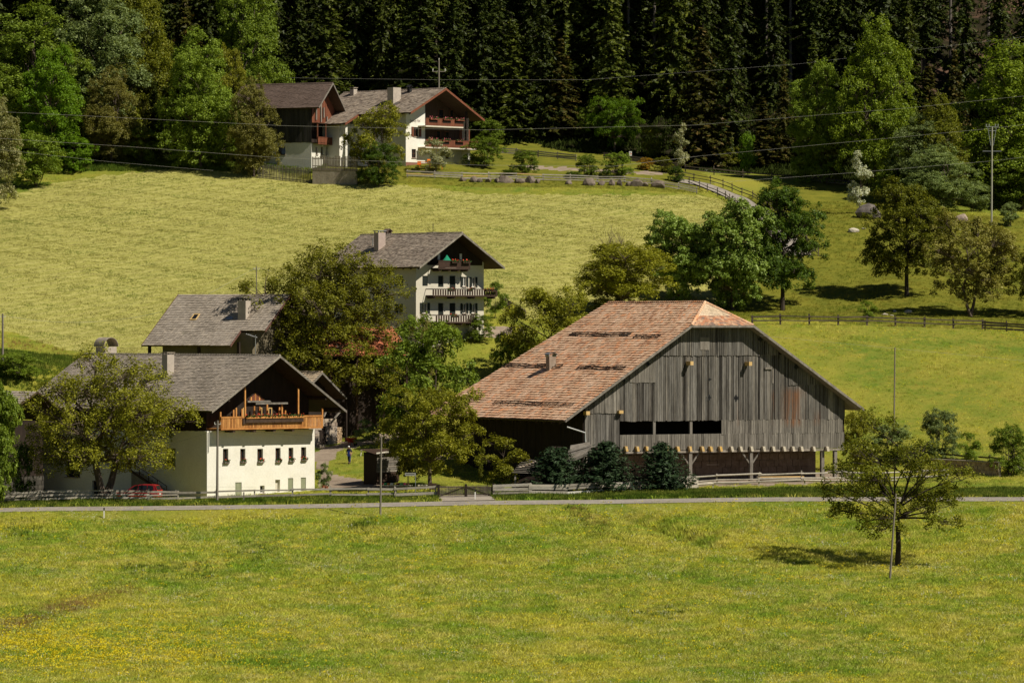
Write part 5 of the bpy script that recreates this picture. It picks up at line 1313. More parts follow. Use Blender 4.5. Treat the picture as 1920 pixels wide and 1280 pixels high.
    # small shrubs and bushes
    by_box('young_tree', SM, 5, 4.6, 1608, 1646, 564, 611, 549, 'very small round tree at the dark field fence', mat=LF['green'])
    by_box('young_tree', SM, 5, 4.6, 905, 952, 528, 602, 535, 'thin sparse tree at the right corner of the cream house', mat=LF['green'], rz=2)
    for i, (x0, x1, yt, yb, Y, mt, lb) in enumerate([
        (866, 948, 258, 330, 645, 'green', 'leafy fruit shrub right below the chalet balconies'),
        (956, 1010, 282, 332, 642, 'green', 'round fruit shrub in the chalet garden, second from the chalet'),
        (1076, 1124, 290, 338, 641, 'green', 'round fruit shrub in the garden, left of the two near the white notice'),
        (1132, 1190, 286, 340, 641, 'green', 'round fruit shrub in the garden, just below the white notice')]):
        by_box('fruit_shrub', SH, 10, 10, x0, x1, yt, yb, Y, lb, mat=LF[mt], rz=i*1.3, cat='shrub', group='fruit shrubs in the upper garden')
    by_box('orange_shrub', SH, 10, 10, 1194, 1228, 296, 322, 655, 'orange-leaved shrub in the upper garden', mat=LF['orange'], cat='shrub')
    by_box('garden_shrub', SH, 10, 10, 1224, 1264, 294, 328, 654, 'dull green shrub right of the orange one', mat=LF['olived'], rz=2, cat='shrub')
    by_box('garden_shrub', SH, 10, 10, 1250, 1284, 312, 345, 644, 'dark small shrub at the foot of the slim blossoming tree', mat=LF['dark'], rz=2, cat='shrub')
    for i, (x0, x1, yt, yb) in enumerate([(936, 974, 318, 334), (1056, 1092, 322, 338), (1118, 1150, 320, 338)]):
        by_box('low_shrub', SH, 10, 10, x0, x1, yt, yb, 639, ['low dark shrub beside the second garden shrub', 'low dark shrub left of the third garden shrub', 'low dark shrub between the last two garden shrubs'][i], mat=LF['dark'], rz=i, cat='shrub')
    by_box('willow_tree', broadleaf(111, 9, 8.6, 1.0, lobes=18, clusters=420, lpc=26, leaf=.15, cr=.45, tr=.16, mat=LF['tan'], twigs=260, stems=2), 9, 8.6, 642, 762, 192, 335, 634, 'round yellow-green tree in front of the chalet', mat=LF['olive'])
    by_box('laurel_bush', SH, 10, 10, 668, 748, 268, 345, 630, 'dark glossy bush at the end of the concrete wall', mat=LF['dark'], rz=1, cat='bush')
    by_box('lilac_bush', SM, 5, 4.6, 788, 846, 262, 316, 637, 'white blossoming lilac bush before the chalet door', mat=LF['cream'], cat='bush')
    LIL = broadleaf(112, 9, 4, 1.8, lobes=16, clusters=240, lpc=22, leaf=.15, cr=.35, tr=.09, mat=LF['cream'], shape='tall', twigs=100)
    by_box('bird_cherry', LIL, 9, 4, 1590, 1634, 284, 405, 622, 'slim cream-blossoming tree beside the big boulder', mat=LF['white'])
    by_box('bird_cherry', LIL, 9, 4, 1263, 1292, 232, 345, 655, 'slim tree with white blossoms at the top of the garden', mat=LF['cream'], rz=2)
    MP = m3
    by_box('young_maple', OL, 9.4, 9.6, 1100, 1205, 183, 292, 684, 'bright spring-green young maple at the forest edge', mat=LF['bright'])
    by_box('young_maple', OL, 9.4, 9.6, 1060, 1130, 200, 290, 690, 'darker green young maple half behind the bright one', mat=LF['green'], rz=2)
    # bushes right, by the stone wall and the lane
    by_box('elder_bush', SH, 10, 10, 1718, 1798, 768, 878, 486, 'tall pale bush behind the low stone wall', mat=LF['pale'], rz=1, cat='bush')
    by_box('elder_bush', SH, 10, 10, 1850, 1935, 796, 910, 474, 'dense dark leafy bush at the end of the stone wall', mat=LF['green'], rz=2, cat='bush')
    by_box('elder_bush', SM, 5, 4.6, 1795, 1840, 810, 882, 482, 'small dark bush on the stone wall between two larger ones', mat=LF['green'], cat='bush')
    by_box('elder_bush', SH, 10, 10, 1575, 1640, 770, 880, 486, 'yellow-green thicket at the right corner of the barn', mat=LF['olive'], rz=3, cat='bush')
    by_box('elder_bush', SH, 10, 10, 1630, 1720, 795, 885, 490, 'green thicket behind the lone fruit tree, above the lane', mat=LF['pale'], rz=4, cat='bush')
    # left edge thicket
    by_box('maple_tree', m3, 13, 12, -60, 38, 705, 940, 452, 'leafy green tree cut by the left edge, before the stone shed', mat=LF['green'], rz=1)
    by_box('elder_bush', SH, 10, 10, -10, 75, 660, 745, 500, 'green thicket on the bank behind the left pole', mat=LF['green'], rz=3, cat='bush')
    by_box('elder_bush', SH, 10, 10, 20, 66, 830, 935, 456, 'dark ivy-like bush against the stone shed', mat=LF['dark'], rz=5, cat='bush')
    by_box('garden_bush', SH, 10, 10, 870, 925, 590, 690, 524, 'green garden bush at the foot of the cream house', mat=LF['green'], rz=1, cat='bush')
    by_box('garden_bush', SH, 10, 10, 770, 815, 592, 660, 515, 'brownish round bush against the cream house corner', mat=LF['tan'], rz=2, cat='bush')
    by_box('garden_bush', SH, 10, 10, 918, 985, 620, 700, 514, 'bright green bush between the garden and the barn roof', mat=LF['green'], rz=3, cat='bush')
    # dark small conifers before the barn
    yw = conifer(201, 4.6, 2.3, start=.03, mat=LF['yew'], dens=1.5, card=.16, droop=-.12, prof=.42)
    yw2 = conifer(202, 4.6, 2.5, start=.03, mat=LF['yew'], dens=1.5, card=.16, droop=-.05, prof=.55)
    for (x0, x1, yt, lb, q, rz) in [(985, 1100, 836, 'leftmost of the three dark young spruces along the barn fence', yw, 0), (1072, 1200, 826, 'middle one of the three dark young spruces along the barn fence', yw2, 1), (1180, 1300, 828, 'rightmost and densest young spruce in front of the barn', yw2, 2.5)]:
        by_box('young_spruce', q, 4.6, 4.8, x0, x1, yt, 926, 456.6, lb, rz=rz, group='young spruces along the barn fence')
    return dict(SH=SH, RD=RD, m3=m3, OL=OL, m2=m2)
NT = near_trees()

ORD = 'first second third fourth fifth sixth seventh eighth ninth tenth eleventh twelfth thirteenth fourteenth fifteenth sixteenth seventeenth eighteenth nineteenth twentieth'.split()
ORD += ['twenty-' + o for o in ORD[:9]] + ['thirtieth'] + ['thirty-' + o for o in ORD[:9]] + ['fortieth'] + ['forty-' + o for o in ORD[:9]]
def forest():
    V = [conifer(301, 26, 4.3, .04, card=.36), conifer(302, 26, 3.9, .08, dens=.95, card=.38, droop=.5), conifer(303, 26, 4.7, .03, dens=1.0, card=.36, droop=.45), conifer(304, 27, 3.8, .30, card=.36), conifer(305, 27, 3.4, .52, bark=BARK_P, dens=.9, card=.36)]
    mats = [LF['needle'], LF['needle'], LF['needle2'], LF['rust']]
    rg = random.Random(12); G1 = 'spruces of the dark forest'
    front = [  # centre column, top row, width px, base row, kind, material, label
     (615, -60, 110, 200, 2, 2, 'broad spruce with sunlit drooping boughs behind the timber barn'),
     (560, -40, 80, 200, 0, 1, 'dark spruce at the left behind the timber barn roof'),
     (790, -80, 130, 230, 0, 0, 'tall spruce directly behind the chalet ridge'),
     (765, 108, 60, 220, 1, 2, 'short green spruce peeping over the chalet chimney'),
     (850, -50, 90, 240, 1, 0, 'dark spruce right of the wooden pole on the chalet ridge'),
     (960, 30, 100, 280, 2, 2, 'full spruce with yellowish boughs at the forest edge right of the chalet'),
     (905, -40, 80, 270, 0, 0, 'dark tall spruce just right of the chalet eave'),
     (1052, 70, 90, 285, 1, 3, 'slim rusty-tipped spruce, left of the bright green maple'),
     (1015, -60, 80, 280, 0, 0, 'tall dark spruce between the yellowish and the slim rusty one'),
     (1150, -40, 95, 285, 0, 2, 'spruce standing right behind the bright green maple'),
     (1318, 45, 120, 320, 2, 3, 'broad spruce with brown cones above the slim blossoming tree'),
     (1370, -30, 90, 322, 1, 0, 'dark spruce close to the right of the brown coned one'),
     (1430, 180, 80, 330, 0, 3, 'low rusty spruce above the upper field, left of the great lime tree'),
     (1470, 110, 55, 330, 1, 3, 'thin rusty spruce next to the great lime tree'),
     (1525, 60, 70, 335, 0, 2, 'pointed spruce half hidden by the left side of the great lime tree'),
     (1740, 120, 90, 340, 2, 3, 'rusty spruce in the gap between the two leafy trees on the right'),
     (1700, -40, 90, 320, 0, 2, 'tall spruce behind the right side of the great lime tree'),
     (1790, 90, 70, 345, 1, 3, 'thin brownish spruce below the bare brown slope'),
     (345, -30, 110, 290, 0, 3, 'brownish spruce towering among the leafy trees at the left'),
     (300, 10, 90, 300, 2, 2, 'green spruce between the leafy trees at the left'),
     (290, 150, 60, 312, 1, 2, 'small low spruce at the field edge, in a gap of the left wood'),
    ]
    for cx, yt, w, yb, k, mi, lb in front:
        Y = 690 if 540 < cx < 1250 else (672 if cx < 540 else 676)
        if cx == 290: Y = 648
        b = gat(cx, Y); h = unp(cx, yt, Y).z - b.z; ww = w/F_PX*Y
        plant('spruce', V[k], b, None, lb, group=G1, rz=rg.uniform(0, 6.28), scale=(ww/7.2, ww/7.2, h/26), mat=mats[mi])
    # bare stems lit at the forest edge
    stems = [(1227, 225, 'pale bare spruce stem lit in the opening above the garden'), (1178, 250, 'thin grey spruce stem left of the lit opening'), (1437, 240, 'pale stem in the dark right of the brown coned spruce'), (1482, 235, 'second pale stem left of the great lime tree'), (995, 240, 'leaning pale stem left of the slim rusty spruce')]
    for cx, yb, lb in stems:
        Y = 700; b = gat(cx, Y)
        plant('spruce', V[4], b, None, lb, group=G1, rz=rg.uniform(0, 6.28), scale=(.9, .9, 1.1), mat=LF['needle'])
    for i, (cx, Y) in enumerate([(1712, 712), (1745, 726), (1782, 708), (1820, 732), (1853, 716), (1886, 728), (1915, 706), (1940, 735)]):
        b = gat(cx, Y)
        plant('spruce', V[4], b, None, ORD[i] + ' bare-stemmed spruce from the left, in the brown upper right corner', group='bare-stemmed spruces on the brown slope', rz=rg.uniform(0, 6.28), scale=(.8, .8, 1.2), mat=LF['needle'])
    n = 0
    for row, Y in enumerate([698, 705, 712, 720, 729, 739, 751]):
        x = (-66 if row in (0, 5, 6) else -84)*Y/700 + rg.uniform(0, 3)
        while x < 80*Y/700:
            px = 960 + F_PX*x/Y
            if not (px > 1790 and Y > 700) and not (1195 < px < 1260 and Y < 712) :
                y = Y + rg.uniform(-2.5, 2.5); k = rg.choice([0, 1, 2, 0, 1, 3] if row else [0, 1, 2, 3])
                s = rg.uniform(.68, 1.22)
                plant('spruce', V[k], Vector((x, y, H1(x, y)-.1)), None, 'dark spruce deep in the forest above the farms' if row else ORD[n] + ' dark spruce from the left in the front rank of the forest', group='spruces deep in the forest' if row else 'front rank of the forest', rz=rg.uniform(0, 6.28), scale=(s, s, s*rg.uniform(.95, 1.25)), mat=mats[0] if rg.random() < .75 else mats[2]); n += 1
            x += rg.uniform(3.8, 6.2)
    # leafy trees
    A = broadleaf(401, 18, 11, .8, lobes=32, clusters=1250, lpc=26, leaf=.19, cr=.62, tr=.3, mat=LF['green'], twigs=120, shape='tall')
    B = broadleaf(402, 18, 13, .8, lobes=38, clusters=1450, lpc=26, leaf=.19, cr=.62, tr=.3, mat=LF['green'], twigs=120, shape='cone')
    D = broadleaf(403, 8, 8, .2, lobes=18, clusters=320, lpc=26, leaf=.2, cr=.5, tr=.12, mat=LF['green'], twigs=60, stems=3)
    L = [  # left wood and right wood: x0,x1,yt,yb,Y,kind,mat,label
     (-60, 170, 15, 330, 650, 'B', 'green', 'broad leafy tree filling the upper left corner'),
     (40, 150, 90, 320, 640, 'A', 'bright', 'bright green leafy tree at the left, above the thicket'),
     (90, 275, -30, 300, 655, 'A', 'pale', 'tall grey-green tree, third from the left edge of the wood'),
     (-70, 42, 178, 390, 612, 'A', 'creamy', 'cream-blossoming tree cut by the left edge of the photo'),
     (150, 268, 130, 312, 645, 'B', 'tan', 'tan-green tree overhanging the mown meadow, left of the dark gap'),
     (300, 452, 62, 322, 642, 'B', 'green', 'large round leafy tree at the middle of the left wood, casting shadow on the hay'),
     (395, 470, 90, 320, 650, 'A', 'olive', 'yellow-green tree right beside the largest tree of the left wood'),
     (375, 542, -40, 300, 664, 'B', 'green', 'tall dark green leafy tree behind the timber barn'),
     (428, 524, 150, 314, 637, 'B', 'tan', 'brownish leafy tree touching the timber barn'),
     (200, 330, -60, 290, 668, 'B', 'olived', 'dark crown behind the left wood, left of the brownish spruce'),
     (1560, 1722, 42, 335, 650, 'B', 'bright', 'great lime tree with tall pointed crown on the right'),
     (1480, 1600, 120, 338, 655, 'A', 'green', 'dark leafy tree left of the great lime tree'),
     (1660, 1800, 220, 380, 640, 'B', 'pale', 'grey-green tree right above the cream-blossoming one'),
     (1790, 2010, 88, 400, 645, 'B', 'bright', 'big bright leafy tree at the upper right edge'),
     (1700, 1815, 185, 395, 640, 'B', 'olived', 'dull green tree left of the big bright one at the right edge'),
     (1690, 1830, 275, 415, 630, 'B', 'pale', 'wide low grey-green tree behind the dense orchard tree'),
    ]
    kinds = dict(A=(A, 18, 11), B=(B, 18, 13), D=(D, 8, 8))
    for i, (x0, x1, yt, yb, Y, k, mt, lb) in enumerate(L):
        m, h0, w0 = kinds[k]; by_box('leafy_tree', m, h0, w0, x0, x1, yt, yb, Y, lb, mat=LF[mt if mt != 'bright' or x0 < 1500 else 'lime'], rz=i*1.7, group='leafy trees along the forest edge')
    for i in range(46):                                   # young growth under the edge of the wood
        cx = 560 + 1200*(i + rg.uniform(.1, .9))/46; Y = np.interp(cx, [560, 900, 1250, 1400, 1760], [702, 696, 688, 672, 664]) + rg.uniform(2, 16); h = rg.uniform(2.5, 8)
        if 1195 < cx < 1262: h *= .4
        x = (cx-960)/F_PX*Y; s = h/26
        plant('young_spruce', V[i % 3], Vector((x, Y, H1(x, Y)-.1)), None, ORD[i] + ' low young spruce from the left under the forest edge', group='young spruces under the forest edge', rz=rg.uniform(0, 6.28), scale=(s*1.5, s*1.5, s), mat=mats[(0, 2, 0, 3)[i % 4]])
    S = [(20, 120, 250, 360, 630, 'green', 'low thicket under the trees at the far left'), (110, 175, 255, 330, 640, 'bright', 'light green hanging thicket beside the left field corner'), (225, 300, 240, 318, 645, 'green', 'thicket beneath the tan-green tree'),
         (455, 520, 255, 318, 645, 'olived', 'brown-green thicket at the start of the picket fence'), (385, 450, 250, 320, 643, 'green', 'thicket right under the yellow-green tree'),
         (1385, 1420, 250, 335, 660, 'bright', 'slim green bush tree in the dark above the upper field'), (1480, 1530, 265, 340, 655, 'green', 'dark thicket at the forest edge above the upper field'), (1540, 1590, 270, 345, 655, 'olived', 'thicket left of the blossoming tree'),
         (1630, 1700, 320, 400, 640, 'green', 'thicket behind the big boulder'), (1795, 1860, 345, 405, 632, 'pale', 'small grey-green tree left of the metal pole'), (1875, 1912, 380, 415, 612, 'pale', 'small round shrub right of the metal pole'),
         (1850, 1990, 290, 400, 640, 'green', 'green thicket behind the metal pole'), (1200, 1250, 235, 305, 680, 'olived', 'yellowish thicket below the lit opening'), (890, 945, 225, 275, 685, 'green', 'green bush behind the chalet at the forest edge'), (960, 1060, 255, 292, 692, 'dark', 'dark undergrowth along the forest edge right of the chalet'),
         (1290, 1340, 270, 325, 676, 'dark', 'dark undergrowth above the slim blossoming tree'), (1340, 1390, 275, 328, 674, 'olived', 'dull undergrowth right of the slim blossoming tree')]
    for i, (x0, x1, yt, yb, Y, mt, lb) in enumerate(S):
        by_box('thicket', D, 8, 8, x0, x1, yt, yb, Y, lb, mat=LF[mt], rz=i*1.1, cat='bush', group='bushes along the forest edge')
    return n
NF = forest()
# ------------------------------------------------------------------ fences
FG = M('silver_fence_rail', (0.30, 0.27, 0.22), (0.46, 0.42, 0.35), 1.5, (.3, 1, 1.5), .9, rand=[(.75, .73, .7), (1, 1, 1), (1.15, 1.12, 1.08)], fine=.25)
FD = M('dark_fence_rail', (0.06, 0.048, 0.036), (0.11, 0.09, 0.07), 1.5, (.3, 1, 1), .9, rand=[(.8, .8, .8), (1.3, 1.25, 1.2)], fine=.25)
def path3(P, step):
    """resample a ground polyline [(x,y),..] every step metres"""
    P = [Vector((p[0], p[1])) for p in P]; out = [P[0]]; acc = 0
    for a, b in zip(P[:-1], P[1:]):
        L = (b-a).length; d = step-acc
        while d < L: out.append(a + (b-a)*(d/L)); d += step
        acc = L-(d-step)
    if (P[-1]-out[-1]).length > step*.4: out.append(P[-1])
    return out
def fence(pts, label, step=3.0, rails=(.45, .95), rh=.13, mat=FG, postmat=None, ph=1.15, seed=1, log=False, lapmat=None, group=None, pw=.13):
    rg = random.Random(seed); Q = path3([(p.x, p.y) for p in pts], step)
    zs = hgt(np.array([q.x for q in Q]), np.array([q.y for q in Q])); o = Vector((Q[0].x, Q[0].y, zs[0]))
    e = empty('fence', o, 0, label, 'fence', group)
    for q, z in zip(Q, zs):
        h = ph*rg.uniform(.92, 1.08); tx, ty = rg.uniform(-.04, .04), rg.uniform(-.04, .04); x, y, z = q.x-o.x, q.y-o.y, z-o.z
        MB().hexa([(x-pw/2, y-pw/2, z-.3), (x+pw/2, y-pw/2, z-.3), (x+pw/2, y+pw/2, z-.3), (x-pw/2, y+pw/2, z-.3)], [(x-pw/2+tx, y-pw/2+ty, z+h), (x+pw/2+tx, y-pw/2+ty, z+h), (x+pw/2+tx, y+pw/2+ty, z+h), (x-pw/2+tx, y+pw/2+ty, z+h)]).build('post', postmat or mat, e)
    for i in range(len(Q)-1):
        for r in rails:
            a = Vector((Q[i].x-o.x, Q[i].y-o.y, zs[i]-o.z+r+rg.uniform(-.06, .06))); b = Vector((Q[i+1].x-o.x, Q[i+1].y-o.y, zs[i+1]-o.z+r+rg.uniform(-.06, .06)))
            d = (b-a).normalized(); a -= d*.15; b += d*.15; off = Vector((d.y, -d.x, 0)).normalized()*(pw/2+.035 + .03*(i % 2)); a += off; b += off
            hh = rh*rg.uniform(.75, 1.2)
            if log: m = MB().tube([a, (a+b)/2+Vector((0, 0, rg.uniform(-.04, .02))), b], [hh*.5, hh*.45, hh*.4], 6)
            else: m = MB().beam(a, b, .045, hh)
            m.build('rail', lapmat if (lapmat and rg.random() < .08) else mat, e)
    return e
def gp(L): return [gat(px, Y) for px, Y in L]
fence(gp([(-60, 453.5), (60, 453.5), (160, 454), (330, 454)]), 'grey three-rail fence along the road before the shaded farmhouse wall', 3.4, (.35, .68, 1.0), .17, seed=2, lapmat=WOOD_H)
fence(gp([(334, 454), (500, 454), (640, 453.8), (740, 453.8)]), 'grey two-rail fence along the road before the lit farmhouse front', 3.6, (.42, .92), .17, seed=3)
fence(gp([(742, 453.6), (820, 453.6)]), 'short grey board fence just left of the picket gate', 3.8, (.35, .98), .24, seed=4)
fence(gp([(927, 453.6), (1010, 454), (1160, 455), (1215, 456), (1270, 457), (1310, 459)]), 'grey board fence from the gate past the three young spruces', 3.4, (.32, .7, 1.0), .24, seed=5, lapmat=WHITE)
fence(gp([(1270, 462), (1340, 463.5), (1500, 465), (1680, 468), (1775, 470)]), 'silvery log fence along the open front of the barn', 4.2, (.45, .95), .2, seed=6, log=True)
fence(gp([(1265, 457.5), (1330, 460), (1480, 462), (1600, 463), (1700, 465)]), 'lower log rail fence in the grass below the barn fence', 4.6, (.45,), .22, seed=7, log=True, ph=.7)
fence(gp([(1410, 543), (1450, 543.5), (1560, 544), (1700, 545), (1810, 545), (1845, 545)]), 'dark two-rail field fence between barn meadow and orchard', 3.3, (.5, .95), .14, FD, seed=8, ph=1.2, pw=.2)
fence(gp([(1847, 544), (1960, 541), (2000, 540)]), 'close-boarded dark end of the field fence at the right edge', 2.6, (.3, .6, .9), .2, FD, seed=9)
fence(gp([(1730, 488), (1790, 485), (1870, 482), (1950, 470)]), 'dark brown rail fence on top of the low stone wall', 2.8, (.4, .85), .17, FD, seed=10, ph=1.15)
fence(gp([(764, 634), (850, 634), (960, 635), (1060, 635.5), (1180, 635.5), (1306, 634)]), 'weathered rail fence around the chalet garden above the boulders', 3.6, (.2, .5, .8), .15, FG, seed=11, ph=1.0, lapmat=WOOD_N)
fence(gp([(924, 668), (990, 666), (1080, 660)]), 'grey board fence at the back of the chalet garden', 3.6, (.25, .5, .75), .2, FG, postmat=FD, seed=12, ph=1.0)
fence(gp([(1133, 664), (1165, 663), (1270, 660)]), 'dark board fence behind the white notice', 2.8, (.35, .65, .95), .2, FD, seed=13)
fence(gp([(1285, 658), (1400, 656), (1500, 656), (1592, 652)]), 'dim rail fence in the shade of the forest edge above the upper field', 4.0, (.4, .8), .14, FD, seed=14)
def offset(P, d):
    out = []
    for i, p in enumerate(P):
        t = (P[min(i+1, len(P)-1)] - P[max(i-1, 0)]); t.z = 0; t.normalize(); out.append(p + Vector((-t.y, t.x, 0))*d)
    return out
fence(offset(LANE, 2.3), 'dark rail fence along the far side of the upper lane', 2.4, (.45, .9), .10, FD, seed=15, ph=1.1, pw=.11)
fence(offset(LANE[6:], -2.3), 'dark rail fence along the near side of the upper lane', 2.2, (.4, .8), .10, FD, seed=16, ph=1.15, pw=.12)

def picket(pts, label, h=1.3, w=.11, gap=.09, mat=FD, seed=1, base=0.0, name='picket_fence', rise=None):
    rg = random.Random(seed); P = [Vector((p.x, p.y, 0)) for p in pts]; o = Vector((P[0].x, P[0].y, H1(P[0].x, P[0].y)+base)); e = empty(name, o, 0, label, 'fence')
    for a, b in zip(P[:-1], P[1:]):
        L = (b-a).length; d = (b-a)/L; n = int(L/(w+gap)); nv = Vector((d.y, -d.x, 0)); pa = None
        for i in range(n+1):
            q = a + d*(i*(w+gap)); z = (H1(q.x, q.y) if rise is None else rise) + base; hh = h*rg.uniform(.88, 1.08); t = Vector((rg.uniform(-.03, .03), 0, 0)); r = q-o; r.z = z-o.z
            s = d*w/2; k = nv*.025
            MB().hexa([r-s+k, r+s+k, r+s-k, r-s-k], [r-s+k+t+Vector((0, 0, hh-.06)), r+s+k+t+Vector((0, 0, hh-.06)), r+s-k+t+Vector((0, 0, hh)), r-s-k+t+Vector((0, 0, hh))]).build('picket', mat, e)
        for zz in (.3, h*.8):
            za = (H1(a.x, a.y) if rise is None else rise) + base - o.z; zb = (H1(b.x, b.y) if rise is None else rise) + base - o.z
            ra = a-o-nv*.06; rb = b-o-nv*.06; ra.z = za+zz; rb.z = zb+zz; MB().beam(ra, rb, .06, .09).build('rail', mat, e)
    return e
PK = M('grey_picket', (.09, .08, .065), (.15, .135, .115), 2, (1, 1, .2), rand=[(.6, .6, .6), (1.3, 1.28, 1.22)])
picket(gp([(484, 636), (530, 635), (584, 633.5)]), 'dark grey picket fence on the field edge before the timber barn', 1.9, .11, .09, PK, 3)
picket(gp([(938, 548), (978, 540), (985, 538)]), 'small dark picket fence right of the cream house', 1.0, .1, .1, FD, 5)
def concrete_wall():
    a = unp(586, 331, 633); b = unp(669, 338, 631); c = unp(640, 330, 640)
    z1 = unp(586, 314.5, 633).z; o = Vector((a.x, a.y, z1)); e = empty('retaining_wall', o, 0, 'stained concrete retaining wall topped by tall grey pickets below the timber barn', 'wall')
    m = MB(); L = lambda p: p - o
    a0, b0 = Vector((a.x, a.y, z1-2.6)), Vector((b.x, b.y, z1-2.6)); d = (b0-a0).normalized(); n = Vector((-d.y, d.x, 0))
    m.hexa([L(a0), L(b0), L(b0+n*.35), L(a0+n*.35)], [L(a0)+Vector((0, 0, 2.6)), L(b0)+Vector((0, 0, 2.4)), L(b0+n*.35)+Vector((0, 0, 2.4)), L(a0+n*.35)+Vector((0, 0, 2.6))])
    m.hexa([L(a0-n*0+d*.02+n*.35), L(a0+d*.35+n*.35), L(a0+d*.35+n*9), L(a0+d*.02+n*9)], [L(a0+d*.02+n*.35)+Vector((0, 0, 2.6)), L(a0+d*.35+n*.35)+Vector((0, 0, 2.6)), L(a0+d*.35+n*9)+Vector((0, 0, 2.6)), L(a0+d*.02+n*9)+Vector((0, 0, 2.6))])
    m.build('wall', CONC, e)
    rg = random.Random(4); LL = (b0-a0).length; k = int(LL/.21); PK2 = M('brownish_picket', (.16, .13, .10), (.24, .20, .155), 2, (1, 1, .2), rand=[(.6, .6, .6), (1.25, 1.25, 1.22)])
    for i in range(k+1):
        q = L(a0+d*(LL*i/k)) - n*.03; q.z = -.35 - .2*i/k; hh = rg.uniform(1.75, 2.05); s = d*.065; w = n*.025
        MB().hexa([q-s, q+s, q+s+w, q-s+w], [q-s+Vector((0, 0, hh)), q+s+Vector((0, 0, hh-.05)), q+s+w+Vector((0, 0, hh-.05)), q-s+w+Vector((0, 0, hh))]).build('picket', PK2, e)
    for z in (.25, 1.2): MB().beam(L(a0)+n*.04+Vector((0, 0, 2.6+z)), L(b0)+n*.04+Vector((0, 0, 2.4+z)), .06, .09).build('rail', PK2, e)
concrete_wall()
def gate():
    a = gat(822, 453.4); b = gat(925, 453.6); o = a.copy(); e = empty('gate', o, math.atan2(b.y-a.y, b.x-a.x), 'double picket gate of dark vertical slats with diagonal braces, beside the road', 'gate')
    L = (Vector((b.x, b.y))-Vector((a.x, a.y))).length; z = lambda t: (b.z-a.z)*t; n = 44
    GM = M('gate_slat', (.12, .095, .075), (.19, .155, .12), 2, (1, 1, .2), rand=[(.75, .75, .75), (1.2, 1.2, 1.2)])
    for i in range(n):
        x = .12 + (L-.24)*(i+.5)/n
        if abs(x-L/2) < .12: continue
        MB().box(x-.028, x+.028, -.03, 0, .08+z(x/L), 1.08+z(x/L)).build('slat', GM, e)
    for x in (0, L/2, L): MB().box(x-.12, x+.12, -.1, .12, -.3, 1.22+z(x/L)).build('post', WOOD_V, e)
    for s in ((.13, L/2-.13), (L/2+.13, L-.13)):
        for zz in (.25, .92): MB().box(s[0], s[1], .003, .05, zz, zz+.09).build('rail', WOOD_V, e)
    MB().beam((.15, -.06, .15), (L/2-.15, -.06, .98), .04, .08).build('brace', WOOD_V, e); MB().beam((L-.15, -.06, .15), (L/2+.15, -.06, .98), .04, .08).build('brace', WOOD_V, e)
gate()

# ------------------------------------------------------------------ stones
def rock(name, c, sx, sy, sz, label, seed, mat=STONE, group=None, parent=None, cat='rock'):
    rg = np.random.RandomState(seed); import bmesh
    bm = bmesh.new(); bmesh.ops.create_icosphere(bm, subdivisions=2, radius=1.0)
    P = rg.normal(size=(7, 3)); P /= np.linalg.norm(P, axis=1, keepdims=True); D = rg.uniform(.42, .8, 7)
    for v in bm.verts:
        p = np.array(v.co)
        for n, d in zip(P, D):
            k = p @ n
            if k > d: p = p - n*(k-d)*.9
        p *= 1 + rg.normal()*.03; v.co = (p[0]*sx, p[1]*sy, p[2]*sz)
    me = bpy.data.meshes.new(name); bm.to_mesh(me); bm.free(); me.materials.append(mat); me.polygons.foreach_set('use_smooth', [False]*len(me.polygons))
    o = link(name, me, parent, c)
    if parent is None: tag(o, label, cat, group)
    return o
M_BLD = M('brown_boulder', (.11, .085, .065), (.20, .16, .125), 1.5, fine=.3, bump=.6)
xs = [(888, 12, 9), (915, 10, 8), (947, 26, 15), (975, 14, 9), (992, 16, 12), (900, 9, 7), (1066, 9, 7), (1102, 19, 15), (1128, 10, 8), (1146, 10, 10), (1163, 10, 10), (1195, 30, 14), (1210, 12, 9), (1234, 22, 13), (868, 10, 8), (1008, 8, 7), (1178, 9, 8), (932, 8, 7)]
for i, (px, w, h) in enumerate(xs):
    b = gat(px, 633.4); s = 633/F_PX
    rock('boulder', b + Vector((0, 0, h*s*.12)), w*s*.78, .8, h*s*.95, ['broad', 'low', 'tall', 'small'][i % 4] + ' grey-brown boulder under the garden fence, ' + ['first', 'third', 'fifth', 'sixth', 'seventh', 'second', 'ninth', 'tenth', 'eleventh', 'twelfth', 'thirteenth', 'sixteenth', 'seventeenth', 'last', 'outermost left', 'eighth', 'fourteenth', 'fourth'][i] + ' from the left', 50+i, M_BLD, group='boulders holding the chalet garden')
b = gat(1628, 616); rock('boulder', b + Vector((0, 0, .6)), 1.9, 1.6, 1.25, 'big dark cut boulder beside the slim cream-blossoming tree', 80, M('dark_rock', (.10, .085, .075), (.2, .17, .15), 1.2, fine=.3))
b = gat(1803, 612); rock('boulder', b + Vector((0, 0, .5)), 1.3, 1.1, .95, 'rounded brown boulder behind the twin-trunk orchard tree', 81)
for i, (px, Y, w, lb) in enumerate([(1601, 604, .8, 'flat pale stone alone on the upper orchard slope'), (1620, 606, .35, 'small stone above the flat pale one'), (1659, 556, .45, 'pale stone left in the group under the orchard tree'), (1672, 554.5, .28, 'smallest stone in the group under the orchard tree'), (1678, 559, .35, 'grey stone at the back of the group under the orchard tree'), (1703, 558, .5, 'flat stone right in the group under the orchard tree'), (1882, 598, .7, 'pale stone below the metal pole')]):
    b = gat(px, Y); rock('stone', b + Vector((0, 0, w*.2)), w, w*.8, w*.5, lb, 90+i, M('pale_stone_%d' % i, (.42, .37, .28), (.52, .47, .38), 2))
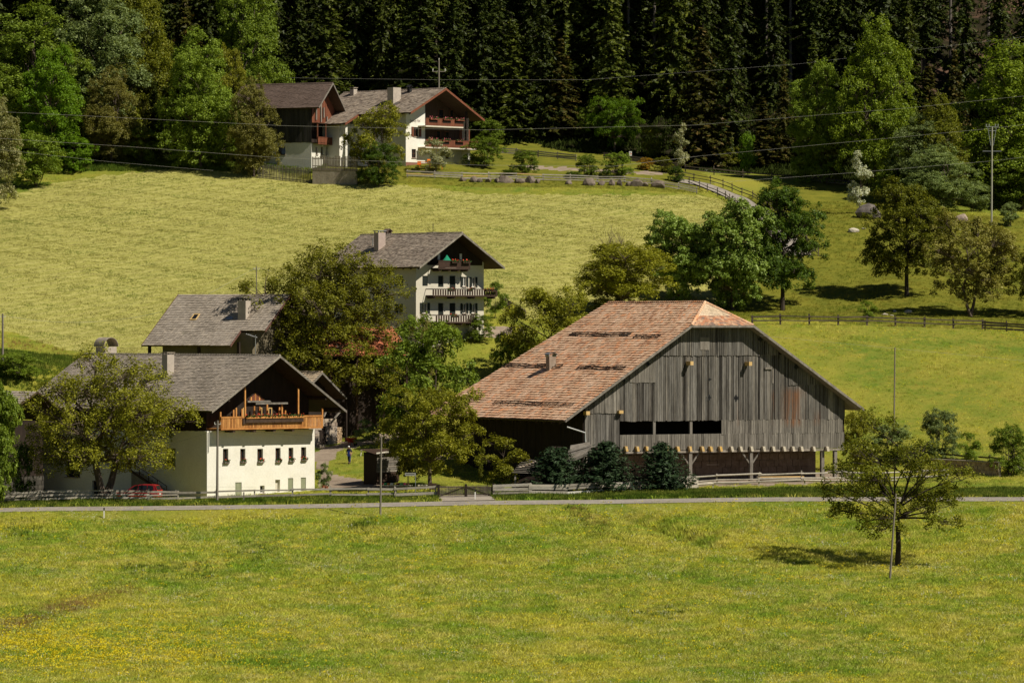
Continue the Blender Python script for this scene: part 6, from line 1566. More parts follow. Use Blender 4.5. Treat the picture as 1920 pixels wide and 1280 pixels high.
def stone_wall(pa, pb, h, label, seed, mat=None, cap=None, rows=4):
    rg = random.Random(seed); o = pa.copy(); e = empty('stone_wall', o, math.atan2(pb.y-pa.y, pb.x-pa.x), label, 'wall'); L = (Vector((pb.x, pb.y))-Vector((pa.x, pa.y))).length; dz = pb.z-pa.z; mat = mat or STONE
    MB().hexa([(0, .06, -.5), (L, .06, -.5+dz), (L, .5, -.5+dz), (0, .5, -.5)], [(0, .06, h-.05), (L, .06, h-.05+dz), (L, .5, h-.05+dz), (0, .5, h-.05)]).build('mortar_core', CONC, e)
    z = -.15; rh = (h+.15)/rows
    for r in range(rows):
        x = rg.uniform(-.1, .1)
        while x < L:
            w = rg.uniform(.3, .75); t = dz*x/L; j = rg.uniform(0, .06); a, b, c, d = x+.02, min(x+w-.02, L), z+r*rh+.015+t, z+(r+1)*rh-.015+t+rg.uniform(-.02, .02)
            if b > a: MB().hexa([(a, -j, c), (b, -j, c), (b, .10, c), (a, .10, c)], [(a+.03, -j+.03, d), (b-.03, -j+.03, d), (b-.03, .10, d), (a+.03, .10, d)]).build('stone', mat, e)
            x += w
    if cap: MB().hexa([(-.1, -.12, h), (L, -.12, h+dz), (L, .55, h+dz), (-.1, .55, h)], [(-.1, -.12, h+.12), (L, -.12, h+.12+dz), (L, .55, h+.12+dz), (-.1, .55, h+.12)]).build('coping', cap, e)
    return e
WS = M('yellow_brown_rubble', (.30, .22, .14), (.42, .33, .23), 2, rand=[(.7, .6, .55), (1, 1, 1), (1.2, 1.15, 1.05)], fine=.3)
stone_wall(gat(1748, 478), gat(1872, 473), 1.35, 'low yellow-brown stone wall beside the road on the right', 5, WS, CONC)

# ------------------------------------------------------------------ small buildings
def red_roof_shed():
    F = Frame('shed', 690, 712, 505, 22, 'low dark woodshed with red tiled roof under the great walnut tree', 'shed'); P = F.e
    z0 = F.front(650, 667, -1)[1]; z1 = F.front(700, 612, 5)[1]
    m = MB(); m.box(-4.5, 4.2, .2, 9, -7, z0); m.build('wall', WOOD_V, P)
    m = MB().slab((-5.2, -1, z0), (4.6, -1, z0), (4.6, 5, z1), (-5.2, 5, z1), .15); m.slab((-5.2, 11, z0), (4.6, 11, z0), (4.6, 5, z1), (-5.2, 5, z1), .15); r = m.build('roof', WOOD_D, P)
    tile_field(r, 'roof_tiles', TILE_R, (-5.2, -1, z0), (4.6, -1, z0), (4.6, 5, z1), (-5.2, 5, z1), .3, .32, th=.06, seed=71)
    MB().hexa([(4.6, -1, z0-.15), (4.66, -1, z0-.15), (4.66, 5, z1-.15), (4.6, 5, z1-.15)], [(4.6, -1, z0+.1), (4.66, -1, z0+.1), (4.66, 5, z1+.1), (4.6, 5, z1+.1)]).build('verge_board', WOOD_G, r)
    for x in (-4.4, -1.5, 1.4, 4.1): MB().box(x-.12, x+.12, -.8, -.56, -7, z0-.05).build('post', WOOD_D, P)
red_roof_shed()
def stone_shed():
    F = Frame('shed', 604, 832, 500, 42, 'stone shed with tiled gable roof and firewood stack at the right end of the farmhouse', 'shed'); P = F.e
    fr = F.front; xa, za = fr(604, 698, -.8); xr, zr = fr(650, 746, -.8); xl = 2*xa-xr; zl = zr
    W = fr(632, 800)[0]; x0 = -3.2; zt = fr(600, 785)[1]
    m = MB().box(x0, W, .1, 6, -1.5, zt-.02); m.build('wall', CONC, P)
    rg = random.Random(6); z = -.1
    for r in range(7):
        x = x0; hh = (zt+.1)/7
        while x < W-.1:
            w = rg.uniform(.35, .7); xe = min(x+w, W); q = fr(612, 812)[0]
            if not (q-.9 < (x+xe)/2 < q+.1 and r < 5): MB().box(x+.015, xe-.015, -rg.uniform(.02, .08), .11, z+.015, z+hh-.015).build('stone', STONE, P)
            x = xe
        z += hh
    q = fr(612, 812)[0]; w = MB().box(q-.85, q+.05, .02, .09, 0, zt*.72).build('door', WOOD_V, P)
    rl = lambda x: za - abs(x-xa)*(za-zr)/(xr-xa) - .2
    m = MB().poly([(xl+.6, .9, zt), (xr-1.6, .9, zt), (xr-1.6, .9, rl(xr-1.6)), (xa, .9, rl(xa)), (xl+.6, .9, rl(xl+.6))]); m.box(xl+.6, xr-1.6, .95, 6, zt+.001, zt+.4); m.build('timber_gable', WOOD_V, P)
    for s, a, b, c, d in ((1, 627, 804, 640, 789), (0, 607, 801, 614, 784)):
        p = fr(a, b-20, -.5); q_ = fr(c, d-20, -.5); MB().beam((p[0], -.5, p[1]), (q_[0], -.5, q_[1]), .12, .18, (0, 1, 0)).build('brace', WOOD_G, P)
    xp = fr(649, 790, 0)[0]; MB().box(xp-.09, xp+.09, -.1, .1, -2, zr-.1).build('post', WOOD_V, P)
    gable_roof(F, xl, zl, xr, zr, xa, za, -.8, 6.5, TILE_P, ex=.3, tw=.3, seed=73)
    # firewood stack: log ends
    FW = M('split_log_end', (.42, .30, .18), (.55, .42, .28), 5, rand=[(.6, .55, .5), (.9, .85, .8), (1.1, 1.1, 1.1)])
    e = empty('firewood_stack', F.world(W+.15, .4, 0), F.phi, 'stack of split firewood against the stone shed', 'firewood'); wd = xp-.3-W; z = .05; n = 0
    for r in range(9):
        x = .1 + (r % 2)*.1
        while x < wd:
            rr = rg.uniform(.085, .12); MB().tube([(x, -rg.uniform(0, .06), z), (x, .6, z)], rr, 6).build('log', FW, e); x += rr*2.05
        z += .195
    return F
stone_shed()
def left_shed():
    F = Frame('shed', 58, 935, 470, 42, 'dark shed with grey tiled lean-to roof and rubble wall at the left edge', 'shed'); P = F.e
    z0 = F.front(40, 788, -1)[1]; L = 9
    MB().box(-3.2, 2.2, 1.0, 9, 2.2, z0-.1).build('timber_wall', WOOD_V, P)
    st = STONE; rg = random.Random(2); z = -.4; MB().box(-3.2, 2.2, .9, 9, -1, 2.19).build('wall', M('dark_mortar', (.04, .036, .03)), P)
    for r in range(6):
        x = -3.2
        while x < 2.1: w = rg.uniform(.35, .8); MB().box(x+.02, min(x+w, 2.2)-.02, .9-rg.uniform(.03, .1), .95, z+.02, z+.42).build('stone', M_DS, P); x += w
        z += .43
    z1 = z0+2.8
    m = MB().slab((-4.6, 9, z0), (-4.6, -.6, z0), (.4, -.6, z1), (.4, 9, z1), .15); m.slab((5.0, -.6, z0), (5.0, 9, z0), (.4, 9, z1), (.4, -.6, z1), .15); r = m.build('roof', WOOD_D, P)
    tile_field(r, 'roof_tiles', TILE_G, (-4.6, 9, z0), (-4.6, -.6, z0), (.4, -.6, z1), (.4, 9, z1), .4, .4, th=.06, seed=75)
M_DS = M('dark_shed_stone', (.05, .045, .036), (.09, .08, .065), 2, rand=[(.7, .7, .7), (1.2, 1.2, 1.2)])
left_shed()
def lean_to():
    F = Frame('lean_to', 1062, 915, 460, 28, 'low plank-roofed lean-to at the left front corner of the barn', 'shed'); P = F.e; fr = F.front
    rg = random.Random(9)
    def plankroof(pa, pb, pc, pd, n, nm='roof_board'):
        for i in range(n):
            t0, t1 = i/n, (i+.9)/n; q = lambda t, s: (pa*(1-t)+pd*t)*(1-s) + (pb*(1-t)+pc*t)*s; l = Vector((0, 0, rg.uniform(0, .08))); e = rg.uniform(-.03, .05)
            MB().slab(q(t0, e)+l, q(t0, 1-e)+l, q(t1, 1-e)+l, q(t1, e)+l, .05).build(nm, WOOD_G, P)
    L = lambda px, py, Y: F.loc(unp(px, py, Y))
    plankroof(L(1062, 865, 457), L(1110, 846, 457), L(1106, 828, 461), L(1070, 834, 461), 6)
    MB().beam(L(1060, 868, 456.9), L(1111, 847, 456.9), .12, .24).build('fascia_board', WOOD_G, P)
    for px in (1068, 1104): q = L(px, 862 if px < 1080 else 852, 457.2); MB().box(q.x-.09, q.x+.09, q.y-.09, q.y+.09, -.5, q.z).build('post', WOOD_G, P)
    n = 12; a = L(1070, 880, 458.5); 
    for i in range(9): q = L(1068+i*4.6, 875, 458.4); MB().box(q.x-.1, q.x+.1, q.y-.02, q.y+.02, 0, L(1068+i*4.6, 862-i*1.6, 458.4).z).build('side_board', WOOD_G, P)
    e = empty('plank_roof_shed', unp(985, 920, 458), 0, 'very low open shed roofed with loose silvery planks, left of the lean-to', 'shed'); o = e.location
    for i in range(9):
        a = unp(960+i*2.5, 885-i*3.2, 456+i*.55) - o; b = unp(1015-i*1.2, 887-i*2.9, 456.6+i*.55) - o; MB().beam(a, b, .42, .05).build('plank', WOOD_G, e)
    for px in (966, 1005): q = unp(px, 889, 456.8) - o; MB().box(q.x-.08, q.x+.08, q.y-.08, q.y+.08, -.6, q.z-.05).build('post', WOOD_G, e)
    for i in range(7): q = unp(975+i*6, 878-i*2, 458) - o; rock('stone', q+Vector((0, 0, .12)), .2, .16, .1, None, 120+i, STONE, parent=e)
    MB().box(-1.3, 1.6, 2.2, 2.3, -.3, 1.3).build('back_wall', WOOD_V, e)
lean_to()
def lumber(px0, px1, py, Y, n, label, seed, mat=None, hh=.09, name='lumber_pile'):
    rg = random.Random(seed); a = unp(px0, py, Y); b = unp(px1, py, Y); o = Vector(((a.x+b.x)/2, Y, H1((a.x+b.x)/2, Y))); e = empty(name, o, R(8), label, 'lumber'); L = b.x-a.x; W = [WOOD_G, WOOD_N, FG, CREAM]
    k = 0
    while k < n:
        r = k//4; s = k % 4; ln = L*rg.uniform(.55, 1); c = rg.uniform(-.5, .5)*(L-ln); MB().beam((c-ln/2, s*.2-.3, .15+r*hh), (c+ln/2, s*.2-.3+rg.uniform(-.1, .1), .15+r*hh+rg.uniform(-.02, .03)), .17, hh*.85).build('plank', mat or W[rg.choice([0, 2, 2, 3, 1])], e); k += 1
lumber(1415, 1512, 893, 467, 20, 'pile of pale sawn planks under the barn, right of the middle post', 1)
lumber(1300, 1412, 899, 465.5, 7, 'thin pile of reddish planks left of the middle barn post', 2)
lumber(1165, 1262, 905, 461, 22, 'heap of bleached boards behind the rightmost young spruce', 3, hh=.13)
lumber(1128, 1158, 880, 462, 16, 'stack of white boards between the young spruces', 4, WHITE, .16)
lumber(1545, 1566, 884, 472, 4, 'few leaning battens by the last barn post', 5)
def woodpile():
    o = gat(665, 512); e = empty('firewood_stack', o, R(10), 'brown firewood stack under the great walnut tree, above the upper lane', 'firewood'); rg = random.Random(4); FW = M('old_log_end', (.20, .12, .07), (.30, .19, .11), 5, rand=[(.5, .45, .4), (1, 1, 1), (1.2, 1.1, 1)])
    for r in range(9):
        for i in range(13 - (r > 6)*3): x = -1.3+i*.205+(r % 2)*.1; MB().tube([(x, -rg.uniform(0, .08), .1+r*.19), (x, .5, .1+r*.19)], rg.uniform(.08, .11), 6).build('log', FW, e)
    MB().box(1.35, 1.45, -.05, .1, -.3, 2.2).build('post', WOOD_G, e)
woodpile()
def tarp_shed():
    F = Frame('hut', 722, 902, 470, 35, 'low dark board hut with pale roof edge behind the thin pole', 'shed'); P = F.e; rg = random.Random(7)
    a = F.loc(unp(693, 838, 472)); 
    m = MB(); zt = F.front(722, 846, 0)[1]
    m.hexa([(-1.0, .05, -.6), (1.6, .05, -.6), (1.6, 2.3, -.6), (-1.0, 2.3, -.6)], [(-1.0, .05, zt-.4), (1.6, .05, zt-.1), (1.6, 2.3, zt), (-1.0, 2.3, zt-.1)]); m.build('core', WOOD_V, P)
    for i in range(12): MB().beam((-1.0, -.02-rg.uniform(0, .05), .1+i*(zt-.3)/12), (1.65, -.02-rg.uniform(0, .05), .12+i*(zt-.15)/12), .04, (zt-.3)/12*.9).build('board', WOOD_G if i > 3 else WOOD_D, P)
    for i in range(9): MB().slab((-1.3+i*.36, -.4, zt-.25+i*.03), (-1.0+i*.36, -.4, zt-.22+i*.03), (-1.0+i*.36, 2.6, zt+.2), (-1.3+i*.36, 2.6, zt+.2), .05).build('roof_board', WOOD_D, P)
    MB().beam((-1.3, -.42, zt-.15), (1.9, -.42, zt+.12), .05, .14).build('fascia_board', CREAM, P)
tarp_shed()

# ------------------------------------------------------------------ yard things
def table():
    a = gat(712, 462); b = gat(768, 462); o = (a+b)/2; e = empty('table', o, 0, 'long low plank table with toys on it, in the shade by the road fence', 'table'); L = (b.x-a.x); z = unp(740, 909, 462).z - o.z
    for i in range(4): MB().box(-L/2, L/2+.1*i, -.4+i*.2, -.22+i*.2, z-.06, z).build('board', CREAM, e)
    for x in (-L/2+.2, L/2-.2):
        MB().box(x-.06, x+.06, -.35, .35, -.2, z-.062).build('leg', WOOD_G, e)
    T = [('red', (.55, .03, .03)), ('green', (.03, .4, .12)), ('orange', (.7, .25, .04)), ('white', (.7, .7, .7)), ('yellow', (.6, .5, .1)), ('dark red', (.25, .03, .03)), ('pale green', (.2, .5, .2)), ('pink', (.75, .12, .25)), ('brown', (.2, .09, .04))]
    for i, (c, rgb) in enumerate(T):
        x = -L/2 + .2 + (L-.4)*i/(len(T)-1); m = MB().tube([(0, 0, 0), (0, 0, .08), (0, 0, .2)], [.08, .13, .11], 8); m.tube([(.12, 0, .1), (.2, 0, .2)], .03, 5)
        t = m.build('toy', M(c.replace(' ', '_')+'_plastic', rgb, rough=.4)); t.location = o + Vector((x, -.1+.1*(i % 3), z+.002)); tag(t, 'small %s toy cup on the low plank table' % c, 'toy', group='toys on the plank table')
    # bench
    c = gat(792, 461); e = empty('bench', c, R(12), 'little pale wooden bench right of the plank table', 'bench'); MB().box(-.45, .45, -.2, .2, .4, .47).build('seat', CREAM, e)
    for x in (-.35, .35): MB().box(x-.04, x+.04, -.17, .17, -.1, .398).build('leg', CREAM, e)
    MB().box(-.45, .45, .17, .21, .2, .398).build('apron', CREAM, e)
    # crate by the trunk
    c = gat(812, 460); e = empty('box', c, 0, 'dark wooden box at the foot of the round olive tree', 'box')
    for i in range(4): MB().box(-.35, .35, -.25, -.22, .05+i*.17, .2+i*.17).build('board', WOOD_D, e)
    MB().box(-.33, .33, -.218, .22, 0, .7).build('body', WOOD_V, e)
    # sign on a thin steel post
    c = gat(779, 456.5); z1 = unp(779, 886, 456.5).z - c.z; e = empty('sign', c, 0, 'small grey rectangular name sign on a thin post behind the road fence', 'sign'); MB().tube([(0, 0, -.3), (0, 0, z1)], .035, 6).build('post', METAL, e)
    w = 20/F_PX*456; MB().box(-w*.98, .03, -.06, -.035, z1-.28, z1).build('board', M('grey_sign', (.33, .33, .29)), e); MB().box(-w*.98+.08, -.08, -.0665, -.061, z1-.17, z1-.10).build('lettering', M('dark_sign_text', (.08, .08, .07)), e)
    # bench by the apple tree
    c = gat(690, 489); e = empty('bench', c, R(5), 'narrow pale bench plank under the leaning apple tree', 'bench'); MB().box(-.75, .75, -.12, .12, .45, .51).build('seat', CREAM, e)
    for x in (-.65, .65): MB().beam((x, 0, .45), (x-.1, 0, -.1), .06, .1).build('leg', CREAM, e)
    # flower pots at the house corner
    for i, (px, Y, lb) in enumerate([(612, 468, 'terracotta pot with red flowers at the farmhouse corner'), (606, 470, 'smaller flower pot beside the terracotta one')]):
        c = gat(px, Y); e = empty('flower_pot', c, 0, lb, 'plant pot'); MB().tube([(0, 0, 0), (0, 0, .35), (0, 0, .36)], [.14, .2, .17], 8).build('pot', M('clay_%d' % i, (.35, .14, .07)), e); m = MB(); rr = random.Random(i)
        for _ in range(40): p = Vector((rr.uniform(-.25, .25), rr.uniform(-.25, .25), rr.uniform(.35, .7))); d = Vector([rr.uniform(-1, 1) for _ in range(3)])*.08; q = Vector([rr.uniform(-1, 1) for _ in range(3)])*.08; m.poly([p-d, p-q, p+d, p+q])
        m.build('plant', LEAF_S, e, kind='stuff')
    # red garden machine under the shed
    c = gat(659, 497); e = empty('wheelbarrow', c, R(30), 'red wheelbarrow standing on the bank behind the stone shed', 'wheelbarrow'); RED = M('red_paint', (.5, .05, .02), rough=.4)
    MB().hexa([(-.3, -.2, .4), (.3, -.2, .4), (.3, .2, .4), (-.3, .2, .4)], [(-.5, -.35, .85), (.5, -.35, .85), (.5, .35, .85), (-.5, .35, .85)]).build('tray', RED, e); MB().tube([(.45, -.04, .2), (.45, .04, .2)], .2, 12).build('wheel', DARKM, e)
    for s in (-.25, .25): m = MB().beam((.45, s*.3, .22), (-.95, s, .75), .05, .05); m.beam((-.25, s, .4), (-.3, s, 0), .04, .04); m.build('handle', RED, e)
    # notice with a red mark
    c = gat(1182, 662); z1 = unp(1182, 284, 662).z - c.z; e = empty('notice', c, 0, 'small white notice with a red mark on a post by the upper fence', 'sign'); MB().box(-.05, .05, 0, .08, -.3, z1-.1).build('post', WOOD_D, e); MB().box(-.19, .19, -.03, -.003, z1-.62, z1).build('board', FRAME_W, e)
    MB().box(.02, .14, -.035, -.031, z1-.42, z1-.28).build('red_mark', FLOWER_R, e); MB().box(-.1, .04, -.035, -.031, z1-.22, z1-.12).build('dark_mark', DARKM, e)
    # garden table and chairs before the chalet
    OR = M('orange_canvas', (.75, .20, .03)); c = gat(797, 640)
    e = empty('garden_table', c, 0, 'orange garden table on the chalet terrace', 'table'); MB().box(-.8, .8, -.4, .4, .68, .74).build('table_top', OR, e)
    for x in (-.7, .7):
        for y in (-.3, .3): MB().box(x-.03, x+.03, y-.03, y+.03, -.1, .678).build('leg', OR, e)
    for i, (px, Y, lb) in enumerate([(786, 639, 'orange garden chair left of the terrace table'), (806, 641, 'orange garden chair right of the terrace table'), (826, 639, 'orange garden chair beyond the lilac bush')]):
        c = gat(px, Y); e = empty('garden_chair', c, R(40*i), lb, 'chair', 'orange chairs on the chalet terrace'); MB().box(-.25, .25, -.25, .25, .42, .47).build('seat', OR, e); MB().box(-.25, .25, .22, .27, .475, .95).build('backrest', OR, e)
        for x in (-.22, .22):
            for y in (-.22, .22): MB().box(x-.02, x+.02, y-.02, y+.02, -.1, .418).build('leg', OR, e)
table()
for px, Y, lb in ((195, 442.8, 'white roadside marker post with dark cap, at the left'), (891, 450.8, 'white roadside marker post with dark cap, before the gate'), (457, 452, 'short grey marker post in the verge before the farmhouse')):
    c = gat(px, Y); e = empty('marker_post', c, 0, lb, 'post'); MB().box(-.06, .06, -.05, .05, -.2, .72).build('post', FRAME_W if px != 457 else WOOD_G, e); MB().box(-.062, .062, -.052, .052, .722, .98).build('cap', DARKM if px != 457 else WOOD_G, e)

def person():
    c = gat(655, 485.5); e = empty('person', c, R(-20), 'person in dark shirt and blue trousers with white hair, walking down the farm lane', 'person')
    SKIN = M('skin', (.45, .25, .16)); SHIRT = M('dark_navy_shirt', (.018, .018, .03), (.03, .03, .05), 4); APRON = M('blue_apron', (.03, .06, .30)); TR = M('blue_work_trousers', (.035, .05, .11), (.05, .07, .15), 6); HAIR = M('white_hair', (.75, .74, .70)); SHOE = M('dark_shoe', (.03, .025, .02))
    V = {}; E = []; Rr = []; co = []
    def v(n, p, r, par=None):
        V[n] = len(co); co.append(p); Rr.append(r)
        if par: E.append((V[par], V[n]))
    v('pelvis', (0, 0, .95), (.16, .12)); v('waist', (0, -.02, 1.10), (.14, .11), 'pelvis'); v('chest', (0, -.05, 1.30), (.17, .12), 'waist'); v('neckb', (0, -.08, 1.45), (.09, .08), 'chest'); v('neck', (.0, -.11, 1.52), (.055, .055), 'neckb')
    v('head1', (.0, -.15, 1.60), (.075, .085), 'neck'); v('head2', (.0, -.16, 1.68), (.085, .10), 'head1'); v('head3', (0, -.15, 1.745), (.055, .06), 'head2')
    for s, n in ((-1, 'l'), (1, 'r')):
        v('sh'+n, (s*.19, -.06, 1.40), (.07, .07), 'chest'); v('el'+n, (s*.27, -.02+.04*s, 1.13), (.045, .045), 'sh'+n); v('wr'+n, (s*.25, -.14, .90), (.032, .03), 'el'+n); v('ha'+n, (s*.24, -.18, .82), (.035, .022), 'wr'+n)
        for q in range(4): v('f%d%s' % (q, n), (s*.24, -.225+.022*q, .745+.008*abs(q-1)), (.010, .010), 'ha'+n)
        v('th'+n, (s*.20, -.22, .80), (.011, .011), 'ha'+n)
        v('hi'+n, (s*.10, 0, .86), (.105, .105), 'pelvis'); v('kn'+n, (s*.11, -.05-.06*s, .49), (.068, .068), 'hi'+n); v('an'+n, (s*.11, .04-.16*s, .10), (.045, .045), 'kn'+n); v('ft'+n, (s*.12, -.12-.16*s, .04), (.045, .035), 'an'+n)
    def skinned(name, mat, keep=None, grow=0.0, z0=None):
        ids = [i for i in range(len(co))] if keep is None else [V[k] for k in keep]; mp = {o: i for i, o in enumerate(ids)}
        me = bpy.data.meshes.new(name); me.from_pydata([co[i] for i in ids], [(mp[a], mp[b]) for a, b in E if a in mp and b in mp], [])
        o = link(name, me, e); sk = o.modifiers.new('skin', 'SKIN'); sk.use_smooth_shade = True
        for i, q in enumerate(ids): me.skin_vertices[0].data[i].radius = (Rr[q][0]+grow, Rr[q][1]+grow)
        me.skin_vertices[0].data[0].use_root = True; sb = o.modifiers.new('subsurf', 'SUBSURF'); sb.levels = 1; sb.render_levels = 1; me.materials.append(mat); return o
    for nm, mt, kp, gr in (('body', SKIN, None, 0), ('shirt', SHIRT, ['waist', 'chest', 'neckb', 'shl', 'ell', 'shr', 'elr'], .022), ('trousers', TR, ['pelvis', 'hil', 'knl', 'anl', 'hir', 'knr', 'anr'], .024), ):
        for i in range(1):
            me_ok = skinned(nm, mt, kp, gr) if True else None
    m = MB().hexa([(-.13, -.20, .72), (.13, -.20, .72), (.13, -.17, .72), (-.13, -.17, .72)], [(-.12, -.21, 1.28), (.12, -.21, 1.28), (.12, -.17, 1.28), (-.12, -.17, 1.28)]); m.build('apron', APRON, e)
    m = MB(); 
    for k in range(5):
        t = k/4*math.pi/2; m.tube([(0, -.145, 1.66+.10*math.sin(t)), (0, -.145, 1.67+.105*math.sin(min(t+.4, math.pi/2))+.002)], [.105*math.cos(t)+.012, .105*math.cos(min(t+.4, 1.5))+.012], 12)
    m.build('hair', HAIR, e, smooth=True)
    for s in (-1, 1): MB().hexa([(s*.12-.05, -.22-.16*s, 0), (s*.12+.05, -.22-.16*s, 0), (s*.12+.05, .08-.16*s, 0), (s*.12-.05, .08-.16*s, 0)], [(s*.12-.04, -.2-.16*s, .06), (s*.12+.04, -.2-.16*s, .06), (s*.12+.045, .08-.16*s, .12), (s*.12-.045, .08-.16*s, .12)]).build('shoe', SHOE, e)
    m = MB(); m.tube([(0, -.245, 1.64), (0, -.268, 1.625)], [.018, .010], 5); m.build('nose', SKIN, e)
    for s in (-1, 1): MB().tube([(s*.035, -.243, 1.665), (s*.035, -.252, 1.665)], .012, 6).build('eye', DARKM, e); MB().tube([(s*.092, -.15, 1.65), (s*.108, -.14, 1.65)], [.03, .02], 6).build('ear', SKIN, e)
    MB().box(-.025, .025, -.245, -.238, 1.585, 1.593).build('mouth', FLOWER_R, e)
person()

def car():
    c = gat(262, 457.2); RED = M('red_car_paint', (.30, .010, .012), rough=.3, spec=.6)
    e = empty('parked_car', c, R(-12), 'red hatchback car parked behind the road fence by the shaded wall', 'car')
    W = .84; prof = [(-2.1, .35), (-2.1, .72), (-1.95, .82), (-1.0, .98), (-.35, 1.40), (.2, 1.50), (1.3, 1.50), (1.72, 1.42), (1.92, .98), (2.0, .55), (1.98, .32)]
    m = MB(); n = len(prof)
    ins = lambda z: W*(1 - max(0, z-.95)*.28)
    for i in range(n-1):
        (x0, z0), (x1, z1) = prof[i], prof[i+1]; m.poly([(x0, -ins(z0), z0), (x0, ins(z0), z0), (x1, ins(z1), z1), (x1, -ins(z1), z1)])
    for s in (-1, 1):
        low = [(x, s*ins(z), z) for x, z in prof]; m.poly(low if s > 0 else low[::-1])
    m.poly([(-2.1, -W, .35), (1.98, -W, .32), (1.98, W, .32), (-2.1, W, .35)]); m.build('body', RED, e)
    for s in (-1, 1):
        for a in ([(-.75, 1.02), (.05, 1.02), (.05, 1.42), (-.28, 1.37)], [(.12, 1.02), (.95, 1.02), (.95, 1.42), (.12, 1.42)], [(1.02, 1.02), (1.62, 1.02), (1.5, 1.38), (1.02, 1.42)]):
            pts = [(x, s*(ins(z)+.006), z) for x, z in a]; MB().poly(pts if s < 0 else pts[::-1]).build('window', GLASS, e)
        for x in (-1.3, 1.25):
            w = MB().tube([(x, s*(W-.12), .32), (x, s*(W+.02), .32)], .32, 16).build('wheel', DARKM, e); MB().tube([(x, s*(W+.018), .32), (x, s*(W+.03), .32)], .19, 12).build('rim', METAL, w)
        MB().box(1.93, 2.0, s*W*.9-.07, s*W*.9+.07, .75, .98).build('tail_light', FLOWER_R, e); MB().box(-2.13, -2.06, s*W*.75-.12, s*W*.75+.12, .62, .75).build('headlight', FRAME_W, e)
    MB().hexa([(1.93, -.68, 1.0), (1.93, .68, 1.0), (1.91, .68, 1.0), (1.91, -.68, 1.0)], [(1.77, -.6, 1.38), (1.77, .6, 1.38), (1.74, .6, 1.38), (1.74, -.6, 1.38)]).build('rear_window', GLASS, e)
    MB().hexa([(-.98, -.7, 1.0), (-.98, .7, 1.0), (-.95, .7, 1.0), (-.95, -.7, 1.0)], [(-.41, -.6, 1.385), (-.41, .6, 1.385), (-.38, .6, 1.37), (-.38, -.6, 1.37)]).build('windscreen', GLASS, e)
    MB().box(2.0, 2.02, -.26, .26, .55, .66).build('number_plate', FRAME_W, e)
car()

# ------------------------------------------------------------------ poles and lines
PW = M('grey_pole_timber', (.16, .14, .11), (.24, .21, .17), 2, (1, 1, .1)); CAB = M('pale_cable', (.30, .29, .26), rough=.5)
def pole(pxb, pyb, pxt, pyt, Y, label, r=.12, arms=None, mat=PW, ground=True):
    b = unp(pxb, pyb, Y); 
    if ground: b.z = H1(b.x, b.y)
    t = unp(pxt, pyt, Y) - b; e = empty('pole', b, 0, label, 'pole'); MB().tube([(0, 0, -.5), tuple(t*.5), tuple(t)], [r, r*.85, r*.7], 8).build('shaft', mat, e)
    if arms: arms(e, t)
    return b + t
def arms_ins(e, t):
    for i, s in enumerate((-1, 1)): MB().tube([t+Vector((s*.1, 0, -.35)), t+Vector((s*.28, 0, -.35)), t+Vector((s*.28, 0, -.15))], .03, 5).build('insulator', FRAME_W, e)
def arms_cross(e, t):
    MB().beam(t+Vector((-.9, 0, -1.6)), t+Vector((.9, 0, -1.6)), .1, .1).build('crossarm', PW, e)
    for s in (-1, 1): MB().tube([t+Vector((s*.85, 0, -1.55)), t+Vector((s*.85, 0, -1.2))], [.05, .1], 6).build('insulator', FRAME_W, e)
    MB().tube([t, t+Vector((0, 0, .25))], [.05, .1], 6).build('insulator', FRAME_W, e)
def arms_metal(e, t):
    for z, w in ((0, .8), (-.5, .5), (-3.1, 1.2)): MB().beam(t+Vector((-w, 0, z)), t+Vector((w, 0, z)), .08, .08).build('crossarm', METAL, e)
    for s in (-1, 1): MB().beam(t+Vector((s*.55, 0, -.1)), t+Vector((s*.15, 0, -2.4)), .06, .06).build('strut', METAL, e)
    for s in (-.75, -.4, .4, .75): MB().tube([t+Vector((s, 0, 0)), t+Vector((s, 0, .35))], [.06, .1], 6).build('insulator', METAL, e)
MPM = M('galvanised_pole', (.30, .29, .22), (.36, .35, .28), 2)
pole(713, 972, 715, 816, 441, 'thin grey timber pole on the near side of the road', .10)
pole(407, 938, 408, 788, 452.8, 'grey timber pole at the sunlit corner of the white farmhouse', .13, arms_ins)
pole(1668, 1104, 1680, 925, 405, 'leaning bare timber pole beside the lone fruit tree', .10)
pole(1676, 790, 1678, 651, 500, 'thin timber pole standing alone in the meadow right of the barn', .09)
pole(5, 724, 5, 588, 505, 'timber pole at the left edge above the thicket', .13, arms_ins)
pole(481, 565, 481, 499, 535, 'small dark roof-height pole behind the great walnut', .07, arms_ins)
pole(1859, 415, 1860, 238, 612, 'tall metal power pole with crossarms before the right wood', .13, arms_metal, MPM)
pole(823, 232, 823, 113, 668, 'wooden power pole with crossarm behind the chalet ridge', .14, arms_cross)
def wire(pts, label, r=.022, sag=0.0, mat=CAB):
    P = [unp(*p) for p in pts]; Q = []
    for a, b in zip(P[:-1], P[1:]):
        for k in range(10): t = k/10; Q.append(a + (b-a)*t - Vector((0, 0, sag*4*t*(1-t)*(b-a).length*.01)))
    Q.append(P[-1]); o = tag(MB().tube([q-Q[0] for q in Q], r*.34, 4).build('cable', mat), label, 'cable'); o.location = Q[0]
wire([(-100, 205, 612), (150, 217, 612), (530, 236, 612), (900, 244, 612), (1300, 235, 612), (1700, 203, 612), (2000, 172, 612)], 'power line crossing in front of the chalet balconies', .035)
wire([(-60, 256, 600), (240, 275, 600), (520, 296, 600), (760, 304, 600), (900, 310, 600), (1150, 312, 600), (1310, 293, 611), (1860, 241, 612), (2000, 225, 612)], 'power line running from the left wood to the top of the metal pole', .035)
wire([(-60, 274, 598), (200, 303, 598), (400, 320, 598)], 'lowest of the three lines at the left wood', .028)
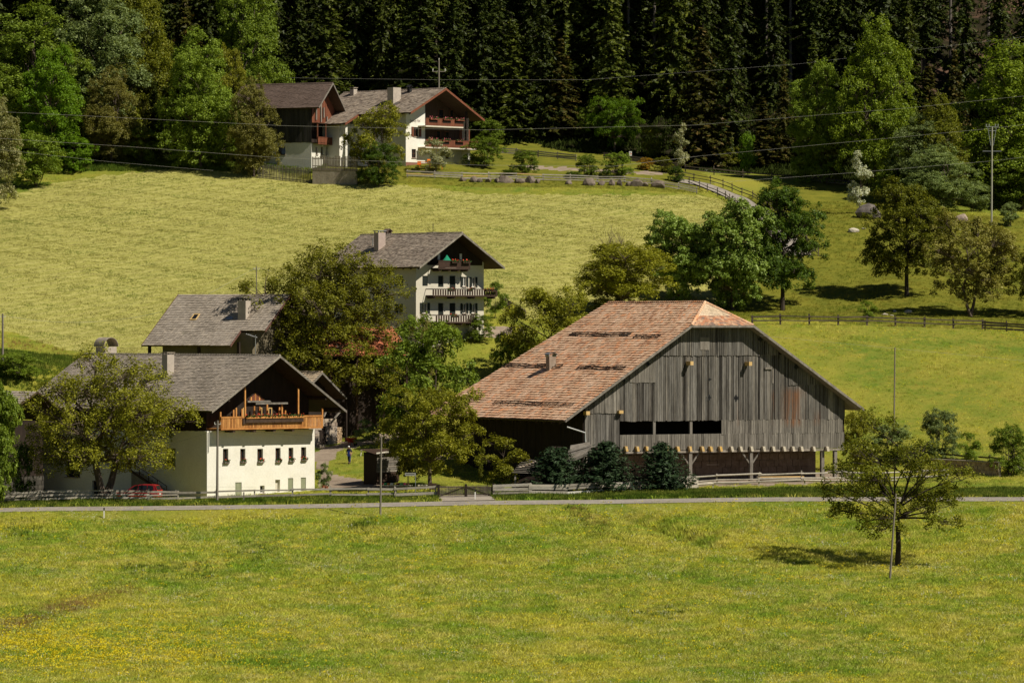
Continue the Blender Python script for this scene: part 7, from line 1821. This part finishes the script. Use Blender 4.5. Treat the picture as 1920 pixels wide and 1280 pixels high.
wire([(1310, 345, 600), (1600, 324, 606), (1860, 302, 611.5), (2000, 285, 612)], 'lower line passing the metal pole at mid height', .032)
wire([(440, 145, 668), (823, 150, 668), (1100, 150, 670), (1500, 120, 675), (2000, 60, 675)], 'thin high line past the pole behind the chalet', .028)
wire([(-60, 586, 505), (5, 591, 505)], 'end of the line left of the edge pole', .03); wire([(5, 591, 505), (300, 585, 508)], 'sagging cable from the left edge pole to the grey roofed house', .035, sag=5.5)
wire([(388, 553, 512), (481, 501, 535), (560, 522, 540)], 'cable from the grey roof to the small dark pole', .03)
wire([(1425, 629, 470), (1678, 653, 500), (2000, 684, 520)], 'thin cable from the barn roof over the right meadow', .022)
wire([(1680, 930, 405), (1790, 970, 395), (1960, 1012, 385)], 'dark cable from the leaning pole to the right edge', .022, mat=DARKM)
wire([(-40, 942, 446), (410, 805, 452.8)], 'faint cable rising to the pole at the farmhouse corner', .015, mat=DARKM); wire([(408, 803, 452.8), (560, 816, 460), (715, 822, 441)], 'dark thin cable before the farmhouse upper wall', .018, mat=DARKM)
# ------------------------------------------------------------------ grass and flowers
def grassmat(name, c1, c2, c3, dry=None):
    m, nt, out = new_mat(name); geo = nd(nt, 'ShaderNodeNewGeometry'); pos = geo.outputs['Position']
    r = nd(nt, 'ShaderNodeObjectInfo').outputs['Random']
    a = noise_(nt, pos, 0.07, 4, 0.6); b = noise_(nt, pos, 0.45, 4, 0.65)
    c = mixc(nt, maprange(nt, a, .38, .62), c1, c2); c = mixc(nt, maprange(nt, b, .45, .66), c, c3); e = noise_(nt, pos, 0.13, 5, 0.65); c = mixc(nt, maprange(nt, e, .50, .66, 0, .8), c, tuple(q*.62 if i != 1 else q*.85 for i, q in enumerate(c1)))
    g = maprange(nt, r, 0, 1, .62, 1.32); mv = nd(nt, 'ShaderNodeVectorMath', operation='SCALE'); nt.links.new(c, mv.inputs[0]); nt.links.new(g, mv.inputs['Scale']); c = mv.outputs[0]
    d = nd(nt, 'ShaderNodeBsdfDiffuse'); t = nd(nt, 'ShaderNodeBsdfTranslucent'); nt.links.new(c, d.inputs[0]); nt.links.new(c, t.inputs[0])
    mx = nd(nt, 'ShaderNodeMixShader'); mx.inputs[0].default_value = .4; nt.links.new(d.outputs[0], mx.inputs[1]); nt.links.new(t.outputs[0], mx.inputs[2]); nt.links.new(mx.outputs[0], out.inputs[0])
    return m
GM_L = grassmat('meadow_grass_blade', (0.40, 0.48, 0.060), (0.60, 0.58, 0.085), (0.70, 0.64, 0.16))
GM_M = grassmat('hay_blade', (0.34, 0.33, 0.08), (0.44, 0.42, 0.12), (0.52, 0.48, 0.18))
GM_O = grassmat('pasture_blade', (0.19, 0.23, 0.025), (0.28, 0.27, 0.035), (0.33, 0.28, 0.05))
GM_D = grassmat('dark_herb_blade', (0.10, 0.15, 0.02), (0.15, 0.20, 0.03), (0.21, 0.24, 0.04))
GM_Y = grassmat('dry_brown_blade', (0.34, 0.21, 0.07), (0.42, 0.28, 0.10), (0.36, 0.27, 0.08))
def flat(name, c): 
    m, nt, out = new_mat(name); d = nd(nt, 'ShaderNodeBsdfDiffuse'); d.inputs[0].default_value = col4(c); nt.links.new(d.outputs[0], out.inputs[0]); return m
FY = flat('yellow_petal', (.62, .50, .02)); FW_ = flat('white_petal', (.75, .75, .66)); FC = flat('cream_seed_head', (.50, .48, .20)); FRD = flat('rust_sorrel', (.34, .13, .04))
def tuft(name, n, rad, h, w, mat, seed, lean=.35, head=None):
    rg = random.Random(seed); m = MB()
    for _ in range(n):
        a = rg.uniform(0, 6.283); r = rad*math.sqrt(rg.random()); x, y = r*math.cos(a), r*math.sin(a); hh = h*rg.uniform(.55, 1.1); b = rg.uniform(0, 6.283); lx, ly = math.cos(b)*lean*hh*rg.random(), math.sin(b)*lean*hh*rg.random(); c = rg.uniform(0, 6.283); dx, dy = math.cos(c)*w/2, math.sin(c)*w/2
        if head:
            s = head; p = Vector((x+lx, y+ly, hh))
            u = Vector((rg.uniform(-1, 1), rg.uniform(-1, 1), .3)).normalized()*s; v_ = Vector((rg.uniform(-1, 1), rg.uniform(-1, 1), 1)).normalized()*s; m.poly([p-u, p-v_, p+u, p+v_])
        else: m.poly([(x-dx, y-dy, -.05), (x+dx, y+dy, -.05), (x+lx*.5+dx*.7, y+ly*.5+dy*.7, hh*.6), (x+lx, y+ly, hh)])
    me = bpy.data.meshes.new(name); me.from_pydata(m.v, [], m.f); me.materials.append(mat); return bpy.data.objects.new(name, me)
_gnc = {}
def scatter(name, tufts, P, S, seed=0):
    """P (n,3) points, S scales; one stuff object that instances the tufts on its own vertices"""
    me = bpy.data.meshes.new(name); me.vertices.add(len(P)); me.vertices.foreach_set('co', np.asarray(P, np.float32).ravel())
    a = me.attributes.new('sc', 'FLOAT', 'POINT'); a.data.foreach_set('value', np.asarray(S, np.float32)); me.update()
    o = link(name, me); o['kind'] = 'stuff'
    ng = bpy.data.node_groups.new(name, 'GeometryNodeTree'); ng.interface.new_socket('Geometry', in_out='INPUT', socket_type='NodeSocketGeometry'); ng.interface.new_socket('Geometry', in_out='OUTPUT', socket_type='NodeSocketGeometry')
    gi = ng.nodes.new('NodeGroupInput'); go = ng.nodes.new('NodeGroupOutput'); ip = ng.nodes.new('GeometryNodeInstanceOnPoints'); oi = ng.nodes.new('GeometryNodeObjectInfo'); oi.inputs['Object'].default_value = tufts
    rv = ng.nodes.new('FunctionNodeRandomValue'); rv.data_type = 'FLOAT_VECTOR'; rv.inputs[0].default_value = (-.12, -.12, 0); rv.inputs[1].default_value = (.12, .12, 6.283); rv.inputs['Seed'].default_value = seed
    na = ng.nodes.new('GeometryNodeInputNamedAttribute'); na.data_type = 'FLOAT'; na.inputs['Name'].default_value = 'sc'
    L = ng.links.new; L(gi.outputs[0], ip.inputs['Points']); L(oi.outputs['Geometry'], ip.inputs['Instance']); L(rv.outputs[0], ip.inputs['Rotation'])
    L([q for q in na.outputs if q.enabled][0], ip.inputs['Scale']); L(ip.outputs[0], go.inputs[0])
    o.modifiers.new('scatter', 'NODES').node_group = ng
    return o
def hfast(x, y):
    """bilinear look-up in the terrain grid"""
    i = np.clip(np.searchsorted(GX, x) - 1, 0, len(GX)-2); j = np.clip(np.searchsorted(GY, y) - 1, 0, len(GY)-2)
    u = (x-GX[i])/(GX[i+1]-GX[i]); v = (y-GY[j])/(GY[j+1]-GY[j])
    return ZZ[j, i]*(1-u)*(1-v) + ZZ[j, i+1]*u*(1-v) + ZZ[j+1, i]*(1-u)*v + ZZ[j+1, i+1]*u*v
FOOT = []                                               # building footprints kept free of grass
for Fm, a in ((FH, (-.3, 13.7, -.3, 28)), (BF, (.2, 29.6, .3, 26)), (MF, (0, 9.6, 0, 14.6)), (GF, (.5, 12, -2.5, 12)), (CF, (0, 12.4, 0, 16)), (UF, (0, 7.4, 0, 11.5))): FOOT.append((Fm, a))
def grass():
    rg = np.random.RandomState(3)
    def pts(n, y0, y1, xm=1.2):
        y = rg.uniform(y0, y1, n); x = (rg.uniform(-1, 1, n))*(960/F_PX*y*xm); return x, y
    def clean(x, y):
        z = hfast(x, y); mo, di, orc, wd = zone_masks(x, y, z); ok = ~di & ~wd & (np.abs(y-road_y(x)) > 2.15) 
        for Fm, (a, b, c, d) in FOOT:
            dx, dy = x-Fm.o.x, y-Fm.o.y; lx = dx*Fm.c + dy*Fm.s; ly = -dx*Fm.s + dy*Fm.c; ok &= ~((lx > a) & (lx < b) & (ly > c) & (ly < d))
        lx = np.array([p.x for p in LANE]); ly = np.array([p.y for p in LANE]); near = (x > lx.min()-3) & (x < lx.max()+3) & (y > ly.min()-3) & (y < ly.max()+3)
        if near.any():
            d = np.min((x[near][:, None]-lx)**2 + (y[near][:, None]-ly)**2, axis=1); k = np.nonzero(near)[0]; ok[k[d < 1.6**2]] = False
        ap = (np.abs(x-np.interp(y, [449, 455], [AP[1][0], AP[0][0]])) < 2.6) & (y > 448) & (y < 455.5); ok &= ~ap
        return x[ok], y[ok], z[ok], mo[ok], orc[ok]
    # low frequency variation used for density and height
    def lf(x, y, s, k): return np.sin(x*s*1.1+k)*np.sin(y*s*.9+k*2.3) + .5*np.sin(x*s*2.3+y*s*1.7+k*3.1)
    LG = [tuft('grass_tuft', 13, .36, .30, .032, GM_L, i, lean=1.1) for i in range(2)]
    x, y = pts(224000, 338, 446); x2, y2 = pts(110000, 449, 640); x = np.append(x, x2); y = np.append(y, y2)
    x, y, z, mo, orc = clean(x, y); k = ~mo & ~orc
    x_, y_, z_ = x[k], y[k], z[k]; s = .55 + .75*rg.rand(len(x_))**2 + .22*lf(x_, y_, .25, 1); d = np.abs(y_-road_y(x_)); s *= np.where((y_ < road_y(x_)) & (d < 5.5), .45, 1.0); s = np.where(y_ > 455, s*.65, s)
    h = len(x_)//2
    scatter('meadow_grass', LG[0], np.stack([x_, y_, z_], -1)[:h], s[:h], 1); scatter('meadow_grass', LG[1], np.stack([x_, y_, z_], -1)[h:], s[h:], 2)
    k = orc; scatter('pasture_grass', tuft('pasture_tuft', 12, .3, .22, .03, GM_O, 5), np.stack([x[k], y[k], z[k]], -1), .6+.5*rg.rand(k.sum()), 3)
    x3, y3 = pts(130000, 516, 646); x3, y3, z3, m3, o3 = clean(x3, y3); k = m3
    w = np.sin(x3*.55 + 2.2*np.sin(y3*.16)+y3*.9)
    scatter('mown_grass', tuft('hay_tuft', 9, .35, .13, .035, GM_M, 6, lean=2.2), np.stack([x3[k], y3[k], z3[k]], -1), .6+.4*rg.rand(k.sum())+.3*(w[k] > .35), 4)
    # darker herb patches
    def region(n, poly, y0, y1):
        xx, yy = pts(n, y0, y1); xx, yy, zz, m_, o_ = clean(xx, yy); px, py = proj(xx, yy, zz); k = inpoly(px+rg.normal(size=len(px))*10, py+rg.normal(size=len(px))*4, poly); return np.stack([xx[k], yy[k], zz[k]], -1)
    HB = tuft('herb_tuft', 14, .3, .36, .06, GM_D, 8)
    P = [region(16000, q, a, b) for q, a, b in (([(225, 1062), (390, 1056), (410, 1088), (240, 1094)], 380, 440), ([(0, 985), (60, 975), (90, 1000), (40, 1010)], 400, 445), ([(640, 985), (700, 975), (760, 1000), (690, 1010)], 400, 445), ([(1140, 1150), (1290, 1140), (1260, 1165)], 370, 420), ([(480, 1240), (540, 1232), (545, 1255), (490, 1256)], 345, 380), ([(430, 1020), (520, 1015), (520, 1055), (440, 1050)], 380, 440), ([(1060, 950), (1100, 960), (1175, 1010), (1120, 1012), (1070, 975)], 400, 446))]
    xx, yy = pts(60000, 449.5, 457); xx, yy, zz, m_, o_ = clean(xx, yy); k = (rg.rand(len(xx)) < .18+.55*(xx > 8)) & (yy > road_y(xx)+2.3); P.append(np.stack([xx[k], yy[k], zz[k]], -1))
    xx, yy = pts(30000, 640, 652); xx, yy, zz, m_, o_ = clean(xx, yy); k = ~m_ & (xx < -25); P.append(np.stack([xx[k], yy[k], zz[k]], -1))
    xx, yy = pts(40000, 498, 520); xx, yy, zz, m_, o_ = clean(xx, yy); k = ~m_ & (rg.rand(len(xx)) < .6) & (xx < -40); P.append(np.stack([xx[k], yy[k], zz[k]], -1))
    P = np.concatenate(P); scatter('herb_clumps', HB, P, .6+.7*rg.rand(len(P)), 5)
    P = np.concatenate([region(150000, [(0, 1172), (120, 1130), (250, 1098), (256, 1110), (130, 1150), (0, 1192)], 360, 420), region(16000, [(0, 635), (110, 650), (140, 662), (110, 660), (0, 646)], 500, 545), region(30000, [(1060, 950), (1090, 955), (1150, 1000), (1130, 1000)], 400, 446)])
    scatter('dry_grass', tuft('dry_tuft', 12, .3, .4, .035, GM_Y, 9), P, .6+.5*rg.rand(len(P)), 6)
    xx = rg.uniform(-82, 82, 42000); yy = rg.uniform(642, 745, 42000); zz = hfast(xx, yy); mo_, di_, oc_, wd_ = zone_masks(xx, yy, zz); k = wd_ & ((xx < 52) | (yy < 700) | (rg.rand(len(xx)) < .25))
    scatter('forest_undergrowth', tuft('undergrowth_tuft', 16, .6, .5, .14, flat('undergrowth_leaf', (.035, .048, .010)), 15, lean=1.2), np.stack([xx[k], yy[k], zz[k]], -1), .5+1.0*rg.rand(k.sum()), 30)
    # flowers
    Y_T = tuft('yellow_flower_tuft', 9, .35, .40, .02, FY, 10, head=.046); W_T = tuft('white_flower_tuft', 8, .35, .42, .02, FW_, 11, head=.026); C_T = tuft('seed_head_tuft', 12, .38, .48, .02, FC, 12, head=.032); R_T = tuft('sorrel_tuft', 8, .35, .42, .02, FRD, 13, head=.035)
    def fl(name, T, n, dens, y0=338, y1=445, seed=1, top=.95):
        xx, yy = pts(n, y0, y1); xx, yy, zz, m_, o_ = clean(xx, yy); px, py = proj(xx, yy, zz); k = (rg.rand(len(xx)) < dens(px, py, xx, yy)) & ~m_ & ~o_
        scatter(name, T, np.stack([xx[k], yy[k], zz[k]], -1), top*(.8+.35*rg.rand(k.sum())), seed)
    cl = lambda v: np.clip(v, 0, 1)
    fl('yellow_flowers', Y_T, 90000, lambda px, py, x, y: cl(.10*cl(lf(x, y, .30, 4)) + .03 + .95*np.exp(-((px-110)/190)**2 - ((py-1215)/38)**2) + .45*np.exp(-((px-330)/160)**2 - ((py-1240)/20)**2)+ .25*np.exp(-((px-420)/180)**2 - ((py-1195)/22)**2)), seed=20)
    fl('white_flowers', W_T, 60000, lambda px, py, x, y: cl(.22*cl(lf(x, y, .35, 7)-.45)) + .008 + .35*np.exp(-((px-1850)/90)**2-((py-985)/14)**2), seed=21)
    fl('seed_heads', C_T, 60000, lambda px, py, x, y: cl(.08 + .32*cl(lf(x, y, .22, 2))), seed=22)
    fl('yellow_flowers', Y_T, 40000, lambda px, py, x, y: cl(.25*cl(lf(x, y, .4, 5))+.04)*(x > 22), 480, 545, seed=23, top=.65)
    fl('sorrel', R_T, 60000, lambda px, py, x, y: cl(.35*cl(lf(x, y, .3, 9)))*(x > 22), 480, 545, seed=24, top=.65)
    fl('white_flowers', W_T, 30000, lambda px, py, x, y: cl(.30*cl(lf(x, y, .3, 3))+.03)*(y > 655)*(x > -5)*(x < 30), 655, 690, seed=25, top=.8)
grass()
